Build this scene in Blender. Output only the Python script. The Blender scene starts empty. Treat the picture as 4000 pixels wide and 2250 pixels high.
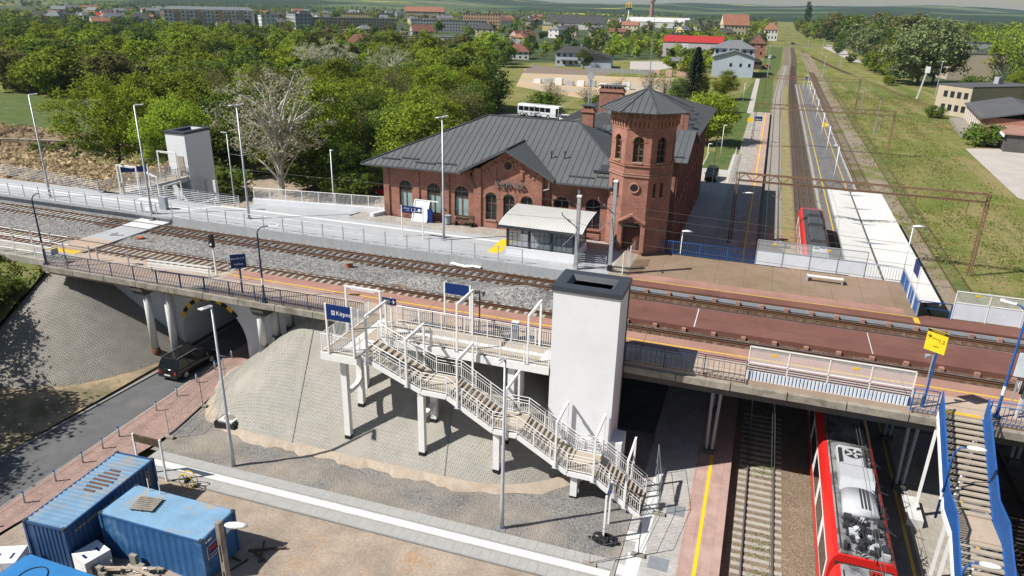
import bpy, math, random
import numpy as np
from mathutils import Vector, Matrix
random.seed(7); rng = np.random.default_rng(7)
R = math.radians
SC = bpy.context.scene
COL = SC.collection

# ------------------------------------------------------------ camera (drone, 26 m above the lower platform)
cam = bpy.data.cameras.new('camera'); cam.sensor_width = 36; cam.lens = 25.52
cam.clip_start = 0.5; cam.clip_end = 30000
camo = bpy.data.objects.new('camera', cam); COL.objects.link(camo)
_y, _p, _r = R(18.65), R(21.30), R(1.34)
_f = Vector((-math.sin(_y) * math.cos(_p), math.cos(_y) * math.cos(_p), -math.sin(_p)))
_rt = Vector((math.cos(_y), math.sin(_y), 0)); _u = _rt.cross(_f)
_a = math.cos(_r) * _rt + math.sin(_r) * _u; _b = -math.sin(_r) * _rt + math.cos(_r) * _u
camo.matrix_world = Matrix(((_a.x, _b.x, -_f.x, 0), (_a.y, _b.y, -_f.y, 0), (_a.z, _b.z, -_f.z, 26.08), (0, 0, 0, 1)))
SC.camera = camo

# ------------------------------------------------------------ sky and sun
SUN_EL, SUN_AZ = R(47), math.atan2(-0.552, -0.834)      # the sun stands towards -x, -y
w = bpy.data.worlds.new('World'); SC.world = w; w.use_nodes = True
nt = w.node_tree; nt.nodes.clear()
sky = nt.nodes.new('ShaderNodeTexSky'); sky.sky_type = 'NISHITA'; sky.sun_disc = False
sky.sun_elevation = SUN_EL; sky.sun_rotation = math.pi / 2 - SUN_AZ
sky.air_density = 1.2; sky.dust_density = 0.8; sky.ozone_density = 1.0; sky.altitude = 200
bg = nt.nodes.new('ShaderNodeBackground'); bg.inputs[1].default_value = 0.055
ow = nt.nodes.new('ShaderNodeOutputWorld')
nt.links.new(sky.outputs[0], bg.inputs[0]); nt.links.new(bg.outputs[0], ow.inputs[0])
sun = bpy.data.lights.new('sun', 'SUN'); sun.energy = 5.0; sun.angle = R(0.53); sun.color = (1.0, 0.96, 0.90)
suno = bpy.data.objects.new('sun', sun); COL.objects.link(suno)
_sd = Vector((math.cos(SUN_EL) * math.cos(SUN_AZ), math.cos(SUN_EL) * math.sin(SUN_AZ), math.sin(SUN_EL)))
suno.rotation_euler = _sd.to_track_quat('Z', 'Y').to_euler(); suno.location = (-30, -20, 60)
SC.view_settings.view_transform = 'Standard'; SC.view_settings.look = 'None'
SC.view_settings.exposure = 0.42; SC.view_settings.gamma = 1; SC.view_settings.use_curve_mapping = False
SC.cycles.max_bounces = 6; SC.cycles.diffuse_bounces = 3; SC.cycles.glossy_bounces = 3
SC.cycles.transparent_max_bounces = 12; SC.cycles.transmission_bounces = 4; SC.cycles.volume_bounces = 0
SC.cycles.use_denoising = True; SC.cycles.caustics_reflective = False; SC.cycles.caustics_refractive = False

# ------------------------------------------------------------ materials
MATS = {}
def nodes(name):
    m = bpy.data.materials.new(name); m.use_nodes = True; n = m.node_tree; n.nodes.clear()
    o = n.nodes.new('ShaderNodeOutputMaterial'); b = n.nodes.new('ShaderNodeBsdfPrincipled')
    n.links.new(b.outputs[0], o.inputs[0]); MATS[name] = m
    return m, n, b
def N(n, t, **kw):
    x = n.nodes.new(t)
    for k, v in kw.items():
        if k in x.inputs: x.inputs[k].default_value = v
        else: setattr(x, k, v)
    return x
def c4(c): return (c[0], c[1], c[2], 1)
def mul(c, k): return tuple(min(1, x * k) for x in c)
def pos(n, scale=None):
    g = n.nodes.new('ShaderNodeNewGeometry')
    if scale is None: return g.outputs['Position']
    v = N(n, 'ShaderNodeVectorMath', operation='MULTIPLY'); v.inputs[1].default_value = scale
    n.links.new(g.outputs['Position'], v.inputs[0]); return v.outputs[0]
def noise(n, vec, scale, detail=5, rough=.6, dist=0):
    x = N(n, 'ShaderNodeTexNoise', Scale=scale, Detail=detail, Roughness=rough, Distortion=dist); n.links.new(vec, x.inputs['Vector']); return x.outputs['Fac']
def ramp(n, fac, stops):
    r = n.nodes.new('ShaderNodeValToRGB'); e = r.color_ramp.elements
    while len(e) < len(stops): e.new(0.5)
    for k, (p_, c) in zip(e, stops): k.position = p_; k.color = c4(c) if len(c) == 3 else c
    n.links.new(fac, r.inputs[0]); return r.outputs[0]
def mix(n, fac, a, b, mode='MIX'):
    x = N(n, 'ShaderNodeMix', data_type='RGBA', blend_type=mode)
    for i, s in ((0, fac), (6, a), (7, b)):
        if hasattr(s, 'node'): n.links.new(s, x.inputs[i])
        else: x.inputs[i].default_value = s if i == 0 else c4(s)
    return x.outputs[2]
def bump(n, b, h, strength=.4, dist=.02):
    x = N(n, 'ShaderNodeBump', Strength=strength, Distance=dist); n.links.new(h, x.inputs['Height']); n.links.new(x.outputs[0], b.inputs['Normal'])
def M(name, col, rough=.8, var=.18, scale=2.0, fine=.12, bumpk=0, metal=0, spec=.3, col2=None, c2at=(.5, .68), aniso=None):
    """plain weathered surface: two octaves of noise on the base colour, optional stains of a second colour"""
    m, n, b = nodes(name); P = pos(n, aniso)
    c = ramp(n, noise(n, P, scale, 6, .62), [(.28, mul(col, 1 - var)), (.72, mul(col, 1 + var))])
    if col2: c = mix(n, ramp(n, noise(n, P, scale * .6, 8, .7, .6), [(c2at[0], (0, 0, 0)), (c2at[1], (1, 1, 1))]), c, col2)
    if fine:
        f = noise(n, P, scale * 14, 3, .6)
        c = mix(n, 1.0, c, ramp(n, f, [(.3, (1 - fine,) * 3), (.7, (1, 1, 1))]), 'MULTIPLY')
        if bumpk: bump(n, b, f, bumpk)
    n.links.new(c, b.inputs['Base Color'])
    b.inputs['Roughness'].default_value = rough; b.inputs['Metallic'].default_value = metal; b.inputs['Specular IOR Level'].default_value = spec
    return m
def gravel(name, cols, cell=.1, dirt=None, bumpk=.9, patch=.5, plo=.45, phi=.6):
    """loose stones: cells of different greys with relief"""
    m, n, b = nodes(name); P = pos(n)
    v = N(n, 'ShaderNodeTexVoronoi', Scale=1 / cell); n.links.new(P, v.inputs['Vector'])
    sep = n.nodes.new('ShaderNodeSeparateColor'); n.links.new(v.outputs['Color'], sep.inputs[0])
    c = ramp(n, sep.outputs[0], [(i / (len(cols) - 1), k) for i, k in enumerate(cols)])
    if dirt: c = mix(n, ramp(n, noise(n, P, patch, 7, .65), [(plo, (0, 0, 0)), (phi, (1, 1, 1))]), c, dirt)
    c = mix(n, 1.0, c, ramp(n, noise(n, P, .35, 4), [(.3, (.82, .82, .82)), (.7, (1.12, 1.12, 1.12))]), 'MULTIPLY')
    n.links.new(c, b.inputs['Base Color']); bump(n, b, v.outputs['Distance'], bumpk, cell * .6)
    b.inputs['Roughness'].default_value = .9; b.inputs['Specular IOR Level'].default_value = .2
    return m
def paving(name, col, u=.4, v=.2, axes='XY', joint=.012, var=.12, stain=None, jcol=.6):
    m, n, b = nodes(name); g = n.nodes.new('ShaderNodeNewGeometry'); s = n.nodes.new('ShaderNodeSeparateXYZ'); n.links.new(g.outputs['Position'], s.inputs[0])
    cm = n.nodes.new('ShaderNodeCombineXYZ'); n.links.new(s.outputs[axes[0]], cm.inputs[0]); n.links.new(s.outputs[axes[1]], cm.inputs[1])
    br = N(n, 'ShaderNodeTexBrick', Scale=1.0); br.inputs['Brick Width'].default_value = u; br.inputs['Row Height'].default_value = v
    br.inputs['Mortar Size'].default_value = joint; br.inputs['Color1'].default_value = c4(mul(col, 1 - var)); br.inputs['Color2'].default_value = c4(mul(col, 1 + var)); br.inputs['Mortar'].default_value = c4(mul(col, jcol))
    n.links.new(cm.outputs[0], br.inputs['Vector'])
    c = mix(n, 1.0, br.outputs['Color'], ramp(n, noise(n, g.outputs['Position'], 1.1, 6, .65), [(.3, (.8, .8, .8)), (.7, (1.12, 1.12, 1.12))]), 'MULTIPLY')
    if stain: c = mix(n, ramp(n, noise(n, g.outputs['Position'], .5, 8, .7, .4), [(.48, (0, 0, 0)), (.64, (.75, .75, .75))]), c, stain)
    n.links.new(c, b.inputs['Base Color']); b.inputs['Roughness'].default_value = .85; b.inputs['Specular IOR Level'].default_value = .25
    bump(n, b, br.outputs['Fac'], -.25, .01)
    return m
def brick(name, c1, c2, mortar, soot=.35):
    """brickwork on any upright wall: courses follow z, stretchers follow the wall"""
    m, n, b = nodes(name); g = n.nodes.new('ShaderNodeNewGeometry')
    s = n.nodes.new('ShaderNodeSeparateXYZ'); n.links.new(g.outputs['Position'], s.inputs[0])
    sn = n.nodes.new('ShaderNodeSeparateXYZ'); n.links.new(g.outputs['Normal'], sn.inputs[0])
    a1 = N(n, 'ShaderNodeMath', operation='MULTIPLY'); n.links.new(s.outputs['X'], a1.inputs[0]); n.links.new(sn.outputs['Y'], a1.inputs[1])
    a2 = N(n, 'ShaderNodeMath', operation='MULTIPLY'); n.links.new(s.outputs['Y'], a2.inputs[0]); n.links.new(sn.outputs['X'], a2.inputs[1])
    a3 = N(n, 'ShaderNodeMath', operation='SUBTRACT'); n.links.new(a1.outputs[0], a3.inputs[0]); n.links.new(a2.outputs[0], a3.inputs[1])
    cm = n.nodes.new('ShaderNodeCombineXYZ'); n.links.new(a3.outputs[0], cm.inputs[0]); n.links.new(s.outputs['Z'], cm.inputs[1])
    br = N(n, 'ShaderNodeTexBrick', Scale=1.0); br.inputs['Brick Width'].default_value = .27; br.inputs['Row Height'].default_value = .078; br.inputs['Mortar Size'].default_value = .007
    br.inputs['Color1'].default_value = c4(c1); br.inputs['Color2'].default_value = c4(c2); br.inputs['Mortar'].default_value = c4(mortar); br.inputs['Bias'].default_value = -.1
    n.links.new(cm.outputs[0], br.inputs['Vector'])
    c = mix(n, 1.0, br.outputs['Color'], ramp(n, noise(n, g.outputs['Position'], .9, 7, .7), [(.3, (1 - soot,) * 3), (.68, (1.15, 1.12, 1.1))]), 'MULTIPLY')
    c = mix(n, ramp(n, noise(n, g.outputs['Position'], 3.0, 6, .7), [(.6, (0, 0, 0)), (.75, (.5, .5, .5))]), c, mul(c2, 1.35))
    n.links.new(c, b.inputs['Base Color']); bump(n, b, br.outputs['Fac'], -.3, .01); b.inputs['Roughness'].default_value = .88; b.inputs['Specular IOR Level'].default_value = .2
    return m
def leafmat(name, col, trans=.3, hue=.010, val=.38):
    m = bpy.data.materials.new(name); m.use_nodes = True; n = m.node_tree; n.nodes.clear(); MATS[name] = m
    o = n.nodes.new('ShaderNodeOutputMaterial'); oi = n.nodes.new('ShaderNodeObjectInfo')
    g = n.nodes.new('ShaderNodeNewGeometry')
    h = N(n, 'ShaderNodeHueSaturation'); h.inputs['Color'].default_value = c4(col)
    mr = N(n, 'ShaderNodeMapRange'); mr.inputs['To Min'].default_value = .5 - hue; mr.inputs['To Max'].default_value = .5 + hue; n.links.new(oi.outputs['Random'], mr.inputs[0]); n.links.new(mr.outputs[0], h.inputs['Hue'])
    # leaf to leaf and clump to clump brightness of the leaf colour itself
    ri = N(n, 'ShaderNodeMapRange'); ri.inputs['To Min'].default_value = 1 - val; ri.inputs['To Max'].default_value = 1 + val; n.links.new(g.outputs['Random Per Island'], ri.inputs[0])
    mr2 = N(n, 'ShaderNodeMath', operation='MULTIPLY_ADD'); n.links.new(oi.outputs['Random'], mr2.inputs[0]); mr2.inputs[1].default_value = .5; mr2.inputs[2].default_value = .75
    mm = N(n, 'ShaderNodeMath', operation='MULTIPLY'); n.links.new(ri.outputs[0], mm.inputs[0]); n.links.new(mr2.outputs[0], mm.inputs[1]); n.links.new(mm.outputs[0], h.inputs['Value'])
    d = n.nodes.new('ShaderNodeBsdfDiffuse'); t = n.nodes.new('ShaderNodeBsdfTranslucent'); x = N(n, 'ShaderNodeMixShader', Fac=trans)
    n.links.new(h.outputs[0], d.inputs[0]); n.links.new(h.outputs[0], t.inputs[0]); n.links.new(d.outputs[0], x.inputs[1]); n.links.new(t.outputs[0], x.inputs[2]); n.links.new(x.outputs[0], o.inputs[0])
    return m
def glass(name, col, rough=.08, alpha=1.0, metal=0):
    m, n, b = nodes(name); b.inputs['Base Color'].default_value = c4(col); b.inputs['Roughness'].default_value = rough; b.inputs['Specular IOR Level'].default_value = .5; b.inputs['Alpha'].default_value = alpha; b.inputs['Metallic'].default_value = metal
    return m

# ------------------------------------------------------------ mesh helpers
WO = {}                                    # world origin of every object made here
class MB:
    """collects shapes in world coordinates; build() links them as ONE mesh object"""
    def __init__(s): s.v = []; s.f = []
    def add(s, vs, fs):
        k = len(s.v); s.v.extend([tuple(p) for p in vs]); s.f.extend([tuple(i + k for i in q) for q in fs]); return s
    def box(s, x0, x1, y0, y1, z0, z1):
        return s.add([(x, y, z) for z in (z0, z1) for y in (y0, y1) for x in (x0, x1)], [(0, 2, 3, 1), (4, 5, 7, 6), (0, 1, 5, 4), (2, 6, 7, 3), (0, 4, 6, 2), (1, 3, 7, 5)])
    def quad(s, a, b, c, d): return s.add([a, b, c, d], [(0, 1, 2, 3)])
    def bar(s, p, q, wd, ht=None, up=(0, 0, 1)):
        p = Vector(p); q = Vector(q); d = (q - p).normalized(); ht = ht or wd
        sd = d.cross(Vector(up)); sd = sd.normalized() if sd.length > 1e-4 else Vector((1, 0, 0)); u = sd.cross(d)
        a = sd * wd / 2; b = u * ht / 2
        return s.add([p - a - b, p + a - b, p + a + b, p - a + b, q - a - b, q + a - b, q + a + b, q - a + b], [(0, 3, 2, 1), (4, 5, 6, 7), (0, 1, 5, 4), (1, 2, 6, 5), (2, 3, 7, 6), (3, 0, 4, 7)])
    def cyl(s, p, q, r, r2=None, n=8):
        p = Vector(p); q = Vector(q); d = (q - p).normalized(); r2 = r if r2 is None else r2
        a = d.cross(Vector((0, 0, 1))); a = a.normalized() if a.length > 1e-3 else Vector((1, 0, 0)); b = d.cross(a)
        vs = [c + (a * math.cos(t) + b * math.sin(t)) * k for c, k in ((p, r), (q, r2)) for t in [2 * math.pi * i / n for i in range(n)]]
        return s.add(vs, [(i, (i + 1) % n, n + (i + 1) % n, n + i) for i in range(n)] + [tuple(range(n))[::-1], tuple(range(n, 2 * n))])
    def tube(s, pts, r, n=6):
        pts = [Vector(p) for p in pts]; rr = r if isinstance(r, (list, tuple)) else [r] * len(pts); vs = []; fs = []
        for i, p in enumerate(pts):
            d = (pts[min(i + 1, len(pts) - 1)] - pts[max(i - 1, 0)]).normalized()
            a = d.cross(Vector((.13, .29, 1))); a = a.normalized() if a.length > 1e-3 else Vector((1, 0, 0)); b = d.cross(a)
            vs += [p + (a * math.cos(2 * math.pi * k / n) + b * math.sin(2 * math.pi * k / n)) * rr[i] for k in range(n)]
        for i in range(len(pts) - 1): fs += [(i * n + k, i * n + (k + 1) % n, (i + 1) * n + (k + 1) % n, (i + 1) * n + k) for k in range(n)]
        fs += [tuple(range(n))[::-1], tuple(range((len(pts) - 1) * n, len(pts) * n))]
        return s.add(vs, fs)
    def prism(s, poly, lo, hi, ax='z'):
        """polygon extruded along an axis: z -> (x,y), y -> (x,z), x -> (y,z)"""
        def P(a, b, t): return {'z': (a, b, t), 'y': (a, t, b), 'x': (t, a, b)}[ax]
        n = len(poly); vs = [P(a, b, lo) for a, b in poly] + [P(a, b, hi) for a, b in poly]
        return s.add(vs, [tuple(range(n))[::-1], tuple(range(n, 2 * n))] + [(i, (i + 1) % n, n + (i + 1) % n, n + i) for i in range(n)])
    def sheet(s, poly, z): return s.add([(a, b, z) if not hasattr(z, '__call__') else (a, b, z(a, b)) for a, b in poly], [tuple(range(len(poly)))])
    def grid(s, xs, ys, zf):
        n = len(xs); return s.add([(x, y, zf(x, y)) for y in ys for x in xs], [(j * n + i, j * n + i + 1, (j + 1) * n + i + 1, (j + 1) * n + i) for j in range(len(ys) - 1) for i in range(n - 1)])
    def mesh(s, name, mat, off=(0, 0, 0), smooth=False):
        me = bpy.data.meshes.new(name); a = np.array(s.v, dtype=float) - np.array(off)
        me.from_pydata(a.tolist(), [], s.f)
        me.materials.append(MATS[mat] if isinstance(mat, str) else mat)
        if smooth: me.polygons.foreach_set('use_smooth', [True] * len(me.polygons))
        return me
    def build(s, name, mat, parent=None, smooth=False):
        if parent is not None: off = WO[parent.name]
        else:
            a = np.array(s.v); lo = a.min(0); hi = a.max(0); off = ((lo[0] + hi[0]) / 2, (lo[1] + hi[1]) / 2, lo[2])
        o = bpy.data.objects.new(name, s.mesh(name, mat, off, smooth)); COL.objects.link(o)
        if parent is not None: o.parent = parent; WO[o.name] = off
        else: o.location = off; WO[o.name] = tuple(off)
        return o
def tag(o, label, cat, group=None):
    o['label'] = label; o['category'] = cat
    if group: o['group'] = group
    return o
def struct(o, kind='structure'): o['kind'] = kind; return o
def thing(name, label, cat, loc, group=None):
    o = bpy.data.objects.new(name, None); COL.objects.link(o); o.location = loc; o.empty_display_size = .3; WO[o.name] = tuple(loc)
    return tag(o, label, cat, group)
def piece(name, me, parent, loc, rz=0, rot=None, scale=None):
    """a part that shares its mesh with its like; loc is in world coordinates"""
    o = bpy.data.objects.new(name, me); COL.objects.link(o); o.parent = parent; w_ = WO[parent.name]
    o.location = (loc[0] - w_[0], loc[1] - w_[1], loc[2] - w_[2]); o.rotation_euler = rot or (0, 0, rz)
    if scale: o.scale = scale
    WO[o.name] = tuple(loc); return o
def kids(o, _c={}):
    return [c for c in bpy.data.objects if c.parent == o]
def copy_thing(root, loc, rz=0, label=None, group=None, parts=None, scale=None):
    r = root.copy(); COL.objects.link(r); r.location = loc; r.rotation_euler = (0, 0, rz); WO[r.name] = tuple(loc)
    if scale: r.scale = scale if hasattr(scale, '__len__') else (scale,) * 3
    if label: r['label'] = label
    if group: r['group'] = group
    for ch, subs in parts:
        c = ch.copy(); COL.objects.link(c); c.parent = r
        for sb in subs:
            d = sb.copy(); COL.objects.link(d); d.parent = c
    return r
def tree_parts(root): return [(c, kids(c)) for c in kids(root)]
def text(name, s, size, origin, xdir, ydir, mat, parent, extrude=.004, align='LEFT', spacing=1.0):
    cu = bpy.data.curves.new(name, 'FONT'); cu.body = s; cu.size = size; cu.extrude = extrude; cu.align_x = align; cu.space_character = spacing; cu.resolution_u = 2
    t = bpy.data.objects.new(name, cu); COL.objects.link(t)
    me = bpy.data.meshes.new_from_object(t.evaluated_get(bpy.context.evaluated_depsgraph_get())); bpy.data.objects.remove(t); bpy.data.curves.remove(cu)
    me.materials.clear(); me.materials.append(MATS[mat])
    o = bpy.data.objects.new(name, me); COL.objects.link(o); x = Vector(xdir).normalized(); y = Vector(ydir).normalized(); z = x.cross(y)
    w_ = WO[parent.name]; o.parent = parent
    o.matrix_local = Matrix(((x.x, y.x, z.x, origin[0] - w_[0]), (x.y, y.y, z.y, origin[1] - w_[1]), (x.z, y.z, z.z, origin[2] - w_[2]), (0, 0, 0, 1)))
    WO[o.name] = tuple(origin); return o
def lerp(a, b, t): return a + (b - a) * t
HAZE = 0.000055
# ------------------------------------------------------------ the palette of the place
M('new_concrete', (.40, .41, .42), .85, .08, .8, .08, col2=(.33, .34, .35), c2at=(.52, .75))
M('pale_concrete', (.60, .60, .59), .85, .1, 1.2, .1)
M('old_concrete', (.33, .30, .25), .9, .25, 1.5, .25, .3, col2=(.16, .14, .11))
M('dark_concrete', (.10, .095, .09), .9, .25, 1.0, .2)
M('white_paint', (.80, .80, .79), .5, .05, 2, .05)
M('white_wall', (.74, .75, .77), .75, .05, .5, .04, col2=(.64, .65, .67), c2at=(.55, .85))
M('tunnel_paint', (.66, .69, .74), .75, .07, .6, .05, col2=(.52, .55, .6), c2at=(.55, .8))
M('anthracite', (.045, .052, .065), .42, .12, 1.5, .06, spec=.4)
M('galvanised', (.48, .50, .53), .42, .12, 4, .08, metal=.35)
M('galv_dark', (.30, .32, .34), .5, .12, 4, .08, metal=.3)
M('tread_concrete', (.40, .34, .27), .85, .12, 2, .12)
M('grating', (.30, .29, .27), .7, .1, 4, .1)
M('asphalt', (.125, .125, .128), .9, .14, .7, .14, .25, col2=(.165, .16, .155), c2at=(.5, .7))
M('kerb_stone', (.32, .31, .29), .85, .15, 2, .15)
M('red_rust', (.16, .07, .035), .85, .3, 5, .25)
M('rail_side', (.13, .065, .035), .75, .25, 6, .2)
M('rail_head', (.50, .50, .50), .28, .08, 5, .05, metal=.8)
M('wood_sleeper', (.10, .065, .045), .9, .3, 3, .3, .3, col2=(.22, .16, .11), c2at=(.55, .7))
M('concrete_sleeper', (.40, .37, .32), .9, .15, 3, .15)
gravel('ballast_grey', [(.07, .07, .07), (.20, .195, .19), (.30, .29, .28), (.13, .125, .12), (.40, .39, .37), (.23, .22, .21)], .11, (.13, .085, .05), patch=.35, plo=.60, phi=.72)
gravel('ballast_brown', [(.05, .03, .02), (.15, .095, .06), (.22, .15, .10), (.09, .055, .035), (.28, .21, .15)], .10, (.10, .06, .04), patch=.6)
gravel('ballast_field', [(.14, .10, .07), (.24, .19, .13), (.20, .15, .10), (.30, .25, .18), (.17, .13, .08)], .12, (.20, .19, .07), patch=.25, plo=.5, phi=.62)
gravel('crushed_stone', [(.10, .10, .10), (.20, .195, .185), (.25, .24, .225), (.15, .145, .14), (.31, .30, .28)], .07, (.29, .255, .215), patch=.22, plo=.44, phi=.6)
M('dirt', (.375, .305, .24), .95, .25, .55, .3, .6, col2=(.43, .27, .15), c2at=(.56, .7))
M('sand', (.43, .36, .285), .95, .14, .7, .2, .5, col2=(.36, .28, .21))
M('sand_lot', (.50, .36, .20), .95, .12, .06, .1, col2=(.42, .37, .30), c2at=(.42, .6))
M('lot_concrete', (.46, .42, .38), .9, .1, .2, .1)
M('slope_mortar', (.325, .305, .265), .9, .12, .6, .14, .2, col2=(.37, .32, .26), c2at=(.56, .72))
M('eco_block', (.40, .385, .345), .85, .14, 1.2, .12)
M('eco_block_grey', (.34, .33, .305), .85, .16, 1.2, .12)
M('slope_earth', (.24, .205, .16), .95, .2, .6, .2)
paving('red_paving', (.345, .235, .20), .21, .105, 'XY', .008, .12)
paving('grey_paving', (.44, .425, .40), .2, .1, 'XY', .008, .1)
paving('old_slabs', (.38, .35, .31), .5, .5, 'XY', .015, .1, stain=(.30, .27, .22))
paving('plat_red', (.42, .285, .245), 1.0, .5, 'YX', .008, .08, stain=(.43, .31, .27))
M('slab_grey', (.37, .365, .35), .85, .1, 2.5, .1)
M('slab_white', (.66, .66, .64), .8, .06, 2, .06)
M('yellow_line', (.66, .44, .05), .75, .18, 5, .2, col2=(.46, .33, .16), c2at=(.58, .74))
M('yellow_paint', (.78, .53, .02), .6, .05, 3, .05)
M('black_paint', (.02, .02, .022), .5, .1, 3, .05)
M('deck_tan', (.44, .34, .265), .85, .14, .5, .12, col2=(.50, .40, .32), c2at=(.5, .7))
M('deck_pink', (.36, .20, .155), .8, .16, .6, .12, col2=(.46, .29, .23), c2at=(.55, .75))
M('deck_oxblood', (.175, .078, .06), .75, .16, .5, .12, col2=(.215, .105, .08), c2at=(.5, .7))
M('deck_brown', (.235, .172, .105), .8, .2, .25, .14, col2=(.30, .205, .15), c2at=(.42, .62))
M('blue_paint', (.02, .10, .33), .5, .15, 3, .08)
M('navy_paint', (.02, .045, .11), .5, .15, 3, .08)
M('sign_navy', (.008, .028, .145), .4, .05, 2, .03)
M('grey_steel', (.33, .36, .40), .55, .12, 3, .08)
M('rusty_steel', (.21, .125, .075), .8, .3, 4, .25, col2=(.34, .27, .2), c2at=(.55, .7))
M('wire', (.16, .17, .14), .5, .1, 3, .05, metal=.5)
M('plastic_white', (.78, .78, .78), .35, .03, 2, .03)
M('rubber', (.018, .018, .018), .7, .2, 4, .1)
glass('window_glass', (.018, .024, .030), .06)
glass('car_glass', (.012, .015, .018), .04)
glass('clear_pane', (.75, .78, .80), .05, .22)
glass('shelter_pane', (.25, .30, .34), .05, .45)
M('frosted_panel', (.66, .70, .76), .5, .08, 1.2, .05, col2=(.56, .60, .66))

def clamp(v, a, b): return max(a, min(b, v))
def zg(x, y=0): return .33 * clamp((x + 32) / 28, 0, 1)        # the forecourt rises gently towards the platform

# ------------------------------------------------------------ ground to the horizon
m, n, b = nodes('field_grass'); P = pos(n)
c = ramp(n, noise(n, P, .11, 8, .68), [(.28, (.10, .145, .028)), (.46, (.16, .175, .045)), (.6, (.235, .20, .08)), (.74, (.31, .235, .125))])
c = mix(n, ramp(n, noise(n, P, .9, 5, .7), [(.5, (0, 0, 0)), (.7, (.7, .7, .7))]), c, (.095, .15, .024))
c = mix(n, ramp(n, noise(n, P, .018, 4, .5), [(.5, (0, 0, 0)), (.62, (.6, .6, .6))]), c, (.095, .135, .028))
c = mix(n, ramp(n, noise(n, pos(n, (1, .1, 1)), .22, 7, .72, .3), [(.50, (0, 0, 0)), (.64, (.85, .85, .85))]), c, (.27, .22, .105))
c = mix(n, ramp(n, noise(n, pos(n, (1, .35, 1)), .35, 8, .75), [(.56, (0, 0, 0)), (.68, (.8, .8, .8))]), c, (.07, .11, .02))
c = mix(n, ramp(n, noise(n, P, .6, 8, .78), [(.60, (0, 0, 0)), (.70, (.7, .7, .7))]), c, (.36, .29, .19))
n.links.new(c, b.inputs['Base Color']); b.inputs['Roughness'].default_value = .95; b.inputs['Specular IOR Level'].default_value = .1
bump(n, b, noise(n, P, 5, 4, .7), .8, .12)
xs = sorted(set([-9000, -4000, -2000, -1000, -600] + list(range(-400, 401, 40)) + [600, 1000, 2000, 4000, 9000])); ys = sorted(set([-800, -300, -100] + list(range(-60, 901, 40)) + [1200, 2000, 4000, 9000]))
struct(MB().grid(xs, ys, lambda x, y: -.35).build('ground', 'field_grass'))

# hills on the horizon: fields, woods and rape
m, n, b = nodes('far_fields'); P = pos(n, (1, 1, 0))
c = ramp(n, noise(n, P, .0011, 4, .55), [(.40, (.028, .045, .022)), (.52, (.035, .055, .025)), (.545, (.085, .12, .05)), (.62, (.11, .14, .06)), (.66, (.20, .18, .11)), (.70, (.06, .09, .04))])
c = mix(n, ramp(n, noise(n, pos(n, (1, 3, 0)), .0009, 3, .5), [(.66, (0, 0, 0)), (.68, (1, 1, 1))]), c, (.55, .45, .05))
n.links.new(c, b.inputs['Base Color']); b.inputs['Roughness'].default_value = 1; b.inputs['Specular IOR Level'].default_value = 0
mb = MB(); rs = [1500, 2200, 2800, 3400, 4000, 4700, 5500, 6400, 7500]; th = [R(60 + 1.1 * i) for i in range(86)]
def hill(r_, t):
    k = clamp((r_ - 1900) / 4200, 0, 1); k = k * k * (3 - 2 * k)
    return -1.5 + k * (66 + 13 * math.sin(t * 9 + 1.3) + 9 * math.sin(t * 23 + r_ * .0012) + 5 * math.sin(t * 47 + r_ * .002)) * (1.0 + .25 * (t - 1.6)) * (1 if r_ < 7000 else .6)
nn = len(th)
mb.add([(r_ * math.cos(t), r_ * math.sin(t), hill(r_, t)) for r_ in rs for t in th], [(j * nn + i, j * nn + i + 1, (j + 1) * nn + i + 1, (j + 1) * nn + i) for j in range(len(rs) - 1) for i in range(nn - 1)])
struct(mb.build('hills', 'far_fields', smooth=True))

# ------------------------------------------------------------ lower level: street, pavement, forecourt
K = [(-40.75, 5), (-40.6, 25), (-40.1, 37.3), (-40.6, 41.4), (-40.6, 75)]          # left kerb line
Q = [(-36.0, 5), (-36.3, 22), (-36.75, 33), (-37.1, 39), (-37.15, 41.4), (-37.15, 75)]  # right kerb line
V = [(-35.5, 5), (-34.45, 20), (-33.05, 30), (-33.7, 34), (-34.35, 37.4), (-35.25, 41.4), (-35.3, 75)]  # pavement back edge
def line_x(L, y):
    for (x0, y0), (x1, y1) in zip(L, L[1:]):
        if y0 <= y <= y1: return lerp(x0, x1, (y - y0) / (y1 - y0))
    return L[0][0] if y < L[0][1] else L[-1][0]
YS = [5 + 2.0 * i for i in range(36)]
def strip(La, Lb, za, zb, ys_=YS):
    mb = MB(); vs = []
    for y in ys_: vs += [(line_x(La, y), y, za), (line_x(Lb, y), y, zb)]
    return mb.add(vs, [(2 * i, 2 * i + 1, 2 * i + 3, 2 * i + 2) for i in range(len(ys_) - 1)])
struct(strip(K, Q, 0.0, 0.0).build('road', 'asphalt'))
struct(strip([(x + .12, y) for x, y in Q], V, .12, .12).build('pavement', 'red_paving'))
kb = thing('street_kerb', 'grey stone kerb between asphalt street and red pavement', 'kerb', (-36.5, 25, 0)); kb['kind'] = 'structure'
kl = thing('street_kerb', 'dark low kerb between asphalt street and earth verge', 'kerb', (-40.5, 25, 0)); kl['kind'] = 'structure'
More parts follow.
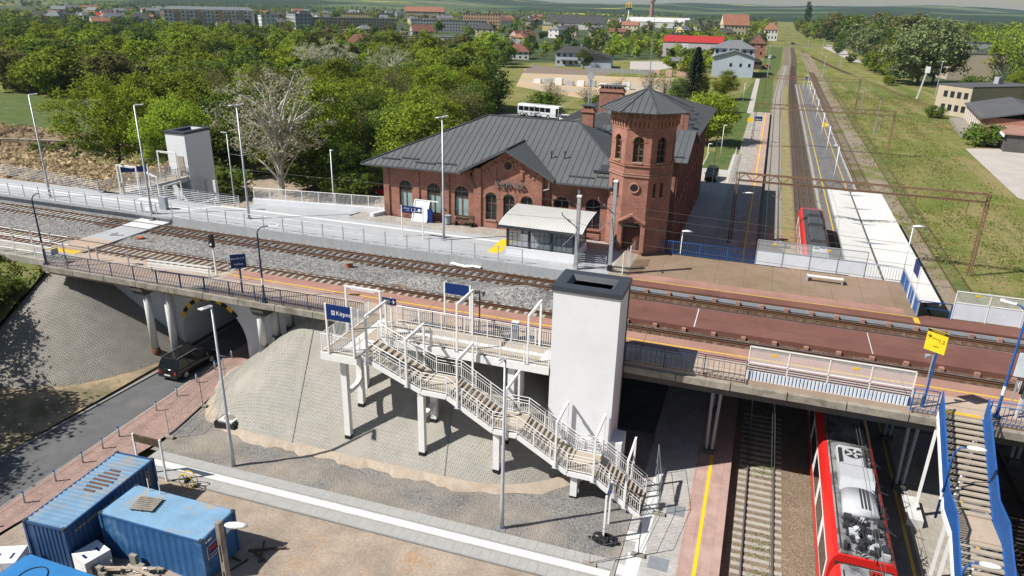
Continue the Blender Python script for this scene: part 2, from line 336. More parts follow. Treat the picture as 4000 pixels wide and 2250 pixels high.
for y in YS[:-1]:
    for L, o, h, dx, mt in ((Q, kb, .125, .12, 'kerb_stone'), (K, kl, .09, -.14, 'kerb_stone')):
        x0, x1 = line_x(L, y), line_x(L, y + 2)
        s_ = MB(); s_.add([(x0, y + .01, -.2), (x0 + dx, y + .01, -.2), (x1 + dx, y + 1.99, -.2), (x1, y + 1.99, -.2), (x0, y + .01, h), (x0 + dx, y + .01, h), (x1 + dx, y + 1.99, h), (x1, y + 1.99, h)], [(0, 1, 2, 3), (4, 5, 6, 7), (0, 1, 5, 4), (1, 2, 6, 5), (2, 3, 7, 6), (3, 0, 4, 7)])
        s_.build('kerb_stone', mt, o)
m, n, b = nodes('verge_soil'); P = pos(n)
c = ramp(n, noise(n, P, .5, 7, .7), [(.32, (.10, .115, .035)), (.46, (.20, .16, .10)), (.6, (.34, .26, .16)), (.72, (.30, .27, .13))])
n.links.new(c, b.inputs['Base Color']); b.inputs['Roughness'].default_value = .95; bump(n, b, noise(n, P, 9, 4, .7), .7, .06)
gx = [-80 + i for i in range(40)]
mb = MB(); mb.grid([-90, -70, -60, -54, -50, -47, -44, -42, -40.88], YS[:19] + [41.2], lambda x, y: .03 + (.12 * math.sin(x * 1.3 + y * .7) + .08) * clamp((-41.2 - x) / 2, 0, 1)); struct(mb.build('verge', 'verge_soil'))
# gravel bed, dirt yard, paved path
gy = [28.95 + i * .5 for i in range(26)]
mb = MB(); vs = []
for y in gy:
    x0 = line_x(V, min(y, 41.2)) + .02
    for i in range(41):
        x = lerp(x0, -3.9, i / 40); vs.append((x, y, zg(x) + .03 * math.sin(x * 2.1 + y * 1.7) * math.sin(x * .9 - y * 2.3) * (0 if i in (0, 40) else 1)))
mb.add(vs, [(j * 41 + i, j * 41 + i + 1, (j + 1) * 41 + i + 1, (j + 1) * 41 + i) for j in range(len(gy) - 1) for i in range(40)])
struct(mb.build('gravel_bed', 'crushed_stone'))
mb = MB(); mb.grid([-34.3 + .75 * i for i in range(41)], [4 + .76 * i for i in range(31)], lambda x, y: zg(x) + .01 + (.05 * math.sin(x * 1.1 + y * .8) + .04 * math.sin(x * 2.7 - y * 1.9) + .02) * clamp((26.6 - y) / 2, 0, 1) * clamp((x + 34.3) / 3, 0, 1))
struct(mb.build('dirt_yard', 'dirt'))
path = MB(); path.prism([(-32.6, 26.88), (-3.9, 26.9), (-3.9, 29.02), (-32.6, 28.92)], -.3, .0)
path.v = [(x, y, z if z < -.1 else zg(x) + .015) for x, y, z in path.v]
po = struct(path.build('footpath', 'kerb_stone'))
me_a = MB().box(-.245, .245, -.345, .345, -.02, .02).mesh('paving_slab', 'slab_grey'); me_w = MB().box(-.295, .295, -.235, .235, -.02, .02).mesh('tactile_slab', 'slab_white')
for i in range(57):
    x = -32.3 + .5 * i; dy = .10 * (x + 32) / 28
    for yy in (27.27, 28.66): piece('paving_slab', me_a, po, (x, yy + dy * (1 if yy > 28 else .2), zg(x) + .022 + random.uniform(-.003, .003)))
for i in range(47):
    x = -32.0 + .6 * i; dy = .06 * (x + 32) / 28; piece('tactile_slab', me_w, po, (x, 27.965 + dy, zg(x) + .026))
# sand fan at the foot of the slope
def crest_d(x, y): return math.hypot(max(-27.6 - x, x + 13.8, 0), max(39.7 - y, 0))
def cone_h(x, y): return 6 - .78 * crest_d(x, y)
mb = MB(); toe = []
for i in range(60):
    t = i / 59; a = -math.pi + t * math.pi
    cx_, rr = (lerp(-27.6, -13.8, clamp((t - .25) / .5, 0, 1)), 1)
    if t < .25: dx, dy = -math.cos(t / .25 * math.pi / 2), -math.sin(t / .25 * math.pi / 2)
    elif t > .75: q = (t - .75) / .25 * math.pi / 2; dx, dy = math.sin(q), -math.cos(q)
    else: dx, dy = 0, -1
    toe.append((cx_, dx, dy))
vs = []
for i, (cx_, dx, dy) in enumerate(toe):
    wv = .32 + .16 * math.sin(i * .9) + .12 * math.sin(i * 2.3)
    for rr in (7.35, 7.72 + max(.1, wv)):
        x, y = cx_ + dx * rr, 39.7 + dy * rr; vs.append((x, y, zg(x) + (.22 if rr < 7.5 else .012)))
mb.add([v for v in vs], [(2 * i, 2 * i + 1, 2 * i + 3, 2 * i + 2) for i in range(len(toe) - 1)])
struct(mb.build('sand_fan', 'sand'))

# ------------------------------------------------------------ slopes paved with openwork concrete blocks
def rings(hf, x0, x1, y0, y1, keep, step=.25, ro=.122, ri=.07):
    vs = []; fs = []; k = 0; row = 0; y = y0
    while y < y1:
        x = x0 + (step / 2 if row % 2 else 0)
        while x < x1:
            if keep(x, y):
                h = hf(x, y); gx_ = (hf(x + .1, y) - h) / .1; gy_ = (hf(x, y + .1) - h) / .1
                for r_, dz in ((ro, .004), (ro * .93, .022), (ri, .022), (ri, -.012)):
                    for q in range(6):
                        a = q * math.pi / 3 + .5; ox, oy = r_ * math.cos(a), r_ * math.sin(a) * .86; vs.append((x + ox, y + oy, h + gx_ * ox + gy_ * oy + dz))
                for l in range(3):
                    for q in range(6): fs.append((k + l * 6 + q, k + l * 6 + (q + 1) % 6, k + l * 6 + 6 + (q + 1) % 6, k + l * 6 + 6 + q))
                k += 24
            x += step
        y += step * .8; row += 1
    mb = MB(); mb.v = vs; mb.f = fs; return mb
fx = [-36 + .5 * i for i in range(60)]; fy = [31.2 + .45 * i for i in range(24)]
def slope_r(x, y): return max(cone_h(x, y), zg(x) - .12)
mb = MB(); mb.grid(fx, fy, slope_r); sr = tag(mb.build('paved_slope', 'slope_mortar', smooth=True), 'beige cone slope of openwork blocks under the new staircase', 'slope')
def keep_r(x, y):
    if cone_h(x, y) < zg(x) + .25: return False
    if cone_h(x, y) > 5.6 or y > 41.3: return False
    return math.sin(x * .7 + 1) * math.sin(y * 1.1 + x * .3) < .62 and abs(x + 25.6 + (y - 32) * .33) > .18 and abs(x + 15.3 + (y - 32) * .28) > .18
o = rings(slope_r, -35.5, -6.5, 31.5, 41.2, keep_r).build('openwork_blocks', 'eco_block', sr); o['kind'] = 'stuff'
for xa, ya, xb, yb in ((-25.1, 32.0, -27.6, 39.4), (-14.8, 32.2, -16.8, 39.2)):      # joints between the paved fields
    pts = [(lerp(xa, xb, t / 12), lerp(ya, yb, t / 12)) for t in range(13)]
    MB().tube([(x, y, slope_r(x, y) + .03) for x, y in pts], .045, 5).build('edge_strip', 'kerb_stone', sr)
def slope_l(x, y): return max(6 - .62 * math.hypot(max(x + 50.5, 0), max(40.5 - y, 0)), -.12)
mb = MB(); mb.grid([-52.6 + .5 * i for i in range(27)], [28.5 + .5 * i for i in range(27)], slope_l)
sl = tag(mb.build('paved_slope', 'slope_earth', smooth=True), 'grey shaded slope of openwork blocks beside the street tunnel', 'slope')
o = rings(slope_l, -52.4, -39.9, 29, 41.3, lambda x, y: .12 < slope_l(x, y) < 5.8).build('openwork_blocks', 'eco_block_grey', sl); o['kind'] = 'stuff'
m, n, b = nodes('reed'); P = pos(n); c = ramp(n, noise(n, P, .12, 7, .7), [(.35, (.24, .165, .095)), (.55, (.33, .24, .145)), (.68, (.18, .17, .07))]); n.links.new(c, b.inputs['Base Color']); b.inputs['Roughness'].default_value = .95; bump(n, b, noise(n, P, 3, 4, .7), 1, .4)
# grassy flank further left and on the far side
def flank(x, y): return min(6.5, max(6.3 - .62 * max(40.2 - y, 0), 6.3 - .62 * max(y - 57.0, 0) if y > 50 else -9, -.3)) + .18 * math.sin(x * 1.7 + y) * math.sin(y * 1.3 - x * .4)
m, n, b = nodes('rough_grass'); P = pos(n)
c = ramp(n, noise(n, P, .6, 8, .7), [(.3, (.05, .075, .015)), (.48, (.11, .14, .03)), (.62, (.19, .17, .06)), (.75, (.26, .20, .11))])
n.links.new(c, b.inputs['Base Color']); b.inputs['Roughness'].default_value = .95; bump(n, b, noise(n, P, 7, 4, .7), .9, .12)
mb = MB(); mb.grid([-150 + 2.4 * i for i in range(41)] + [-52.4], [27 + .75 * i for i in range(19)], lambda x, y: flank(x, y)); struct(mb.build('grass_bank', 'rough_grass'))
mb = MB(); mb.grid([-150 + 2.4 * i for i in range(36)], [56.8 + 1.0 * i for i in range(13)], lambda x, y: flank(x, y)); struct(mb.build('grass_bank', 'reed'))

# ------------------------------------------------------------ embankment, tunnel front, decks
mb = MB(); mb.box(-160, -41.6, 41.5, 58.3, -.35, 6.0); struct(mb.build('embankment', 'slope_earth'))
mb = MB(); mb.box(-35.1, -12, 41.5, 58.3, -.35, 6.0); struct(mb.build('embankment', 'old_concrete'))
struct(MB().box(-41.6, -35.1, 41.5, 58.3, 4.75, 6.0).build('embankment', 'dark_concrete'))
tn = thing('street_tunnel', 'white painted tunnel front with round arch under the railway', 'tunnel', (-38.35, 41.4, 0))
AC, AW, AH, AS = -38.35, 3.05, 3.2, 1.2
arch = [(AC - AW, 0)] + [(AC + AW * math.cos(math.pi * (1 - i / 24)), AS + AH * math.sin(math.pi * (1 - i / 24))) for i in range(25)] + [(AC + AW, 0)]
mb = MB(); tops = []
outer = [(-42.0, 0)] + [(lerp(-42.0, -34.7, i / 24), 5.95) for i in range(25)] + [(-34.7, 0)]
for k in (41.25, 41.5):
    mb.add([(x, k, z) for x, z in arch] + [(x, k, z) for x, z in outer], [(i, i + 1, 27 + i + 1, 27 + i) for i in range(26)])
mb.prism([(-48.6, 5.95), (-42.0, 5.95), (-42.0, -.2), (-41.5, -.2)][:3] + [(-42.0, -.2), (-48.6, 4.2)], 41.25, 41.5, 'y'); mb.prism([(-34.7, 5.95), (-28.4, 5.95), (-28.4, 4.4), (-34.7, -.2)], 41.25, 41.5, 'y')
mb.build('front_wall', 'tunnel_paint', tn)
mb = MB(); mb.add([(x, y, z) for y in (41.25, 75) for x, z in arch], [(i, i + 1, 27 + i + 1, 27 + i) for i in range(26)]); mb.build('barrel', 'tunnel_paint', tn)
for i in range(12):                                        # hazard stripes over the crown
    q0, q1 = math.pi * (.86 - .052 * i), math.pi * (.86 - .052 * (i + 1)); P_ = []
    for q, k in ((q0, 1.0), (q1, 1.0), (q1, 1.10), (q0, 1.10)): P_.append((AC + AW * k * math.cos(q), AS + AH * k * math.sin(q)))
    MB().prism(P_, 41.215, 41.249, 'y').build('hazard_stripe', 'yellow_paint' if i % 2 == 0 else 'black_paint', tn)
# columns below the near platform
for X, ys_, lab in ((-41.9, (38.75, 40.6), 'left'), (-40.0, (38.8,), 'left'), (-31.7, (38.65, 39.6, 40.6), 'right')):
    for i, yy in enumerate(ys_):
        x = X + (.5 * i if X > -32 else 0); zb = slope_r(x, yy) if X > -36 else slope_l(x, yy)
        col_ = thing('platform_column', 'rust streaked round white column on the slope beside the tunnel' if X < -36 else 'clean round grey column on the slope beside the tunnel', 'column', (x, yy, zb), 'round columns beside the tunnel')
        MB().cyl((x, yy, zb - .6), (x, yy, zb + .35), .34, .32, 14).build('base', 'red_rust' if X < -36 else 'dark_concrete', col_, True)
        MB().cyl((x, yy, zb + .3), (x, yy, 5.75), .27, .26, 16).build('shaft', 'pale_concrete', col_, True)
for X in (-41.9, -31.4):
    c_ = MB(); c_.prism([(38.15, 5.55), (41.2, 5.55), (41.2, 6.3), (37.95, 6.3), (37.95, 5.9)], X - .5, X + .5, 'x'); tag(c_.build('cap_beam', 'dark_concrete'), 'dark concrete cap beam on round columns ' + ('next to the shaded slope' if X < -36 else 'next to the sunlit slope'), 'beam')
# near platform (island side 4)
def sheetbox(name, mat, x0, x1, y0, y1, z0, z1): return struct(MB().box(x0, x1, y0, y1, z0, z1).build(name, mat))
nd = sheetbox('near_platform', 'deck_tan', -36.0, 62, 38.15, 42.1, 6.35, 6.99)
MB().box(-36.0, 62, 40.92, 41.08, 6.99, 6.997).build('warning_line', 'yellow_line', nd); MB().box(-36.0, 62, 41.08, 42.12, 6.90, 7.0).build('edge_slab', 'deck_pink', nd); MB().box(-36, 62, 40.2, 40.92, 6.99, 6.994).build('surface_strip', 'deck_pink', nd)
for i in range(24): x = -34 + 2.4 * i; MB().box(x, x + (.03 if i % 6 == 0 else .012), 38.2, 42.1, 7.0, 7.002).build('expansion_joint', 'dark_concrete' if i % 6 == 0 else 'deck_pink', nd)
MB().box(-36, 62, 39.1, 39.13, 6.99, 6.9925).build('drain_channel', 'dark_concrete', nd)
lo = sheetbox('near_walkway', 'deck_tan', -51.0, -38.2, 38.15, 42.2, 6.0, 6.42)
rp = MB(); rp.prism([(-38.2, 6.0), (-35.95, 6.0), (-35.95, 7.003), (-38.2, 6.42)], 38.15, 42.1, 'y'); struct(rp.build('platform_ramp', 'tread_concrete'))
sheetbox('left_walkway', 'old_slabs', -140, -51.0, 39.4, 41.9, 5.9, 6.4)
kerbs = thing('deck_edge_beam', 'weathered concrete edge beam in segments along the near platform', 'beam', (-5, 38, 6.3)); sg = MB().box(-1.47, 1.47, -.16, .16, -.24, .16).mesh('beam_segment', 'old_concrete')
for i in range(37): piece('beam_segment', sg, kerbs, (-49.3 + 3.0 * i, 38.0 + random.uniform(-.012, .012), 6.52 + random.uniform(-.01, .01)))
# bridge over the lower tracks
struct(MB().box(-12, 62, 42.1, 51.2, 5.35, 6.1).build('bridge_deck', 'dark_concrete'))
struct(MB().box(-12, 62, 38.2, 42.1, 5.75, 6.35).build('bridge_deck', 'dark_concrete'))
ms = sheetbox('centre_walkway', 'deck_oxblood', -9.2, 62, 45.3, 48.75, 6.1, 6.55)
for x in (-2.6, 8.2): MB().box(x, x + .05, 45.35, 48.7, 6.55, 6.553).build('joint_line', 'white_paint' if x < 0 else 'pale_concrete', ms)
fp = sheetbox('far_platform', 'deck_brown', -8.6, 11.7, 51.3, 59.75, 6.3, 6.69); fp2 = sheetbox('far_platform', 'deck_oxblood', 11.7, 62, 51.3, 53.05, 6.3, 6.69)
MB().box(-8.6, 62, 51.28, 52.35, 6.6, 6.696).build('edge_slab', 'deck_oxblood', fp); MB().box(-8.6, 11.4, 52.35, 52.45, 6.69, 6.699).build('warning_line', 'yellow_line', fp); MB().box(11.4, 11.75, 51.3, 52.4, 6.697, 6.701).build('warning_line', 'yellow_line', fp)
MB().box(-8.6, 11.0, 52.45, 53.8, 6.69, 6.694).build('surface_strip', 'deck_pink', fp)
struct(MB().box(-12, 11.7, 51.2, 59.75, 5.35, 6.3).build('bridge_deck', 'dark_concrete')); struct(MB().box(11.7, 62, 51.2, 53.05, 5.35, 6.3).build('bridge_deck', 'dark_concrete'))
for i in range(9): MB().box(-6.2 + 2.1 * i, -6.18 + 2.1 * i, 53.8, 59.7, 6.69, 6.692).build('expansion_joint', 'dark_concrete', fp)
for y in (54.9, 57.3): MB().box(-8.4, 11.6, y, y + .02, 6.69, 6.6915).build('expansion_joint', 'dark_concrete', fp)
for i in range(12): MB().box(-6 + 2.7 * i, -5.985 + 2.7 * i, 45.35, 48.7, 6.55, 6.5515).build('joint_line', 'dark_concrete', ms)
MB().box(-9, 62, 46.9, 46.93, 6.55, 6.552).build('joint_line', 'dark_concrete', ms)
fw = thing('platform_wall', 'row of concrete stub posts and panels under the far brown platform edge', 'wall', (0, 51.2, 6.1)); ps_ = MB().box(-.14, .14, -.2, .06, 0, .42).mesh('stub_post', 'deck_pink'); pp = MB().box(-.68, .68, -.03, .03, 0, .40).mesh('wall_panel', 'grey_steel')
for i in range(20):
    piece('stub_post', ps_, fw, (-8.3 + 1.65 * i, 51.24, 6.1)); piece('wall_panel', pp, fw, (-7.475 + 1.65 * i, 51.24, 6.12))
mw = thing('platform_wall', 'row of brown stub posts along the dark red centre walkway', 'wall', (0, 45.2, 6.1))
for i in range(18): piece('stub_post', ps_, mw, (-7.0 + 1.9 * i, 45.24, 6.02))
# new far platform
npf = MB(); npf.box(-160, -47.2, 51.75, 56.55, 6.0, 6.99); npf.box(-47.2, -9.8, 51.75, 59.9, 6.0, 6.99); npf = struct(npf.build('new_platform', 'new_concrete'))
MB().prism([(-9.8, 6.0), (-8.55, 6.0), (-8.55, 6.702), (-9.8, 6.995)], 51.75, 59.7, 'y').build('ramp', 'tread_concrete', npf)
MB().box(-160, -51.2, 54.15, 54.5, 6.99, 6.997).build('guide_strip', 'slab_white', npf); MB().box(-49.6, -19.6, 56.25, 56.62, 6.99, 6.997).build('guide_strip', 'slab_white', npf)
MB().prism([(-51.2, 54.15), (-49.6, 56.25), (-49.6, 56.62), (-51.2, 54.5)], 6.99, 6.997).build('guide_strip', 'slab_white', npf); MB().box(-58.8, -55.8, 55.2, 55.9, 6.99, 6.997).build('guide_field', 'slab_white', npf)
MB().box(-36, -9.8, 57.6, 59.95, 6.99, 6.996).build('old_strip', 'old_slabs', npf)
un_ = MB(); un_.box(-.495, .495, -.25, .25, -.95, 0); un_ = un_.mesh('edge_unit', 'new_concrete')
for i in range(41): piece('edge_unit', un_, npf, (-50.4 + i, 51.72, 6.985 + random.uniform(-.004, .004)))
MB().box(-160, -51, 51.5, 51.78, 6.75, 6.985).build('edge_slab', 'new_concrete', npf)
MB().prism([(-20.3, 53.3), (-19.2, 53.3), (-19.2, 57.2), (-20.3, 57.2)], 6.99, 6.998).build('warning_field', 'yellow_paint', npf)
for x0 in (-28.2, -33.0, -41.0): MB().box(x0, x0 + .35, 53.6, 53.9, 6.99, 6.996).build('cover_plate', 'tread_concrete', npf)
rw = thing('retaining_wall', 'low white retaining wall carrying the platform railing', 'wall', (-40, 59, 0)); w0 = MB(); w0.prism([(-47.3, 58.5), (-33.4, 60.4), (-33.4, 60.75), (-47.3, 58.85)], -.3, 7.5); w0.prism([(-34.4, 59.0), (-34.0, 59.0), (-33.4, 60.4), (-33.8, 60.4)], 6.9, 7.32); w0.build('wall', 'white_wall', rw)

# ------------------------------------------------------------ ballast and tracks on the upper level
def bal(x, y):
    z = 6.20 + .035 * math.sin(x * 5.1 + y * 3.7) * math.sin(x * 2.3 - y * 4.1) + random.uniform(-.025, .025)
    d = abs(y - 46.8)
    if d < 1.9: z += (.12 + .10 * math.sin(x * .8)) * (1 - d / 1.9)
    z += .75 * math.exp(-((x + 14.8) / 2.4) ** 2 - ((y - 46.9) / 1.0) ** 2) + .3 * math.exp(-((x + 22) / 3) ** 2 - ((y - 47) / .9) ** 2)
    return z
mb = MB(); mb.grid([-160, -140, -120, -105, -95] + [-88 + .4 * i for i in range(197)], [42.1 + .365 * i for i in range(27)], bal); struct(mb.build('ballast_bed', 'ballast_grey'))
struct(MB().grid([-9.8 + .5 * i for i in range(145)], [42.05, 42.6, 43.2, 43.8, 44.4, 45.0, 45.35], lambda x, y: 6.22 + random.uniform(-.03, .03)).build('ballast_bed', 'ballast_brown'))
struct(MB().grid([-9.8 + .5 * i for i in range(145)], [48.7, 49.2, 49.7, 50.2, 50.7, 51.3], lambda x, y: 6.22 + random.uniform(-.03, .03)).build('ballast_bed', 'ballast_brown'))
mb = MB(); mb.grid([-88 + .6 * i for i in range(131)], [42.15, 42.5, 43, 43.7, 44.4, 44.9, 45.2], lambda x, y: 6.245 + random.uniform(-.02, .02)); struct(mb.build('ballast_bed', 'ballast_brown'))
RP = [(-.075, 0), (.075, 0), (.075, .02), (.012, .05), (.012, .115), (.036, .125), (.036, .158), (-.036, .158), (-.036, .125), (-.012, .115), (-.012, .05), (-.075, .02)]
def rail_x(o, x0, x1, y, ztop, name='rail'):
    MB().prism([(y + a, ztop - .16 + b_) for a, b_ in RP], x0, x1, 'x').build(name, 'rail_side', o); MB().box(x0, x1, y - .034, y + .034, ztop - .001, ztop + .003).build('rail_head', 'rail_head', o)
t_n = thing('railway_track', 'near upper track with pale concrete sleepers beside the near platform', 'track', (-20, 43.73, 6.2)); t_f = thing('railway_track', 'far upper track on grey ballast along the new platform', 'track', (-20, 49.9, 6.2))
ws = MB().box(-.13, .13, -1.28, 1.28, -.14, .035).mesh('sleeper', 'wood_sleeper'); cs = MB().box(-.12, .12, -1.25, 1.25, -.14, .045).mesh('sleeper', 'concrete_sleeper')
for o, yc in ((t_n, 43.73), (t_f, 49.9)):
    for s_ in (-.75, .75): rail_x(o, -160, 62, yc + s_, 6.40)
    i = 0; x = -84
    while x < 26:
        conc = (yc < 45 and x < -12) or (yc > 45 and x < -57.5)
        piece('sleeper', cs if conc else ws, o, (x + random.uniform(-.02, .02), yc + random.uniform(-.03, .03), 6.225), random.uniform(-.012, .012)); x += .65
    for s_ in (-.5, .5):
        MB().prism([(yc + s_ + a, 6.22 + b_) for a, b_ in RP], -17.5 if yc > 45 else -25, 62, 'x').build('guard_rail', 'rail_side', o)
cr = thing('level_crossing', 'pale concrete foot crossing laid across both upper tracks', 'crossing', (-53, 47.5, 6.3))
for y0, y1, x0, x1, mt in ((50.75, 52.7, -54.9, -51.5, 'pale_concrete'), (49.25, 50.55, -54.75, -51.6, 'pale_concrete'), (45.3, 49.05, -54.6, -51.5, 'new_concrete'), (44.55, 45.3, -54.7, -51.5, 'deck_tan'), (43.1, 44.38, -54.9, -51.5, 'deck_tan'), (41.9, 42.9, -55.0, -51.5, 'deck_tan')): MB().box(x0, x1, y0, y1, 6.1, 6.385).build('crossing_panel', mt, cr)
MB().box(-54.8, -51.6, 41.4, 42.2, 6.385, 6.425).build('warning_strip', 'yellow_line', cr)
for x, y in ((-50.4, 47.0), (-29.7, 47.35)):
    dk = thing('pipe_riser', 'orange plastic manhole pipe standing in the ballast' if x > -40 else 'orange plastic lid lying on the ballast near the foot crossing', 'pipe', (x, y, 6.25))
    M('orange_plastic', (.42, .12, .05), .5, .15, 4, .1) if 'orange_plastic' not in MATS else 0
    MB().cyl((x, y, 6.2), (x, y, 6.72 if x > -40 else 6.36), .30, .30, 16).build('pipe', 'orange_plastic', dk); MB().cyl((x, y, 6.72 if x > -40 else 6.36), (x, y, 6.76 if x > -40 else 6.40), .33, .33, 16).build('lid', 'old_concrete' if x > -40 else 'orange_plastic', dk)
mb = MB(); mb.grid([-22.6 + .2 * i for i in range(14)], [51.1, 51.2, 51.3, 51.4], lambda x, y: 6.26 + .06 * math.sin(x * 3) + (y - 51) * .3 + random.uniform(0, .05)); tag(mb.build('fabric_sheet', 'white_paint'), 'crumpled white geotextile strip lying on the ballast by the platform edge', 'fabric')
# ------------------------------------------------------------ lower level: tracks in the cutting, platforms 1 and 2
def interp(T, y):
    if y <= T[0][0]: return T[0][1]
    for (a, b_), (c_, d) in zip(T, T[1:]):
        if y <= c_: t = (y - a) / (c_ - a); return lerp(b_, d, t)
    return T[-1][1]
C1 = [(-20, 2.67), (230, 2.68), (258, 2.8), (285, 3.2), (331, 4.0), (380, 5.2), (434, 6.2), (503, 6.8), (621, 7.4), (1500, 12)]
C2 = [(-20, 6.85), (110, 7.0), (220, 7.25), (257, 7.45), (307, 7.9), (383, 9.0), (450, 10.3), (506, 11.0), (625, 11.6), (1500, 16)]
C3 = [(-20, 16.5), (60, 16.5), (260, 16.7), (390, 17.2), (520, 17.4), (700, 18)]
C4 = [(70, 21.6), (230, 21.8), (345, 21.2), (420, 19.8), (520, 18.4), (640, 18.0)]
C5 = [(240, 50), (300, 42.6), (353, 37.0), (418, 29.8), (516, 21.7), (600, 18.6)]
def bed(name, mat, C, w0, w1, ya, yb, z, st=6):
    mb = MB(); vs = []; k = int((yb - ya) / st)
    for i in range(k + 1):
        y = lerp(ya, yb, i / k); x = interp(C, y); vs += [(x + w0, y, z), (x + w1, y, z)]
    mb.add(vs, [(2 * i, 2 * i + 1, 2 * i + 3, 2 * i + 2) for i in range(k)]); return struct(mb.build(name, mat))
M('oily_and_shade_ballast', (.10, .075, .058), .95, .3, .8, .3, .5, col2=(.16, .12, .09))
gravel('track_soil', [(.16, .12, .085), (.25, .20, .14), (.20, .155, .11), (.31, .25, .19)], .09, (.14, .16, .035), patch=.5, plo=.62, phi=.72)
bed('track_bed', 'track_soil', C1, -1.75, 3.0, -20, 640, -.31); bed('track_bed', 'oily_and_shade_ballast', C2, -1.35, 1.6, -20, 640, -.305)
M('dry_grass', (.30, .25, .11), .95, .22, 1.2, .25, .6, col2=(.20, .15, .09)); bed('dry_grass_strip', 'dry_grass', C1, 1.35, 2.75, 75, 300, -.300)
gravel('siding_soil', [(.20, .16, .12), (.30, .25, .18), (.26, .20, .14), (.36, .31, .25)], .12, (.16, .17, .05), patch=.14, plo=.5, phi=.6)
bed('track_bed', 'siding_soil', C3, -1.6, 4.2, 60, 560, -.33); bed('track_bed', 'oily_and_shade_ballast', C3, -1.5, 3.0, -20, 60, -.33); bed('track_bed', 'rough_grass', C4, -1.0, 1.0, 70, 600, -.335)  # near end of this siding bed is coloured dark as the blue staircase's shadow
def rail_y(o, C, off, ya, yb, z, wide=.07, ht=.15, st=8, shiny=True):
    """a rail that follows a bent centre line"""
    for nm, mt, w_, z0, z1 in (('rail', 'rail_side', wide, z - ht, z), ('rail_head', 'rail_head', wide * .9, z + .0005, z + .003))[:2 if shiny else 1]:
        mb = MB(); vs = []; k = max(2, int((yb - ya) / st))
        for i in range(k + 1):
            y = lerp(ya, yb, i / k); x = interp(C, y) + off; vs += [(x - w_ / 2, y, z0), (x - w_ / 2, y, z1), (x + w_ / 2, y, z1), (x + w_ / 2, y, z0)]
        mb.add(vs, [(4 * i + a, 4 * i + b_, 4 * i + 4 + b_, 4 * i + 4 + a) for i in range(k) for a, b_ in ((0, 1), (1, 2), (2, 3))]); mb.build(nm, mt, o)
csy = MB().box(-1.25, 1.25, -.13, .13, -.14, .04).mesh('sleeper', 'concrete_sleeper'); wsy = MB().box(-1.25, 1.25, -.12, .12, -.14, .025).mesh('sleeper', 'wood_sleeper')
def low_track(label, C, ya, yb, near, far, mesh_, zt=-.15, step=.6):
    o = thing('railway_track', label, 'track', (interp(C, ya), ya, -.3))
    for s_ in (-.75, .75): rail_y(o, C, s_, ya, yb, zt, shiny=zt > -.17)
    cnt = 0
    for a, b_ in near:
        y = a
        while y < b_ and cnt < 290: piece('sleeper', mesh_, o, (interp(C, y) + random.uniform(-.02, .02), y, zt - .15 - .015), random.uniform(-.01, .01)); y += step; cnt += 1
    for a, b_ in far:
        mb = MB(); y = a
        while y < b_: x = interp(C, y); mb.box(x - 1.25, x + 1.25, y - .13, y + .13, zt - .29, zt - .125); y += step
        q = mb.build('distant_sleepers', mesh_.materials[0].name, o); q['kind'] = 'stuff'
    return o
low_track('lower track with concrete sleepers and green weeds along the pink platform edge', C1, -20, 1500, [(24, 48), (88, 230)], [(230, 420)], csy)
low_track('lower track carrying the red electric train', C2, -20, 1500, [(96, 230)], [(230, 420)], wsy)
low_track('rusty siding with bare soil beside the lamp lined island platform', C3, -20, 700, [(30, 44), (96, 230)], [(230, 380)], wsy, -.19)
low_track('overgrown siding half sunk in the grass', C4, 70, 640, [], [(110, 200)], wsy, -.22)
low_track('curved siding branching off towards the sheds', C5, 240, 600, [], [(380, 520)], wsy, -.2)
# weeds between the rails of track 1
m, n, b = nodes('weed'); b.inputs['Base Color'].default_value = (.13, .19, .03, 1); b.inputs['Roughness'].default_value = .9
mb = MB()
for i in range(1500):
    y = random.uniform(28, 42); x = 2.67 + random.gauss(.15, .38)
    if abs(x - 2.67) > .7 or math.sin(y * 1.9) + math.sin(y * .6 + 1) < .15: continue
    a = random.uniform(0, 6.3); l = random.uniform(.05, .13); mb.add([(x - .03 * math.cos(a), y - .03 * math.sin(a), -.3), (x + .03 * math.cos(a), y + .03 * math.sin(a), -.3), (x + random.uniform(-.1, .1), y + random.uniform(-.1, .1), -.3 + l)], [(0, 1, 2)])
struct(mb.build('track_weeds', 'weed'), 'stuff')

# platform 1
p1 = MB(); p1.box(-4.0, .92, -20, 213, -.5, .29); p1 = struct(p1.build('platform', 'grey_paving'))
MB().box(-1.12, .93, -20, 212.8, .22, .30).build('edge_slab', 'plat_red', p1)
MB().box(-.34, -.16, -20, 212.8, .30, .304).build('warning_line', 'yellow_paint', p1)
for a, b_, c_, d in ((-3.55, -2.85, -10, 30.0), (-3.3, -2.75, 30.0, 38.0)): MB().box(a, b_, c_, d, .29, .297).build('guide_strip', 'slab_white', p1)
MB().box(-4.0, -3.55, 28.3, 29.0, .29, .296).build('guide_strip', 'slab_white', p1); MB().box(-3.9, -2.75, 30.9, 31.6, .29, .2985).build('guide_field', 'slab_white', p1)
MB().box(-3.98, -1.13, 88, 212, .29, .294).build('surface', 'old_slabs', p1)
for x, y in ((-2.0, 29.7), (-1.7, 34.2)):                       # access covers in the paving
    MB().box(x - .5, x + .5, y - .45, y + .45, .29, .296).build('access_cover', 'galv_dark', p1)
struct(MB().box(-9.6, -4.0, 58.5, 146, -.4, .27).build('station_yard', 'lot_concrete')); struct(MB().box(-13.5, -4.0, 31.5, 58.4, -.4, .2).build('underpass_floor', 'dark_concrete'))  # underpass floor colour is darkened to paint in the shade below the bridge
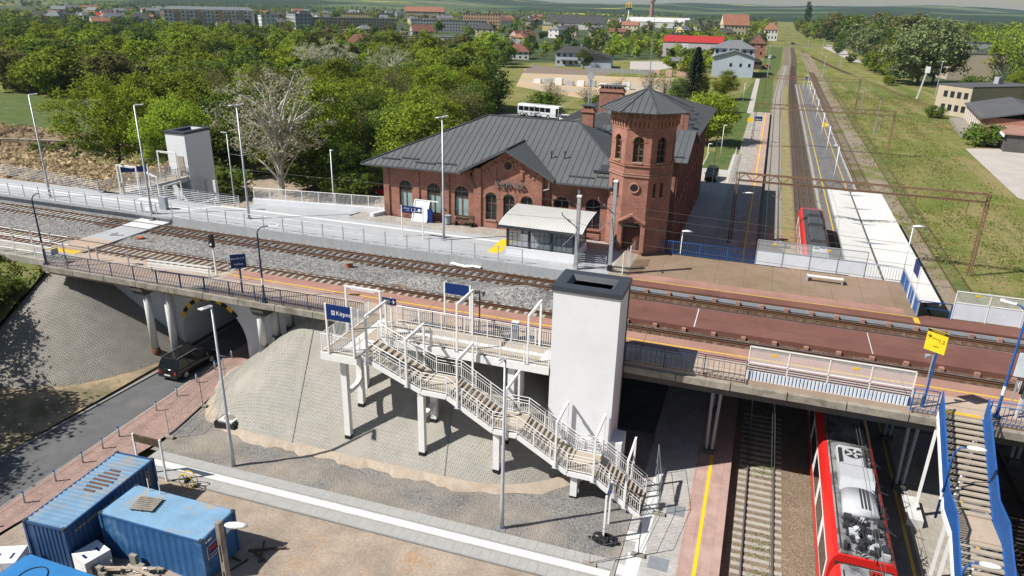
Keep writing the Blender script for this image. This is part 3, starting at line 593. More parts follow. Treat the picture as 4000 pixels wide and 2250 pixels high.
# platform 2 (island)
M('plat_asphalt', (.155, .15, .15), .9, .18, .7, .14, col2=(.21, .195, .185), c2at=(.5, .7))
p2 = struct(MB().box(8.72, 15.0, -20, 306, -.5, .27).build('platform', 'plat_asphalt'))
for a, b_, mt in ((8.7, 9.15, 'old_slabs'), (14.6, 15.02, 'old_slabs'), (10.0, 10.16, 'yellow_line'), (13.45, 13.6, 'yellow_line')): MB().box(a, b_, -20, 306, .27, .276 if mt == 'yellow_line' else .28).build('warning_line' if mt == 'yellow_line' else 'edge_slab', mt, p2)
MB().box(10.4, 13.3, -20, 48, .27, .275).build('surface', 'old_slabs', p2)
# bridge piers
for x, y in ((-.5, 40.7), (-.5, 46), (-.5, 52), (-.5, 58.5), (10.3, 41), (10.3, 46.5), (10.3, 52.5), (17.5, 41), (17.5, 46.5), (17.5, 52)):
    pr_ = thing('bridge_pier', 'pale steel twin post pier standing on the ' + ('pink edged platform under the bridge' if x < 5 else 'island platform under the bridge' if x < 15 else 'grass under the bridge'), 'pier', (x, y, .2), 'piers under the railway bridge')
    for dx in (-.16, .16): MB().cyl((x + dx, y, .2), (x + dx * 1.6, y, 5.4), .1, .1, 8).build('post', 'grey_steel', pr_)
    MB().box(x - .32, x + .32, y - .3, y + .3, .2, .55).build('plinth', 'dark_concrete', pr_)
struct(MB().box(40, 62, 38.4, 53, -.4, 5.6).build('embankment', 'old_concrete'))

# ------------------------------------------------------------ electric train
M('train_red', (.62, .022, .018), .35, .06, 1.0, .05, spec=.5)
M('train_roof', (.27, .275, .28), .65, .2, 1.1, .2, col2=(.07, .07, .072), c2at=(.47, .6))
M('train_roof_dark', (.075, .078, .082), .6, .2, 1.2, .15)
M('train_unit', (.46, .47, .49), .4, .06, 1.2, .06)
M('train_dark', (.035, .036, .04), .55, .2, 2, .1)
TX = 6.9
def train_sec(k=1.0):
    return [(-1.42, .15), (-1.44, .9), (-1.44, 2.55), (-1.40, 2.95), (-1.28, 3.32), (-1.12, 3.48), (1.12, 3.48), (1.28, 3.32), (1.40, 2.95), (1.44, 2.55), (1.44, .9), (1.42, .15)]
tr = thing('electric_train', 'red electric passenger train with pale equipment packed roof', 'train', (TX, 40, -.15))
def loft(secs):
    mb = MB(); n_ = len(secs[0]); vs = [p for s_ in secs for p in s_]
    return mb.add(vs, [(i * n_ + k, i * n_ + (k + 1) % n_, (i + 1) * n_ + (k + 1) % n_, (i + 1) * n_ + k) for i in range(len(secs) - 1) for k in range(n_)] + [tuple(range(n_))[::-1], tuple(range((len(secs) - 1) * n_, len(secs) * n_))])
def fan(mb, x, y, z, r):
    mb.cyl((x, y, z), (x, y, z + .06), r, r, 20)
CARS = [(6.0, 28.9), (29.5, 50.6), (51.2, 72.2), (72.8, 96.6)]
for ci, (ya, yb) in enumerate(CARS):
    secs = [[(TX + a, ya, b_) for a, b_ in train_sec()], [(TX + a, yb - (2.6 if ci == 3 else 0), b_) for a, b_ in train_sec()]]
    if ci == 3: secs += [[(TX + a * .97, yb - 1.2, b_ if b_ < 1 else .9 + (b_ - .9) * .92) for a, b_ in train_sec()], [(TX + a * .8, yb, b_ if b_ < 1 else .9 + (b_ - .9) * .42) for a, b_ in train_sec()]]
    bd = loft(secs).build('car_body', 'train_red', tr)
    y1 = yb - (2.8 if ci == 3 else .08)
    MB().prism([(TX - 1.1, 3.485), (TX + 1.1, 3.485), (TX + .95, 3.56), (TX - .95, 3.56)], ya + .1, y1, 'y').build('roof', 'train_roof' if ci < 2 else 'train_roof_dark', bd)
    for s_ in (-1, 1):
        MB().box(TX + s_ * 1.435, TX + s_ * 1.447, ya + .5, y1 - .4, 1.0, 2.62).build('window_frame', 'white_paint', bd) if True else 0
        y = ya + .75
        while y < y1 - 3: MB().box(TX + s_ * 1.446, TX + s_ * 1.456, y, y + 2.5, 1.12, 2.5).build('window', 'car_glass', bd); y += 3.3
        MB().cyl((TX + s_ * 1.0, ya + .4, 3.55), (TX + s_ * 1.0, y1 - .4, 3.55), .035, n=6).build('roof_cable', 'train_dark', bd)
    if ci < 3: MB().box(TX - 1.2, TX + 1.2, yb, yb + .6, .6, 3.1).build('gangway_bellows', 'rubber', tr)
    MB().box(TX - 1.15, TX + 1.15, ya + 1, y1 - 1, -.05, .2).build('underframe', 'train_dark', tr)
    for yy in (ya + 3, ya + 4.4, y1 - 4.4, y1 - 3):
        for s_ in (-1, 1): MB().cyl((TX + s_ * .68, yy, .3), (TX + s_ * .82, yy, .3), .43, n=14).build('wheel', 'train_dark', tr)
# roof kit of the near car
K2 = bpy.data.objects['car_body.001']
def rbox(name, mat, x0, x1, y0, y1, z1, z0=3.55, ch=.08, parent=K2):
    mb = MB(); mb.prism([(x0, z0), (x1, z0), (x1, z1 - ch), (x1 - ch, z1), (x0 + ch, z1), (x0, z1 - ch)], y0, y1, 'y'); return mb.build(name, mat, parent)
u = rbox('air_unit', 'train_unit', TX - .75, TX + .62, 36.4, 38.2, 3.98, ch=.14); MB().cyl((TX + .05, 37.5, 3.975), (TX + .05, 37.5, 4.0), .46, n=20).build('fan_grille', 'train_dark', K2)
for k in range(5): a = k * 1.2566; MB().bar((TX + .05, 37.5, 4.01), (TX + .05 + .42 * math.cos(a), 37.5 + .42 * math.sin(a), 4.01), .14, .015).build('fan_blade', 'train_unit', K2)
MB().box(TX - .70, TX - .52, 36.5, 37.9, 3.85, 4.005).build('grille', 'train_dark', K2)
mb = MB(); mb.prism([(34.55, 3.55), (36.3, 3.55), (36.3, 4.0), (35.0, 4.06)], TX - .78, TX + .86, 'x'); mb.build('inverter_box', 'train_unit', K2)
mb = MB(); mb.prism([(TX - .8 + .84 * (1 - math.cos(math.pi * i / 10)), 3.55 + .52 * math.sin(math.pi * i / 10) ** .7) for i in range(11)], 32.4, 34.2, 'y'); mb.build('silver_tank', 'train_unit', K2, True)
for k in range(3): MB().box(TX + .0 + .16 * k, TX + .07 + .16 * k, 32.5, 34.1, 4.05, 4.10).build('tank_strap', 'train_dark', K2)
for x, y in ((TX - .45, 38.35), (TX - .25, 31.35)): MB().cyl((x, y, 3.55), (x, y, 3.78), .2, .14, 12).build('vent_dome', 'plastic_white', K2, True)
mb = MB()
for k in range(70):
    x, y = TX + random.uniform(-.8, .95) if k < 46 else TX + random.uniform(.75, 1.0), random.uniform(29.6, 32.2) if k < 46 else random.uniform(30, 39); mb.tube([(x, y, 3.6), (x + random.uniform(-.3, .3), y + random.uniform(-.5, .5), 3.6 + random.uniform(.1, .35)), (x + random.uniform(-.6, .6), y + random.uniform(-.8, .8), 3.62)], .025, 5)
q = mb.build('cable_bundle', 'train_dark', K2); q['kind'] = 'stuff'
for k in range(26): rbox('roof_box', 'train_dark' if k % 3 else 'train_unit', *(lambda x, y: (x, x + random.uniform(.12, .4), y, y + random.uniform(.15, .45)))(TX + random.uniform(-.9, .7), random.uniform(29.7, 32.0)), 3.62 + random.uniform(.05, .22), ch=.02)
K1 = bpy.data.objects['car_body']
M('insulator_red', (.35, .03, .02), .4, .1, 5, .05)
for k in range(6):
    x = TX + .1 + .16 * (k % 3); y = 28.3 - .35 * (k // 3)
    mb = MB()
    for j in range(5): mb.cyl((x, y, 3.56 + .07 * j), (x, y, 3.60 + .07 * j), .09, n=10); mb.cyl((x, y, 3.6 + .07 * j), (x, y, 3.63 + .07 * j), .05, n=8)
    mb.build('insulator', 'insulator_red', K1)
for s_ in (-.45, .45): MB().tube([(TX + s_, 27.6, 3.6), (TX + s_ * .6, 25.8, 4.2), (TX + s_ * .6, 27.4, 4.7)], .03).build('pantograph_arm', 'train_dark', K1)
# darker kit on the far car
K4 = bpy.data.objects['car_body.003']
y = 74
for k, (L, wd, h) in enumerate(((2.0, .8, .55), (1.6, .9, .4), (2.2, .85, .6), (2.0, .9, .5), (1.4, .8, .35), (2.4, .9, .6), (2.0, .85, .5), (1.8, .8, .45))):
    rbox('roof_unit', 'train_roof_dark' if k else 'train_unit', TX - wd + .1, TX + wd, y, y + L, 3.56 + h, parent=K4, ch=.16); y += L + .35
for x, y in ((TX - .3, 75.2), (TX + .3, 75.6)): MB().cyl((x, y, 4.1), (x, y, 4.13), .28, n=16).build('fan_grille', 'train_dark', K4)

# ------------------------------------------------------------ island canopy, platform lamps
M('canopy_sheet', (.58, .57, .545), .6, .06, .5, .06, col2=(.46, .42, .36), c2at=(.56, .8))
cp = thing('platform_canopy', 'long white corrugated butterfly canopy over the island platform', 'canopy', (12, 84, .3))
def corr(x0, x1, y0, y1, za, zb, pitch=.42, d=.05):
    mb = MB(); ys_ = []; y = y0
    while y < y1: ys_ += [(y, 0), (y + pitch * .5, 0), (y + pitch * .6, d), (y + pitch * .9, d)]; y += pitch
    vs = []
    for y, h in ys_: vs += [(x0, y, za + h), (x1, y, zb + h)]
    k = len(ys_); top = [(2 * i, 2 * i + 1, 2 * i + 3, 2 * i + 2) for i in range(k - 1)]
    return mb.add(vs, top)
corr(9.0, 11.78, 63, 103.5, 4.25, 3.95).build('roof_sheet', 'canopy_sheet', cp); corr(11.98, 15.5, 63, 103.5, 3.95, 4.3).build('roof_sheet', 'canopy_sheet', cp)
MB().box(11.76, 12.0, 63, 103.5, 3.82, 3.9).build('valley_gutter', 'dark_concrete', cp); MB().box(15.42, 15.56, 63, 103.5, 4.05, 4.24).build('fascia', 'galvanised', cp); MB().box(8.95, 9.05, 63, 103.5, 4.0, 4.2).build('fascia', 'galvanised', cp)
for k in range(6): MB().bar((11.88, 65 + 7.3 * k, .3), (11.88, 65 + 7.3 * k, 3.85), .2).build('column', 'grey_steel', cp); MB().bar((9.2, 65 + 7.3 * k, 4.05), (15.3, 65 + 7.3 * k, 4.05), .12, .16).build('rafter', 'grey_steel', cp)
def pole_lamp(name, label, x, y, z, h, arm=(.0, 0), head=(.7, .25), pole='white_paint', hm='plastic_white', group=None, r=.06, curve=.0, base=True):
    o = thing(name, label, 'lamp', (x, y, z), group)
    a = Vector((arm[0], arm[1], 0)); L = a.length; d = a.normalized() if L > 0 else Vector((1, 0, 0))
    if curve: pts = [(x, y, z), (x, y, z + h - curve)] + [(x + d.x * L * (1 - math.cos(t)), y + d.y * L * (1 - math.cos(t)), z + h - curve + curve * math.sin(t)) for t in [math.pi / 2 * i / 6 for i in range(1, 7)]]
    else: pts = [(x, y, z), (x, y, z + h)]
    MB().tube(pts, [r] * 2 + [r * .65] * (len(pts) - 2) if curve else [r, r * .7], 10).build('pole', pole, o, True)
    e = Vector(pts[-1]); w_ = Vector((-d.y, d.x, 0)) * head[1] / 2; q = e + d * head[0]
    mb = MB(); s1 = e - d * .05; 
    mb.add([s1 - w_ * .5 + Vector((0, 0, -.03)), s1 + w_ * .5 + Vector((0, 0, -.03)), q + w_ * .8 + Vector((0, 0, .02)), q - w_ * .8 + Vector((0, 0, .02)), s1 - w_ * .4 + Vector((0, 0, .07)), s1 + w_ * .4 + Vector((0, 0, .07)), (s1 + q) / 2 + w_ + Vector((0, 0, .13)), q + w_ * .6 + Vector((0, 0, .09)), q - w_ * .6 + Vector((0, 0, .09)), (s1 + q) / 2 - w_ + Vector((0, 0, .13))], [(0, 3, 2, 1), (4, 5, 6, 9), (9, 6, 7, 8), (0, 1, 5, 4), (1, 2, 7, 6, 5), (2, 3, 8, 7), (3, 0, 4, 9, 8)])
    mb.build('lamp_head', hm, o, True)
    if base: MB().box(x - .17, x + .17, y - .17, y + .17, z, z + .03).build('base_plate', 'galv_dark', o)
    return o
L0 = pole_lamp('platform_lamp', 'white lamp post standing along the middle of the island platform', 11.73, 126.8, .3, 6.0, (-.1, 0), (.9, .35), group='lamp posts along the island platform', r=.09); LP_ = tree_parts(L0)
for y in (150, 170.5, 197, 223, 246.5, 270): copy_thing(L0, (11.73, y, .3), parts=LP_)
for x, y, h, lab in ((-6.98, 139.5, 6.2, 'white lamp post on the grass behind the parked black van'), (-6.3, 111.4, 7.7, 'tall white lamp post in front of the parked black van'), (-9.0, 135, 3.4, 'short grey lamp post on the grass beside the round maple'), (-7.4, 239.6, 5.1, 'white lamp post beside the path to the white house')): pole_lamp('yard_lamp', lab, x, y, .25, h, (.1, 0), (.7, .3), r=.07)
pole_lamp('platform_lamp', 'white lamp with curved arm beside the first gantry post', -1.9, 88.5, .3, 5.7, (.9, 0), (.95, .36), pole='grey_steel', r=.07, curve=.5)
# ------------------------------------------------------------ lattice gantries and posts
def gantry(label, x0, x1, y, lab_h=8.7):
    o = thing('catenary_gantry', label, 'gantry', ((x0 + x1) / 2, y, -.3), 'rusty gantries over the lower tracks')
    for x in (x0, x1):
        mb = MB()
        for dx in (-.16, .16):
            for dy in (-.16, .16): mb.bar((x + dx, y + dy, -.3), (x + dx * .8, y + dy * .8, lab_h + .1), .07)
        k = 0; z = 0
        while z < lab_h - .5:
            for dy in (-.16, .16): mb.bar((x - .15 if k % 2 else x + .15, y + dy, z), (x + .15 if k % 2 else x - .15, y + dy, z + .55), .035)
            z += .55; k += 1
        mb.build('lattice_post', 'rusty_steel', o)
    for z in (lab_h, lab_h - .85):
        for dy in (-.28, .28): MB().bar((x0, y + dy, z), (x1, y + dy, z), .1).build('chord', 'rusty_steel', o)
    k = int((x1 - x0) / .8)
    for dy in (-.28, .28):
        mb = MB()
        for i in range(k):
            xa, xb = lerp(x0, x1, i / k), lerp(x0, x1, (i + 1) / k); za, zb = (lab_h, lab_h - .85) if i % 2 else (lab_h - .85, lab_h)
            mb.bar((xa, y + dy, za), (xb, y + dy, zb), .05)
        mb.build('web_bars', 'rusty_steel', o)
    mb = MB()
    for i in range(0, k + 1, 2): mb.bar((lerp(x0, x1, i / k), y - .28, lab_h), (lerp(x0, x1, i / k), y + .28, lab_h), .05)
    mb.build('cross_bars', 'rusty_steel', o)
    for xc in (interp(C1, y), interp(C2, y), 16.5, 21.5):
        if x0 < xc < x1: MB().bar((xc, y, lab_h - .85), (xc, y, lab_h - 2.4), .06).build('drop_arm', 'rusty_steel', o); MB().bar((xc - .8, y, lab_h - 2.2), (xc + .4, y, lab_h - 2.7), .045).build('register_arm', 'rusty_steel', o)
    return o
gantry('rusty lattice gantry spanning tracks at the end of the canopy', -2.1, 23.2, 86.6); gantry('rusty lattice gantry over the island platform with its lamps', -2.1, 23.4, 158.9, 8.6); gantry('distant rusty gantry near the white house', -1.5, 24.0, 235, 8.4)
for x, y, h in ((24.0, 186.5, 8.1), (24.2, 223, 8.2), (24.3, 238.5, 8.0)):
    o = thing('mast', 'grey steel mast standing alone in the grass', 'mast', (x, y, -.35), 'single masts in the grass'); MB().tube([(x, y, -.35), (x, y, h)], [.16, .09], 8).build('pole', 'galv_dark', o); MB().box(x - .12, x + .12, y - .3, y + .3, h, h + .25).build('cap', 'dark_concrete', o)
def wire(name, label, pts, r=.012, cat='wire', group=None, sag=0, mt='wire'):
    P_ = []
    for (a, b_) in zip(pts, pts[1:]):
        k = 12
        for i in range(k): t = i / k; P_.append((lerp(a[0], b_[0], t), lerp(a[1], b_[1], t), lerp(a[2], b_[2], t) - sag * 4 * t * (1 - t)))
    P_.append(pts[-1]); return tag(MB().tube(P_, r, 4).build(name, mt, None), label, cat, group)
for xc, lab in ((2.67, 'lower track beside the pink platform edge'), (7.0, 'red train')):
    wire('contact_wire', 'paired overhead wires above the ' + lab, [(xc, -10, 5.0), (xc, 36, 4.95), (xc, 62, 4.95), (xc, 86.6, 5.3), (interp(C2 if xc > 4 else C1, 158.9), 158.9, 5.5), (interp(C2 if xc > 4 else C1, 235), 235, 5.6)], .014, group='overhead wires')
    wire('messenger_wire', 'upper overhead wire above the ' + lab, [(xc + .12, -10, 5.25), (xc + .12, 36, 5.1), (xc + .12, 62, 5.1), (xc + .1, 86.6, 7.3), (interp(C2 if xc > 4 else C1, 158.9), 158.9, 7.3), (interp(C2 if xc > 4 else C1, 235), 235, 7.3)], .014, group='overhead wires', sag=.12)
for Y, z0, z1, lab in ((49.9, 13.1, 12.7, 'highest overhead wire over the far upper track'), (50.05, 11.0, 11.3, 'lower overhead wire over the far upper track')):
    wire('overhead_wire', lab, [(-150, Y, z0), (-70, Y, z0), (-12.4, Y - .2, z1 + .3), (-9.8, Y, z1 + .3), (60, Y, z1 - .6)], .011, group='overhead wires', sag=.35)
wire('overhead_wire', 'overhead wire running right from the grey catenary post', [(-9.8, 49.9, 12.4), (60, 49.9, 11.2)], .011, group='overhead wires', sag=.2); wire('overhead_wire', 'pale overhead wire over the near upper track', [(-12.4, 44.0, 12.3), (60, 43.7, 11.7)], .011, group='overhead wires', sag=.25)
# ------------------------------------------------------------ railings and fences
def along(pts, step):
    """points every step metres along a polyline, with the ends"""
    out = []
    for a, b_ in zip(pts, pts[1:]):
        a = Vector(a); b_ = Vector(b_); k = max(1, round((b_ - a).length / step))
        for i in range(k): out.append(a.lerp(b_, i / k))
    out.append(Vector(pts[-1])); return out
def railing(name, label, pts, mat, h=1.1, post=2.0, bar=.13, pr_=.025, br=.011, low=.12, extra=(), group=None, cat='railing', top_r=.026, parent=None, square=False):
    o = parent or thing(name, label, cat, pts[0], group); up = Vector((0, 0, 1))
    P_ = [Vector(p) for p in pts]
    MB().tube([p + up * h for p in P_], top_r, 6).build('handrail', mat, o, True)
    if low is not None: MB().tube([p + up * low for p in P_], .018, 5).build('lower_rail', mat, o)
    for e in extra: MB().tube([p + up * e for p in P_], .02, 5).build('middle_rail', mat, o)
    pm = MB().box(-pr_, pr_, -pr_, pr_, 0, h).mesh('post', mat)
    for p in along(pts, post): piece('post', pm, o, p)
    if bar:
        mb = MB()
        for a, b_ in zip(P_, P_[1:]):
            k = max(1, int((b_ - a).length / bar))
            for i in range(1, k): p = a.lerp(b_, i / k); mb.bar(p + up * low, p + up * (h if not extra or max(extra) < h * .75 else min(e for e in extra if e > h * .6)), br * 2)
        q = mb.build('infill_bars', mat, o); q['kind'] = 'stuff'
    return o
def portal(name, label, a, b_, h, mat='white_paint', w_=.11, lamp=True, group=None, cat='lamp frame', parent=None):
    """two posts and a beam with a tube lamp below it"""
    o = parent or thing(name, label, cat, a, group); a = Vector(a); b_ = Vector(b_); up = Vector((0, 0, 1))
    for p in (a, b_): MB().bar(p, p + up * (h - w_ / 2), w_, w_, (1, 0, 0)).build('post', mat, o); MB().box(p.x - .13, p.x + .13, p.y - .13, p.y + .13, p.z, p.z + .025).build('foot_plate', 'galvanised', o)
    d = (b_ - a).normalized(); MB().bar(a + up * h - d * w_ / 2, b_ + up * h + d * w_ / 2, w_, w_).build('beam', mat, o)
    if lamp: MB().bar(a.lerp(b_, .15) + up * (h - .12), a.lerp(b_, .85) + up * (h - .12), .09, .07).build('tube_lamp', 'plastic_white', o)
    return o

# ------------------------------------------------------------ lifts
def lift(name, label, x0, x1, y0, y1, zb, zt, door=None):
    o = thing(name, label, 'lift', ((x0 + x1) / 2, (y0 + y1) / 2, zb))
    MB().box(x0, x1, y0, y1, zb, zt - .28).build('shaft', 'white_wall', o)
    mb = MB(); e = .09; wi = .55; zi = zt - .75
    X0, X1, Y0, Y1 = x0 - e, x1 + e, y0 - e, y1 + e; a0, a1, b0, b1 = x0 + wi, x1 - wi, y0 + wi, y1 - wi
    mb.add([(X0, Y0, zt - .28), (X1, Y0, zt - .28), (X1, Y1, zt - .28), (X0, Y1, zt - .28), (X0, Y0, zt), (X1, Y0, zt), (X1, Y1, zt), (X0, Y1, zt), (a0, b0, zt), (a1, b0, zt), (a1, b1, zt), (a0, b1, zt), (a0 + .25, b0 + .25, zi + .45), (a1 - .25, b0 + .25, zi + .45), (a1 - .25, b1 - .25, zi + .45), (a0 + .25, b1 - .25, zi + .45)],
           [(0, 1, 5, 4), (1, 2, 6, 5), (2, 3, 7, 6), (3, 0, 4, 7), (4, 5, 9, 8), (5, 6, 10, 9), (6, 7, 11, 10), (7, 4, 8, 11), (8, 9, 13, 12), (9, 10, 14, 13), (10, 11, 15, 14), (11, 8, 12, 15), (0, 3, 2, 1)])
    mb.build('roof_rim', 'anthracite', o)
    MB().box(a0 + .2, a1 - .2, b0 + .2, b1 - .2, zi + .40, zi + .452).build('skylight', 'shelter_dark', o)
    if door:
        dx0, dx1, dz0, dz1, yy = door
        MB().box(dx0 - .08, dx1 + .08, yy - .05, yy - .005, dz0, dz1 + .08).build('door_frame', 'galvanised', o); MB().box(dx0, dx1, yy - .06, yy - .051, dz0, dz1).build('door_leaf', 'tread_concrete', o)
    return o
M('shelter_dark', (.10, .12, .12), .3, .1, 2, .05)
lf = lift('lift_tower', 'tall white lift shaft with dark rim beside the new staircase', -9.6, -5.9, 35.5, 38.2, .3, 12.0)
MB().box(-9.66, -9.605, 36.2, 37.6, 7.0, 9.2).build('door_leaf', 'galvanised', lf); MB().box(-5.9, -5.86, 37.95, 38.2, .5, 11.7).build('corner_strip', 'anthracite', lf)
MB().box(-5.93, -5.2, 35.6, 37.0, .3, 2.9).build('entrance_porch', 'white_wall', lf)
l2 = lift('lift_tower', 'white lift shaft standing before the trees at the end of the gangway', -64.0, -61.3, 65.5, 69.6, -.3, 12.0, (-62.6, -61.9, 7.0, 9.2, 65.5))

# ------------------------------------------------------------ new staircase
ST = thing('new_staircase', 'new white steel staircase descending from the gangway beside the lift', 'staircase', (-12, 34, 0))
Y0, Y1 = 33.05, 35.15
prof = [(-20.35, 7.0), (-16.5, 5.45), (-14.9, 5.45), (-12.1, 3.85), (-10.65, 3.85), (-7.7, 2.15), (-6.2, 2.15), (-3.55, .36)]
def stair_z(x):
    for (a, b_), (c_, d) in zip(prof, prof[1:]):
        if a <= x <= c_: return lerp(b_, d, (x - a) / (c_ - a))
    return prof[0][1] if x < prof[0][0] else prof[-1][1]
for i in range(0, 8, 2):
    (xa, za), (xb, zb) = prof[i], prof[i + 1]; k = round((za - zb) / .158); run = (xb - xa) / k
    tm = MB().box(-run * .44, run * .44, Y0 + .04, Y1 - .04, -.09, 0).mesh('tread', 'tread_concrete')
    for v in tm.vertices: v.co.y -= (Y0 + Y1) / 2
    for j in range(k): piece('tread', tm, ST, (xa + run * (j + .5), (Y0 + Y1) / 2, za - (za - zb) * (j + .6) / k))
for xa, xb, z in ((-16.5, -14.9, 5.45), (-12.1, -10.65, 3.85), (-7.7, -6.2, 2.15)):
    MB().box(xa - .12, xb + .1, Y0, Y1, z - .14, z).build('landing', 'tread_concrete', ST)
for y in (Y0 - .04, Y1 + .04):
    mb = MB()
    for a, b_ in zip(prof, prof[1:]): mb.bar((a[0], y, a[1] - .16), (b_[0], y, b_[1] - .16), .06, .30)
    mb.build('stringer', 'white_paint', ST)
    railing('x', '', [(x, y, z) for x, z in prof], 'white_paint', 1.12, 1.25, .135, .028, .010, .14, (.72, .90), parent=ST)
fr = [(-19.82, 7.0 - .25, 2.75), (-17.35, 5.68, 2.7), (-14.22, 4.95, 2.75), (-11.33, 3.85, 2.7), (-8.38, 2.5, 2.6), (-6.2, 2.12, 2.6), (-4.38, .9, 2.75)]
for x, z, h in fr: portal('x', '', (x, Y0 - .12, stair_z(x) - .28), (x, Y1 + .12, stair_z(x) - .28), h + .28, parent=ST)
for x, ys_ in ((-21.65, (33.3, 35.0)), (-16.62, (33.3, 35.0)), (-11.96, (33.4, 34.9)), (-7.32, (33.4, 34.9))):
    top = stair_z(x) - .3 if x > -20.4 else 6.6
    for y in ys_: zb = max(slope_r(x, y), zg(x)); MB().box(x - .19, x + .19, y - .17, y + .17, zb + .12, top).build('leg', 'white_paint', ST); MB().box(x - .2, x + .2, y - .18, y + .18, zb - .4, zb + .12).build('leg_foot', 'rubber', ST)
    zb = max(slope_r(x, ys_[1]), zg(x))
    if top - zb > 1.5:
        q = MB(); zz = lerp(zb, top, .42); q.prism([(ys_[0] + .1, zz - .16), (ys_[0] + .45, zz - .28), (ys_[1] - .45, zz - .28), (ys_[1] - .1, zz), (ys_[1] - .1, zz + .55), (ys_[1] - .22, zz + .1), (ys_[1] - .5, zz - .02), (ys_[0] + .5, zz - .02), (ys_[0] + .22, zz + .1), (ys_[0] + .1, zz + .5)], x - .14, x + .14, 'x'); q.build('cross_beam', 'white_paint', ST)
# gangway and walkway to the lift
GW = thing('gangway', 'light steel gangway from the near platform to the staircase and lift', 'gangway', (-16, 36, 7))
MB().box(-22.65, -20.35, 32.55, 38.2, 6.86, 7.0).build('deck_plate', 'tread_concrete', GW); MB().box(-20.35, -9.65, 35.55, 38.0, 6.86, 7.0).build('deck_plate', 'tread_concrete', GW)
for x0, x1, y0, y1 in ((-22.7, -20.3, 32.5, 32.62), (-22.72, -22.6, 32.62, 38.2), (-20.35, -9.65, 35.45, 35.58)): MB().box(x0, x1, y0, y1, 6.5, 6.98).build('edge_beam', 'white_paint', GW)
for i in range(26): MB().box(-21.75, -21.25, 33.4 + .18 * i, 33.52 + .18 * i, 7.0, 7.008).build('tactile_bar', 'slab_white', GW)
for i in range(17): MB().box(-20.0 + .62 * i, -19.42 + .62 * i, 36.62, 37.0, 7.0, 7.008).build('tactile_slab', 'slab_white', GW)
MB().box(-10.4, -9.66, 36.1, 37.5, 7.0, 7.007).build('tactile_field', 'slab_white', GW); MB().box(-21.1, -20.4, 33.1, 34.9, 7.0, 7.007).build('tactile_field', 'slab_white', GW)
for pts in ([(-22.62, 38.1, 7), (-22.62, 32.6, 7), (-20.4, 32.6, 7)], [(-20.45, 35.4, 7), (-19.9, 35.52, 7), (-9.7, 35.52, 7)], [(-20.5, 37.95, 7), (-9.7, 37.95, 7)]): railing('x', '', pts, 'white_paint', 1.12, 1.5, .135, .028, .010, .14, parent=GW)
for x in (-15.33, -10.97): portal('x', '', (x, 35.55, 6.98), (x, 37.95, 6.98), 2.95, parent=GW)
portal('x', '', (-22.75, 35.7, 6.98), (-20.4, 35.7, 6.98), 2.95, parent=GW)
for x, ys_ in ((-21.9, (36.0, 37.6)), (-12.0, (35.9, 37.6))):
    for y in ys_: zb = max(slope_r(x, y), zg(x)); MB().box(x - .2, x + .2, y - .18, y + .18, zb - .4, 6.8).build('leg', 'white_paint', GW)
    MB().box(x - .15, x + .15, ys_[0], ys_[1], 6.1, 6.5).build('cross_beam', 'white_paint', GW)
# station signs
def board(name, label, p, q, z0, z1, ground, mat='sign_navy', post='white_paint', cat='sign', w_=.1, th=.06):
    """board between two posts; p and q are the (x, y) of the posts"""
    o = thing(name, label, cat, (p[0], p[1], ground))
    for a in (p, q): MB().box(a[0] - w_ / 2, a[0] + w_ / 2, a[1] - w_ / 2, a[1] + w_ / 2, ground, z1 + .04).build('post', post, o)
    MB().bar((p[0] + .03, p[1], (z0 + z1) / 2), (q[0] - .03 if q[0] > p[0] else q[0], q[1], (z0 + z1) / 2), th, z1 - z0).build('panel', mat, o); return o
MATS['lettering'] = M('lettering_white', (.82, .82, .82), .5, .02, 2, 0)
kb_ = board('station_sign', 'navy station name board reading Kępno at the head of the staircase', (-22.1, 32.5), (-20.42, 32.5), 9.18, 10.1, 7.0)
text('lettering', 'Kępno', .36, (-21.42, 32.465, 9.52), (1, 0, 0), (0, 0, 1), 'lettering_white', kb_)
MB().box(-21.72, -21.5, 32.463, 32.468, 9.5, 9.76).build('train_pictogram', 'lettering_white', kb_); MB().box(-21.69, -21.54, 32.459, 32.463, 9.55, 9.71).build('pictogram_mark', 'sign_navy', kb_); MB().box(-21.65, -21.55, 32.456, 32.459, 9.6, 9.65).build('pictogram_mark', 'lettering_white', kb_)
board('blank_board', 'blank navy board on two posts behind the gangway railing', (-17.25, 38.12), (-15.55, 38.12), 9.42, 10.1, 7.0)
o = thing('direction_sign', 'small navy sign with wheelchair symbol and white arrow', 'sign', (-19.95, 36.2, 7)); MB().bar((-19.95, 36.2, 7), (-19.95, 36.2, 9.4), .1).build('post', 'white_paint', o); MB().box(-20.5, -19.55, 36.08, 36.14, 8.98, 9.4).build('panel', 'sign_navy', o)
for x in (-20.44, -20.18): MB().box(x, x + .21, 36.072, 36.08, 9.07, 9.31).build('pictogram', 'lettering_white', o)
MB().bar((-20.38, 36.066, 9.12), (-20.38, 36.066, 9.26), .03).build('pictogram_mark', 'sign_navy', o); MB().tube([(-20.12, 36.066, 9.27), (-20.1, 36.066, 9.18), (-20.03, 36.066, 9.17), (-20.0, 36.066, 9.1)], .014, 5).build('pictogram_mark', 'sign_navy', o); MB().tube([(-20.13 + .06 * math.cos(t), 36.066, 9.14 + .06 * math.sin(t)) for t in [2.4 + i * .5 for i in range(9)]], .01, 5).build('pictogram_mark', 'sign_navy', o)
MB().bar((-19.92, 36.072, 9.19), (-19.66, 36.072, 9.19), .02, .045).build('arrow', 'lettering_white', o)
for s_ in (-1, 1): MB().bar((-19.64, 36.072, 9.19), (-19.76, 36.072, 9.19 + s_ * .1), .02, .045).build('arrow', 'lettering_white', o)
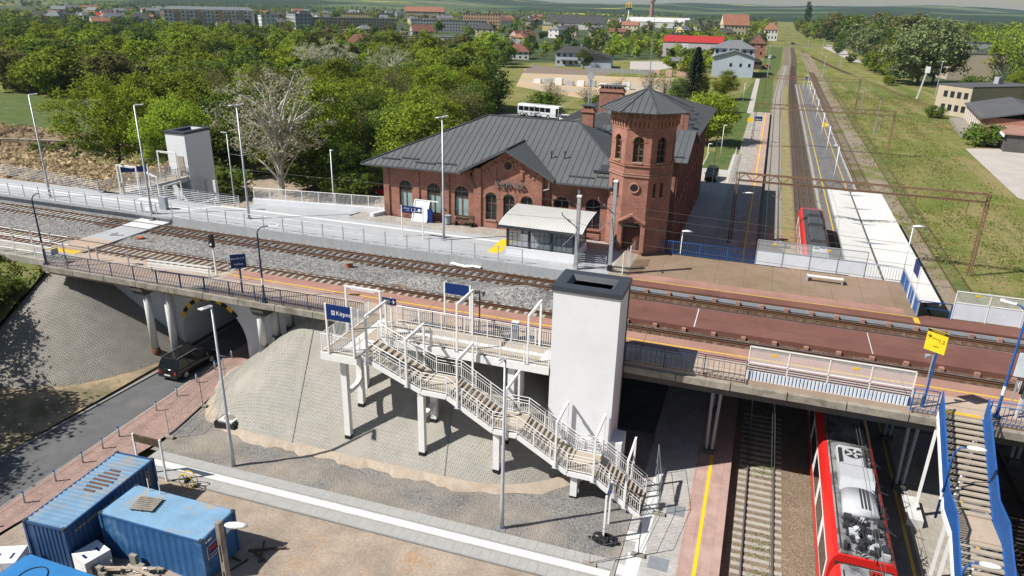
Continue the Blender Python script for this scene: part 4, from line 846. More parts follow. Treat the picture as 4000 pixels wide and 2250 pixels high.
o = thing('platform_sign', 'navy two line sign reading peron 4 on a blue post at the tunnel', 'sign', (-32.72, 38.35, 6.9)); MB().bar((-32.72, 38.35, 6.6), (-32.72, 38.35, 9.7), .09).build('post', 'navy_paint', o)
d = Vector((.80, .6, 0)); c_ = Vector((-32.72, 38.28, 0)); mb = MB(); mb.bar(c_ - d * .5 + Vector((0, 0, 9.35)), c_ + d * .5 + Vector((0, 0, 9.35)), .05, 1.0); mb.build('panel', 'sign_navy', o)
nrm = Vector((d.y, -d.x, 0)); e = c_ + nrm * .03
for s_, sz, k, z in (('peron | 4', .22, -.42, 9.5), ('wyjście', .2, -.3, 9.1)): text('lettering', s_, sz, e + d * k + Vector((0, 0, z)), d, (0, 0, 1), 'lettering_white', o)
o = board('platform_sign', 'long navy sign reading perony 1,2,4 in front of the brick station', (-28.63, 54.5), (-26.62, 54.5), 9.25, 9.78, 7.0, w_=.09)
text('lettering', '1,2,4', .42, (-27.75, 54.46, 9.36), (1, 0, 0), (0, 0, 1), 'lettering_white', o); text('lettering', 'perony', .19, (-28.4, 54.46, 9.55), (1, 0, 0), (0, 0, 1), 'lettering_white', o); text('lettering', 'platforms', .09, (-28.2, 54.46, 9.38), (1, 0, 0), (0, 0, 1), 'lettering_white', o)
MB().box(-27.0, -26.83, 54.455, 54.468, 9.38, 9.64).build('pictogram', 'lettering_white', o); MB().bar((-26.9 + .16, 54.46, 9.66), (-26.9 + .16 + .0, 54.46, 9.66 - .001), .001).build('arrow', 'lettering_white', o) if False else MB().bar((-26.78, 54.46, 9.62), (-26.68, 54.46, 9.42), .015, .05).build('arrow', 'lettering_white', o)
o = thing('speaker_pole', 'navy post with two loudspeakers beside the gangway', 'speaker', (-14.94, 38.15, 7)); MB().bar((-14.94, 38.15, 6.9), (-14.94, 38.15, 9.9), .07).build('post', 'navy_paint', o)
for s_ in (-1, 1): MB().cyl((-14.94 + s_ * .06, 38.15, 9.8), (-14.94 + s_ * .3, 38.1, 9.78), .06, .14, 10).build('horn', 'dark_concrete', o)
o = thing('ticket_validator', 'grey box on a blue post behind the walkway railing', 'box', (-12.67, 38.4, 7)); MB().box(-12.85, -12.5, 38.25, 38.55, 7.0, 8.05).build('cabinet', 'grey_steel', o); MB().box(-12.9, -12.45, 38.2, 38.6, 8.05, 8.12).build('lid', 'pale_concrete', o)

# ------------------------------------------------------------ tall platform lamps
def led_head(o, p, d, L=.75, w_=.34):
    d = Vector((d[0], d[1], 0)).normalized(); s_ = Vector((-d.y, d.x, 0)) * w_ / 2; p = Vector(p); u = Vector((0, 0, 1)); q = p + d * L + u * .05
    MB().add([p - s_ * .6, p + s_ * .6, q + s_, q - s_, p - s_ * .6 + u * .07, p + s_ * .6 + u * .07, q + s_ + u * .05, q - s_ + u * .05], [(0, 3, 2, 1), (4, 5, 6, 7), (0, 1, 5, 4), (1, 2, 6, 5), (2, 3, 7, 6), (3, 0, 4, 7)]).build('lamp_head', 'plastic_white', o)
    MB().bar(p + d * .1 + u * .085, p + d * (L - .2) + u * .1, .12, .05).build('heat_sink', 'galvanised', o)
def mast_lamp(label, x, y, zb, zt, heads, pole='galvanised'):
    o = thing('mast_lamp', label, 'lamp', (x, y, zb), 'tall lamps with flat heads'); MB().tube([(x, y, zb), (x, y, zb + 1.8), (x, y, zb + 1.85), (x, y, zt)], [.12, .115, .10, .06], 12).build('pole', pole, o, True); MB().box(x - .22, x + .22, y - .22, y + .22, zb, zb + .05).build('base_plate', 'galv_dark', o)
    for d in heads: led_head(o, (x, y, zt), d)
    return o
mast_lamp('tall galvanised lamp at the foot of the cone slope near the yellow cable reel', -27.15, 29.25, 0, 10.4, [(-.2, -1)])
mast_lamp('tall galvanised lamp beside the paved path in front of the stairs', -10.2, 29.45, .25, 10.3, [(-.3, -1)])
mast_lamp('tall twin headed lamp standing before the brick station', -24.9, 55.0, 7, 17.4, [(-.25, -1), (.1, 1)]); mast_lamp('tall twin headed lamp before the bare silver tree', -44.15, 53.85, 7, 17.3, [(-.25, -1), (.1, 1)])
mast_lamp('tall single headed lamp at the foot crossing gate', -53.4, 51.6, 6.4, 17.0, [(.8, .5)]); mast_lamp('tall single headed lamp beside the meadow', -67.1, 52.5, 6.6, 17.0, [(.3, 1)])
mast_lamp('thin lamp in the lower yard behind the white lift', -65.1, 76.9, -.3, 10, [(-1, -.2)]); mast_lamp('thin lamp in the lower yard behind the platform railing', -47.0, 72.5, -.3, 10, [(.5, -.5)])
def blue_lamp(label, x, y, zb, zt, d, L=1.0, head=.7):
    o = thing("blue_lamp", label, "lamp", (x, y, zb), "blue lamp posts with curved arms"); d = Vector((d[0], d[1], 0)).normalized()
    pts = [(x, y, zb), (x, y, zb + 1.2), (x, y, zt - .6)] + [(x + d.x * L * (1 - math.cos(t)), y + d.y * L * (1 - math.cos(t)), zt - .6 + .6 * math.sin(t)) for t in [math.pi / 2 * i / 6 for i in range(1, 7)]]
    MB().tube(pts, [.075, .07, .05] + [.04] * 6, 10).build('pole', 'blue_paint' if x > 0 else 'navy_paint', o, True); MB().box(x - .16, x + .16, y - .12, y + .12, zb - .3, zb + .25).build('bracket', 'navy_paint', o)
    MB().cyl((x, y, zb + 1.4), (x, y, zb + 1.9), .08, n=10).build('paper_wrap', 'white_paint', o)
    led_head(o, pts[-1], d, head); return o
blue_lamp('navy lamp post with curved arm at the left end of the deck', -50.9, 38.3, 6.5, 12.3, (1, .1), .9); blue_lamp('navy lamp post with curved arm above the tunnel', -30.75, 38.1, 6.6, 12.2, (1, .15), .9); blue_lamp('bright blue lamp post with curved arm beside the pedestrian stairs', 13.2, 38.6, 6.9, 13.1, (-.9, .3), .5)

# ------------------------------------------------------------ railings on the deck
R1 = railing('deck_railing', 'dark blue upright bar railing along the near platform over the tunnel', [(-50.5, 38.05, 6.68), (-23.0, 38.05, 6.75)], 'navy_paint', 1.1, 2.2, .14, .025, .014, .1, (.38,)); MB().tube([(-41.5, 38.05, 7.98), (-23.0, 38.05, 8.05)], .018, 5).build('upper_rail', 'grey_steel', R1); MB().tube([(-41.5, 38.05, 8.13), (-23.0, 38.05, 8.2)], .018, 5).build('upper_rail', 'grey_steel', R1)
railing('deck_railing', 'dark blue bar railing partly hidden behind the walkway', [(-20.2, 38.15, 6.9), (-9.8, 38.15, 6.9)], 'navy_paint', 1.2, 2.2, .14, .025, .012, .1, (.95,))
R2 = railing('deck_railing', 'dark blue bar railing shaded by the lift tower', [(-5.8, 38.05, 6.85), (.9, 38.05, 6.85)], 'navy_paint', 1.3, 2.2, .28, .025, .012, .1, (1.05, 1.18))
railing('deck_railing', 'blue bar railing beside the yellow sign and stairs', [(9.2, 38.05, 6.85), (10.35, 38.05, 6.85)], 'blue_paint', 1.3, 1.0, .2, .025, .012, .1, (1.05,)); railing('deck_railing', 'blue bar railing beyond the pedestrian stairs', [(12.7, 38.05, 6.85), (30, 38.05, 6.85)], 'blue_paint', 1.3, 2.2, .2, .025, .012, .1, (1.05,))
def screen(label, x0, x1, y, z, h, low, npan, lowmat, topmat='clear_pane', frame='white_paint', slats=False):
    o = thing('safety_screen', label, 'screen', ((x0 + x1) / 2, y, z))
    for i in range(npan + 1): x = lerp(x0, x1, i / npan); MB().box(x - .03, x + .03, y - .03, y + .03, z, z + h).build('post', frame, o)
    for zz in (z + low, z + h): MB().box(x0, x1, y - .03, y + .03, zz - .03, zz + .03).build('rail', frame, o)
    for i in range(npan):
        a, b_ = lerp(x0, x1, i / npan) + .04, lerp(x0, x1, (i + 1) / npan) - .04
        MB().box(a, b_, y - .006, y + .006, z + low + .04, z + h - .04).build('pane', topmat, o)
        if slats:
            mb = MB()
            for zz in (z + low - .14, z + low - .28, z + low - .42): mb.box(a, b_, y - .05, y - .02, zz - .025, zz + .025)
            mb.build('blue_rails', 'navy_paint', o)
        else: MB().box(a, b_, y - .01, y + .01, z + .06, z + low - .04).build('lower_panel', lowmat, o)
    for i in (0, 2):
        if i < npan: x = lerp(x0, x1, (i + .55) / npan); MB().box(x, x + .28, y - .02, y - .008, z + low + .55, z + low + .68).build('warning_label', 'yellow_paint', o)
    if slats:
        x = x0 + .05
        sm = MB().prism([(-.075, 0), (-.05, -.05), (.05, -.05), (.075, 0)], 0, low - .5).mesh('corrugation', 'frosted_panel')
        while x < x1: piece('corrugation', sm, o, (x, y - .06, z + .02)); x += .19
        MB().box(x0, x1, y - .055, y - .045, z, z + low - .5).build('back_sheet', 'blue_paint', o)
    return o
screen('safety screen with clear panes over blue white corrugated sheet on the near platform', .95, 9.15, 38.3, 6.9, 2.05, 1.1, 4, 'frosted_panel', slats=True)
screen('safety screen with frosted lower panels at the far brown platform', .8, 9.0, 59.7, 6.7, 2.12, 1.26, 4, 'frosted_panel', frame='grey_steel')
screen('safety screen with frosted lower panels over the grassy yard', 13.85, 24, 53.0, 6.7, 2.05, 1.25, 5, 'frosted_panel')
screen('safety screen beyond the pedestrian stairs', 14.8, 24, 38.3, 6.9, 2.05, 1.1, 4, 'frosted_panel', slats=True)
railing('deck_railing', 'light blue bar railing in front of the dark lower platform', [(-8.1, 59.7, 6.7), (.75, 59.7, 6.7)], 'blue_paint', 1.15, 2.2, .16, .025, .014, .1)
o = railing('deck_railing', 'pale grey bar railing overlooking the white canopy', [(9.0, 59.7, 6.7), (11.6, 59.7, 6.7)], 'grey_steel', 1.15, 2.6, .2, .03, .016, .1)
bp = thing('blue_parapet', 'blue panelled parapet along the end of the brown platform', 'parapet', (11.66, 56, 6.7))
for i in range(5): MB().box(11.63, 11.68, 52.7 + 1.38 * i, 54.0 + 1.38 * i, 6.75, 7.75).build('panel', 'blue_paint', bp); MB().box(11.6, 11.71, 52.6 + 1.38 * i, 52.68 + 1.38 * i, 6.7, 7.85).build('post', 'grey_steel', bp)
MB().box(11.6, 11.7, 52.6, 59.6, 7.78, 7.86).build('rail', 'grey_steel', bp)
rs_ = railing('stair_railing', 'blue railing round the dark stairwell of the far platform', [(11.8, 53.0, 6.7), (13.75, 53.0, 6.7)], 'blue_paint', 1.05, 1.6, None, .04, .01, .55, top_r=.04)
o = board('station_sign', 'navy station name board reading Kępno over the white canopy', (11.62, 54.25), (11.62, 56.3), 8.8, 9.75, 6.7, w_=.09); [o.children for _ in (0,)]
text('lettering', 'Kępno', .5, (11.66, 54.6, 9.05), (0, 1, 0), (0, 0, 1), 'lettering_white', o)
pole_lamp('white_lamp', 'white lamp with drop shaped head at the end of the blue parapet', 11.55, 59.3, 6.7, 4.6, (.1, 0), (.8, .35), r=.05); pole_lamp('white_lamp', 'white lamp with drop shaped head behind the light blue railing', -5.3, 60.4, .3, 8.3, (.1, 0), (.8, .35), r=.06)
bn = thing('platform_bench', 'white slatted bench on the brown platform', 'bench', (6.0, 57.8, 6.7)); MB().box(4.7, 7.3, 57.2, 57.5, 7.08, 7.16).build('seat', 'plastic_white', bn)
for x in (4.75, 7.25): MB().box(x - .05, x + .05, 57.2, 58.0, 6.7, 7.1).build('leg', 'galvanised', bn)
# ------------------------------------------------------------ fences of the new platform
WF = railing('wire_fence', 'low wire fence on slim posts along the new platform edge', [(-50.9, 51.55, 6.65), (-16.6, 51.55, 6.65)], 'galvanised', 1.6, 2.06, None, .03, .01, .45, (1.05, 1.55), top_r=.008); WG = railing('wire_fence', 'low wire fence on slim posts left of the foot crossing', [(-110, 51.55, 6.65), (-55.2, 51.55, 6.65)], 'galvanised', 1.6, 2.06, None, .03, .01, .45, (1.05, 1.55), top_r=.008)
g_ = thing('crossing_gate', 'galvanised gate frame at the foot crossing', 'gate', (-53, 51.7, 6.4))
for x in (-54.6, -52.9): MB().bar((x, 51.7, 6.3), (x, 51.7, 8.0), .09).build('post', 'galvanised', g_)
for z in (6.7, 7.25, 7.85): MB().bar((-54.6, 51.7, z), (-52.9, 51.7, z), .05).build('rail', 'galvanised', g_)
MB().box(-54.2, -53.5, 51.66, 51.69, 7.2, 7.75).build('notice', 'plastic_white', g_); MB().box(-54.0, -53.2, 53.2, 53.6, 7.0, 8.2).build('control_cabinet', 'grey_steel', g_)
def mesh_fence(label, pts, h=1.25, post=2.5):
    o = railing('mesh_fence', label, pts, 'galvanised', h, post, None, .03, .01, .08, tuple(.08 + (h - .1) * i / 6 for i in range(1, 6)), top_r=.014)
    mb = MB()
    for a, b_ in zip(pts, pts[1:]):
        a, b_ = Vector(a), Vector(b_); k = int((b_ - a).length / .22)
        for i in range(k): p = a.lerp(b_, i / k); mb.bar(p + Vector((0, 0, .08)), p + Vector((0, 0, h)), .008)
    q = mb.build('wire_mesh', 'galvanised', o); q['kind'] = 'stuff'; return o
mesh_fence('galvanised mesh fence between platform and brown meadow', [(-110, 57.0, 7.0), (-79, 57.6, 7.0), (-64.8, 56.2, 7.0)]); mesh_fence('galvanised mesh fence beside the white lift gangway', [(-61.5, 56.3, 7.0), (-47.4, 56.6, 7.0)]); mesh_fence('mesh fence between the glass shelter and the ramp', [(-12.6, 52.6, 7.0), (-10.2, 52.9, 7.0)], 1.1)
railing('platform_railing', 'white bar railing on top of the retaining wall before the brick station', [(-47.2, 58.65, 7.45), (-33.5, 60.55, 7.45), (-33.9, 59.3, 7.3)], 'white_paint', 1.15, 1.75, .13, .028, .011, .1)
o = thing('mesh_gate', 'pale mesh panel gate standing open beside the station door', 'gate', (-8.7, 54.5, 6.9))
for y0 in (53.0, 55.0): MB().box(-8.9 + (y0 - 53) * .1, -8.86 + (y0 - 53) * .1, y0, y0 + 1.9, 6.75, 8.35).build('panel', 'clear_pane', o); MB().bar((-8.88 + (y0 - 53) * .1, y0, 6.7), (-8.88 + (y0 - 53) * .1, y0, 8.5), .07).build('post', 'white_paint', o)
# gangway to the left lift
G2 = thing('gangway', 'light steel gangway leading from the platform to the white lift by the trees', 'gangway', (-63, 61, 7)); MB().prism([(-64.3, 55.9), (-62.0, 56.2), (-61.6, 65.5), (-64.1, 65.5)], 6.7, 6.99).build('deck_plate', 'tread_concrete', G2); MB().prism([(-62.15, 56.2), (-61.95, 56.2), (-61.5, 65.6), (-61.7, 65.6)], 6.45, 7.0).build('edge_beam', 'pale_concrete', G2)
for pts in ([(-64.3, 55.8, 7), (-64.1, 65.4, 7)], [(-62.0, 57.8, 7), (-61.6, 65.4, 7)]): railing('x', '', pts, 'galvanised', 1.12, 1.5, .14, .028, .011, .12, parent=G2)
portal('x', '', (-64.2, 64.2, 7), (-61.65, 64.2, 7), 2.9, parent=G2); portal('x', '', (-62.0, 59.0, 7), (-59.6, 59.0, 6.2), 2.2, parent=G2)
for x in (-61.6, -60.4, -59.2): MB().box(x - .2, x + .2, 66.8, 67.2, -.3, 6.5).build('leg', 'white_paint', G2)
o = board('platform_sign', 'navy board under a white portal frame at the left gangway', (-62.2, 57.0), (-59.9, 58.3), 9.1, 9.7, 7.0); portal('x', '', (-62.3, 56.7, 7), (-59.8, 56.7, 7), 2.9, parent=o)
S2 = thing('lower_stair', 'white railed stair going down beside the left lift gangway', 'staircase', (-56, 58, 3))
tm = MB().box(-.16, .16, -1.1, 1.1, -.08, 0).mesh('tread', 'tread_concrete')
for i in range(30): piece('tread', tm, S2, (-60.8 + .36 * i, 58.3 + .12 * i, 6.6 - .2 * i))
for dy in (-1.15, 1.15): railing('x', '', [(-61, 58.3 + dy, 6.7), (-50.2, 61.9 + dy, .7)], 'galvanised', 1.1, 1.5, .14, .025, .011, .12, parent=S2)
for i in (8, 17, 26): portal('x', '', (-60.8 + .36 * i, 57.1 + .12 * i, 6.5 - .2 * i), (-60.8 + .36 * i, 59.5 + .12 * i, 6.5 - .2 * i), 2.9, parent=S2)
# white tube barriers, gate and signal at the left deck end
wb = thing('tube_barrier', 'white round cornered tube barriers along the left walkway', 'barrier', (-56, 39, 6.4))
def tube_panel(o, a, b_, z0, z1, r=.03):
    a = Vector((a[0], a[1], 0)); b_ = Vector((b_[0], b_[1], 0)); c_ = .12; d = (b_ - a).normalized(); L = (b_ - a).length; pts = []
    for (u_, v_, q0) in ((L - c_, z0 + c_, -90), (L - c_, z1 - c_, 0), (c_, z1 - c_, 90), (c_, z0 + c_, 180)):
        for k in range(4): t = R(q0 + 30 * k); p = a + d * (u_ + c_ * math.cos(t)); pts.append((p.x, p.y, v_ + c_ * math.sin(t)))
    MB().tube(pts + [pts[0]], r, 6).build('tube_frame', 'white_paint', o)
for i in range(6):
    x = -51.6 - 2.1 * i; tube_panel(wb, (x, 39.6), (x - 1.95, 39.55), 6.9, 7.45); tube_panel(wb, (x, 39.6), (x - 1.95, 39.55), 7.5, 8.1); MB().bar((x - 2.02, 39.58, 6.3), (x - 2.02, 39.58, 7.9), .05).build('post', 'white_paint', wb); tube_panel(wb, (x - 1, 41.9), (x - 2.9, 41.9), 6.9, 7.6)
sg_ = thing('service_gate', 'small galvanised gate at the left end of the deck railing', 'gate', (-51, 39, 6.4))
for y in (38.5, 40.1): MB().bar((-51.05, y, 6.4), (-51.05, y, 7.85), .08).build('post', 'galvanised', sg_)
for z in (6.8, 7.7): MB().bar((-51.05, 38.5, z), (-51.05, 40.1, z), .05).build('rail', 'galvanised', sg_)
MB().box(-51.08, -51.02, 39.0, 39.6, 7.1, 7.6).build('notice', 'grey_steel', sg_)
wr = thing('ramp_rail', 'stack of white wooden rails beside the platform ramp', 'barrier', (-40, 40.5, 6.5))
for z in (6.95, 7.15, 7.4): MB().bar((-43.0, 40.4, z), (-37.3, 40.7, z + .05), .06, .12).build('board', 'white_paint', wr)
for x in (-42.8, -37.4): MB().bar((x, 40.5, 6.4), (x, 40.5, 7.5), .07).build('post', 'galvanised', wr)
for x, y in ((-36.8, 40.7), (-36.6, 41.7)): MB().bar((x, y, 6.7), (x, y, 7.8), .06).build('post', 'galvanised', wr)
MB().tube([(-37.3, 40.7, 7.5), (-36.8, 40.7, 7.8), (-36.6, 41.7, 7.9)], .025, 5).build('tube_frame', 'galvanised', wr)
for x in (-49.3, -48.5, -45.4): o = thing('bare_post', 'bare galvanised fence post on the left deck', 'post', (x, 40.85, 6.4), 'bare posts on the deck'); MB().bar((x, 40.85, 6.4), (x, 40.85, 7.6), .08).build('shaft', 'galvanised', o); MB().box(x - .1, x + .1, 40.75, 40.95, 6.42, 6.45).build('foot_plate', 'galv_dark', o)
sgl = thing('dwarf_signal', 'small track signal with black head on a white post', 'signal', (-38.0, 41.9, 6.5)); MB().bar((-38.0, 41.9, 6.4), (-38.0, 41.9, 8.7), .1).build('post', 'white_paint', sgl); MB().box(-38.2, -37.8, 41.75, 41.95, 8.6, 9.1).build('lower_head', 'rubber', sgl); MB().box(-38.15, -37.85, 41.75, 41.95, 9.12, 9.6).build('upper_head', 'rubber', sgl); MB().cyl((-38.0, 41.75, 8.85), (-38.0, 41.7, 8.85), .09, n=10).build('lens', 'plastic_white', sgl)

# ------------------------------------------------------------ glazed shelter over the subway stairs
sh = thing('glass_shelter', 'glazed shelter with curved corrugated white roof over the subway stairs', 'shelter', (-15.6, 55.2, 7))
for x0, x1, y0, y1 in ((-18.6, -12.8, 53.3, 53.55), (-13.05, -12.8, 53.55, 57.1), (-18.6, -12.8, 57.1, 57.35)): MB().box(x0, x1, y0, y1, 6.95, 7.72).build('plinth_wall', 'white_wall', sh)
rf = MB(); pf = [(52.85, 9.60), (53.4, 9.78), (54.0, 9.92), (54.8, 10.03), (55.6, 10.1), (56.6, 10.15), (57.7, 10.18)]; xs_ = []; x = -19.15
while x < -12.3: xs_ += [(x, 0), (x + .07, 0), (x + .1, .035), (x + .17, .035)]; x += .2
nn = len(pf); rf.add([(x, y, z + h) for x, h in xs_ for y, z in pf], [(i * nn + k, i * nn + k + 1, (i + 1) * nn + k + 1, (i + 1) * nn + k) for i in range(len(xs_) - 1) for k in range(nn - 1)]); rf.build('roof_sheet', 'canopy_sheet', sh)
MB().prism([(a, b_ - .03) for a, b_ in pf] + [(a, b_ - .12) for a, b_ in pf[::-1]], -19.1, -12.35, 'x').build('roof_lining', 'galvanised', sh); MB().box(-19.15, -12.3, 52.8, 52.9, 9.40, 9.62).build('fascia', 'anthracite', sh)
for x in (-18.5, -16.65, -14.8, -12.95):
    for y in (53.42, 57.2): MB().box(x - .09, x + .09, y - .09, y + .09, 7.72, 9.58).build('post', 'anthracite', sh)
for i, x in enumerate((-18.5, -16.65, -14.8)):
    for y in (53.42, 57.2):
        MB().box(x + .1, x + 1.74, y - .01, y + .01, 7.75, 9.6).build('pane', 'shelter_pane', sh); MB().box(x + .1, x + 1.74, y - .04, y + .04, 7.72, 7.82).build('rail', 'anthracite', sh); mb = MB()
        for k in (1, 2, 3): mb.box(x + .41 * k, x + .41 * k + .02, y - .02, y + .02, 7.8, 9.6)
        for zz in (8.3, 8.9): mb.box(x + .1, x + 1.74, y - .02, y + .02, zz, zz + .02)
        mb.build('glazing_bars', 'anthracite', sh)
MB().box(-12.98, -12.9, 53.6, 57.0, 7.75, 9.6).build('pane', 'shelter_pane', sh); MB().box(-16.5, -13.2, 53.8, 56.9, 6.9, 7.02).build('stairwell', 'dark_concrete', sh)
MB().prism([(-18.4, 7.0), (-16.5, 7.0), (-14.2, 8.6), (-14.2, 8.9), (-17.2, 8.5)], 56.8, 56.9, 'y').build('inner_wall', 'white_wall', sh)
# catenary posts of the upper line
for x, y, h, lab in ((-12.4, 52.1, 12.75, 'grey steel catenary post with folded arm at the glass shelter'), (-9.85, 52.75, 14.0, 'taller grey steel catenary post near the station door')):
    o = thing('catenary_post', lab, 'catenary post', (x, y, 6.9)); MB().bar((x, y, 6.8), (x, y, h), .26, .26, (1, 0, 0)).build('post', 'galvanised', o); MB().box(x - .17, x + .17, y - .17, y + .17, h, h + .12).build('cap', 'white_paint', o)
    MB().box(x - .15, x + .15, y - .15, y + .15, 6.8, 7.5).build('painted_foot', 'rubber' if x > -11 else 'galvanised', o); z0 = h - 2.4
    MB().tube([(x, y - .1, z0), (x - .9, y - 1.3, z0 + 1.2), (x - .95, y - 1.35, z0 + 1.45)], .04, 6).build('cantilever_arm', 'galv_dark', o); MB().tube([(x, y - .1, z0 - .3), (x - .9, y - .9, z0 - 1.3)], .025, 5).build('stay_rod', 'galv_dark', o); MB().cyl((x - .45, y - .7, z0 + .6), (x - .6, y - .9, z0 + .8), .07, n=8).build('insulator', 'galv_dark', o)

# ------------------------------------------------------------ blue footbridge stairs to the island platform
BS = thing('blue_staircase', 'concrete staircase with blue side panels down to the island platform', 'staircase', (11.5, 33, .3)); bx0, bx1 = 10.5, 12.55
bprof = [(38.15, 7.0), (33.45, 4.25), (31.7, 4.25), (27.0, 1.5), (25.3, 1.5), (23.2, .3)]
for i in (0, 2, 4):
    (ya, za), (yb, zb) = bprof[i], bprof[i + 1]; k = round((za - zb) / .168); run = (ya - yb) / k; tm = MB().box(bx0 + .05 - 11.5, bx1 - .05 - 11.5, -run * .47, run * .47, -.085, 0).mesh('tread', 'tread_concrete')
    for j in range(k): piece('tread', tm, BS, (11.5, ya - run * (j + .5), za - (za - zb) * (j + .5) / k - random.uniform(0, .01)))
for ya, yb, z in ((33.5, 31.65, 4.25), (27.05, 25.25, 1.5)): MB().box(bx0 + .05, bx1 - .05, yb, ya, z - .2, z - .02).build('landing', 'deck_tan', BS)
MB().box(bx0 + .3, bx1 - .1, 38.16, 38.45, 7.0, 7.006).build('warning_strip', 'yellow_line', BS)
for x in (bx0, bx1):
    mb = MB()
    for a, b_ in zip(bprof, bprof[1:]): mb.bar((x, a[0], a[1] - .1), (x, b_[0], b_[1] - .1), .08, .32)
    mb.build('stringer', 'white_paint' if x == bx0 else 'blue_paint', BS)
    for a, b_ in zip(bprof, bprof[1:]):
        MB().bar((x, a[0] + .05, a[1] + 1.15), (x, b_[0], b_[1] + 1.15), .07, .07).build('handrail', 'blue_paint', BS)
        k = max(2, int(abs(a[0] - b_[0]) / .11)); sm = MB().box(-.008, .008, -.033, .033, .12, 1.13).mesh('side_slat', 'blue_paint')
        for j in range(k): t = j / k; piece('side_slat', sm, BS, (x, lerp(a[0], b_[0], t), lerp(a[1], b_[1], t)))
for y, z in ((38.0, 6.6), (33, 4.0), (31.9, 4.0), (26, 1.3)): MB().bar((bx0 + .2, y + .4, .3), (bx0 + .1, y, z), .16).build('leg', 'white_paint', BS); MB().bar((bx1 - .2, y + .4, .3), (bx1 - .1, y, z), .16).build('leg', 'white_paint', BS)
MB().box(10.2, 11.0, 37.4, 39.6, .27, .75).build('footing', 'pale_concrete', BS)
for y0, z0, lab in ((34.0, 3.4, 'white headed lamp on a blue curved arm over the upper flight'), (29.0, .9, 'white headed lamp on a blue curved arm over the lower flight')):
    o = thing('stair_lamp', lab, 'lamp', (10.42, y0, z0)); MB().tube([(10.42, y0, z0), (10.42, y0, z0 + 3.2), (10.44, y0, z0 + 3.7), (10.6, y0 - .05, z0 + 4.05), (10.9, y0 - .1, z0 + 4.15)], [.06, .05, .045, .04, .04], 8).build('arm', 'blue_paint', o, True); MB().cyl((10.42, y0, z0 + 1.1), (10.42, y0, z0 + 1.5), .06, n=8).build('paper_wrap', 'white_paint', o)
    secs = [[(10.85 + L, y0 - .1 + wv * math.cos(t), z0 + 4.17 + hh * math.sin(t)) for t in [2 * math.pi * k / 10 for k in range(10)]] for L, wv, hh in ((0, .06, .05), (.12, .13, .09), (.4, .17, .11), (.7, .13, .08), (.82, .04, .03))]; loft(secs).build('lamp_head', 'plastic_white', o, True)
# yellow sign, grey rear board
ys = thing('yellow_sign', 'yellow information board on a blue post at the head of the blue stairs', 'sign', (9.82, 38.4, 6.9)); MB().bar((9.82, 38.4, 6.8), (9.82, 38.4, 10.6), .09).build('post', 'blue_paint', ys); MB().bar((9.7, 38.38, 6.8), (9.7, 38.38, 10.0), .05).build('conduit', 'grey_steel', ys)
c_ = Vector((9.68, 38.4, 10.75)); d = Vector((.92, -.62, 0)).normalized(); u = Vector((0, 0, 1)); nrm = Vector((d.y, -d.x, 0)); mb = MB(); mb.bar(c_ - d * .5, c_ + d * .5, .05, 1.15); mb.build('panel', 'yellow_paint', ys); MB().bar(c_ - d * .5 + u * .5 + nrm * .03, c_ + d * .5 + u * .5 + nrm * .03, .012, .14).build('header_band', 'black_paint', ys)
for s_, sz, k, z in (('1,2', .26, .1, -.02), ('perony', .12, -.22, .1), ('wyjście', .1, -.12, -.3)): text('lettering', s_, sz, c_ + nrm * .032 + d * k + u * z, d, (0, 0, 1), 'black_paint', ys)
text('lettering', 'KOMUNIKACJA', .09, c_ + nrm * .04 + d * -.3 + u * .47, d, (0, 0, 1), 'yellow_paint', ys)
for s_ in (-1, 1): MB().bar(c_ + nrm * .032 - d * .26 + u * .2, c_ + nrm * .032 - d * .38 + u * (.2 + s_ * .1), .012, .04).build('arrow', 'black_paint', ys)
MB().bar(c_ + nrm * .032 - d * .26 + u * .2, c_ + nrm * .032 - d * .46 + u * .2, .012, .035).build('arrow', 'black_paint', ys)
MB().cyl((9.6, 38.4, 9.95), (9.35, 38.35, 9.9), .05, .12, 10).build('horn', 'grey_steel', ys)
gb = thing('notice_board', 'grey back of a notice board beside the bright blue lamp', 'sign', (14.1, 39.6, 7)); MB().box(13.75, 14.9, 39.55, 39.62, 9.0, 10.3).build('panel', 'frosted_panel', gb)
for x in (14.05, 14.6): MB().bar((x, 39.7, 6.9), (x, 39.7, 10.2), .07).build('post', 'grey_steel', gb)
for z in (9.3, 10.0): MB().bar((13.85, 39.67, z), (14.85, 39.67, z), .05).build('batten', 'navy_paint', gb)
cl = thing('platform_clock', 'round white clock on a grey post near the right frame', 'clock', (14.2, 39.0, 7)); MB().bar((14.2, 39.0, 6.9), (14.2, 39.0, 9.0), .12).build('post', 'pale_concrete', cl); MB().cyl((14.0, 39.0, 8.7), (14.12, 38.95, 8.7), .36, n=20).build('case', 'rubber', cl); MB().cyl((13.98, 39.0, 8.7), (14.0, 39.0, 8.7), .32, n=20).build('dial', 'plastic_white', cl)
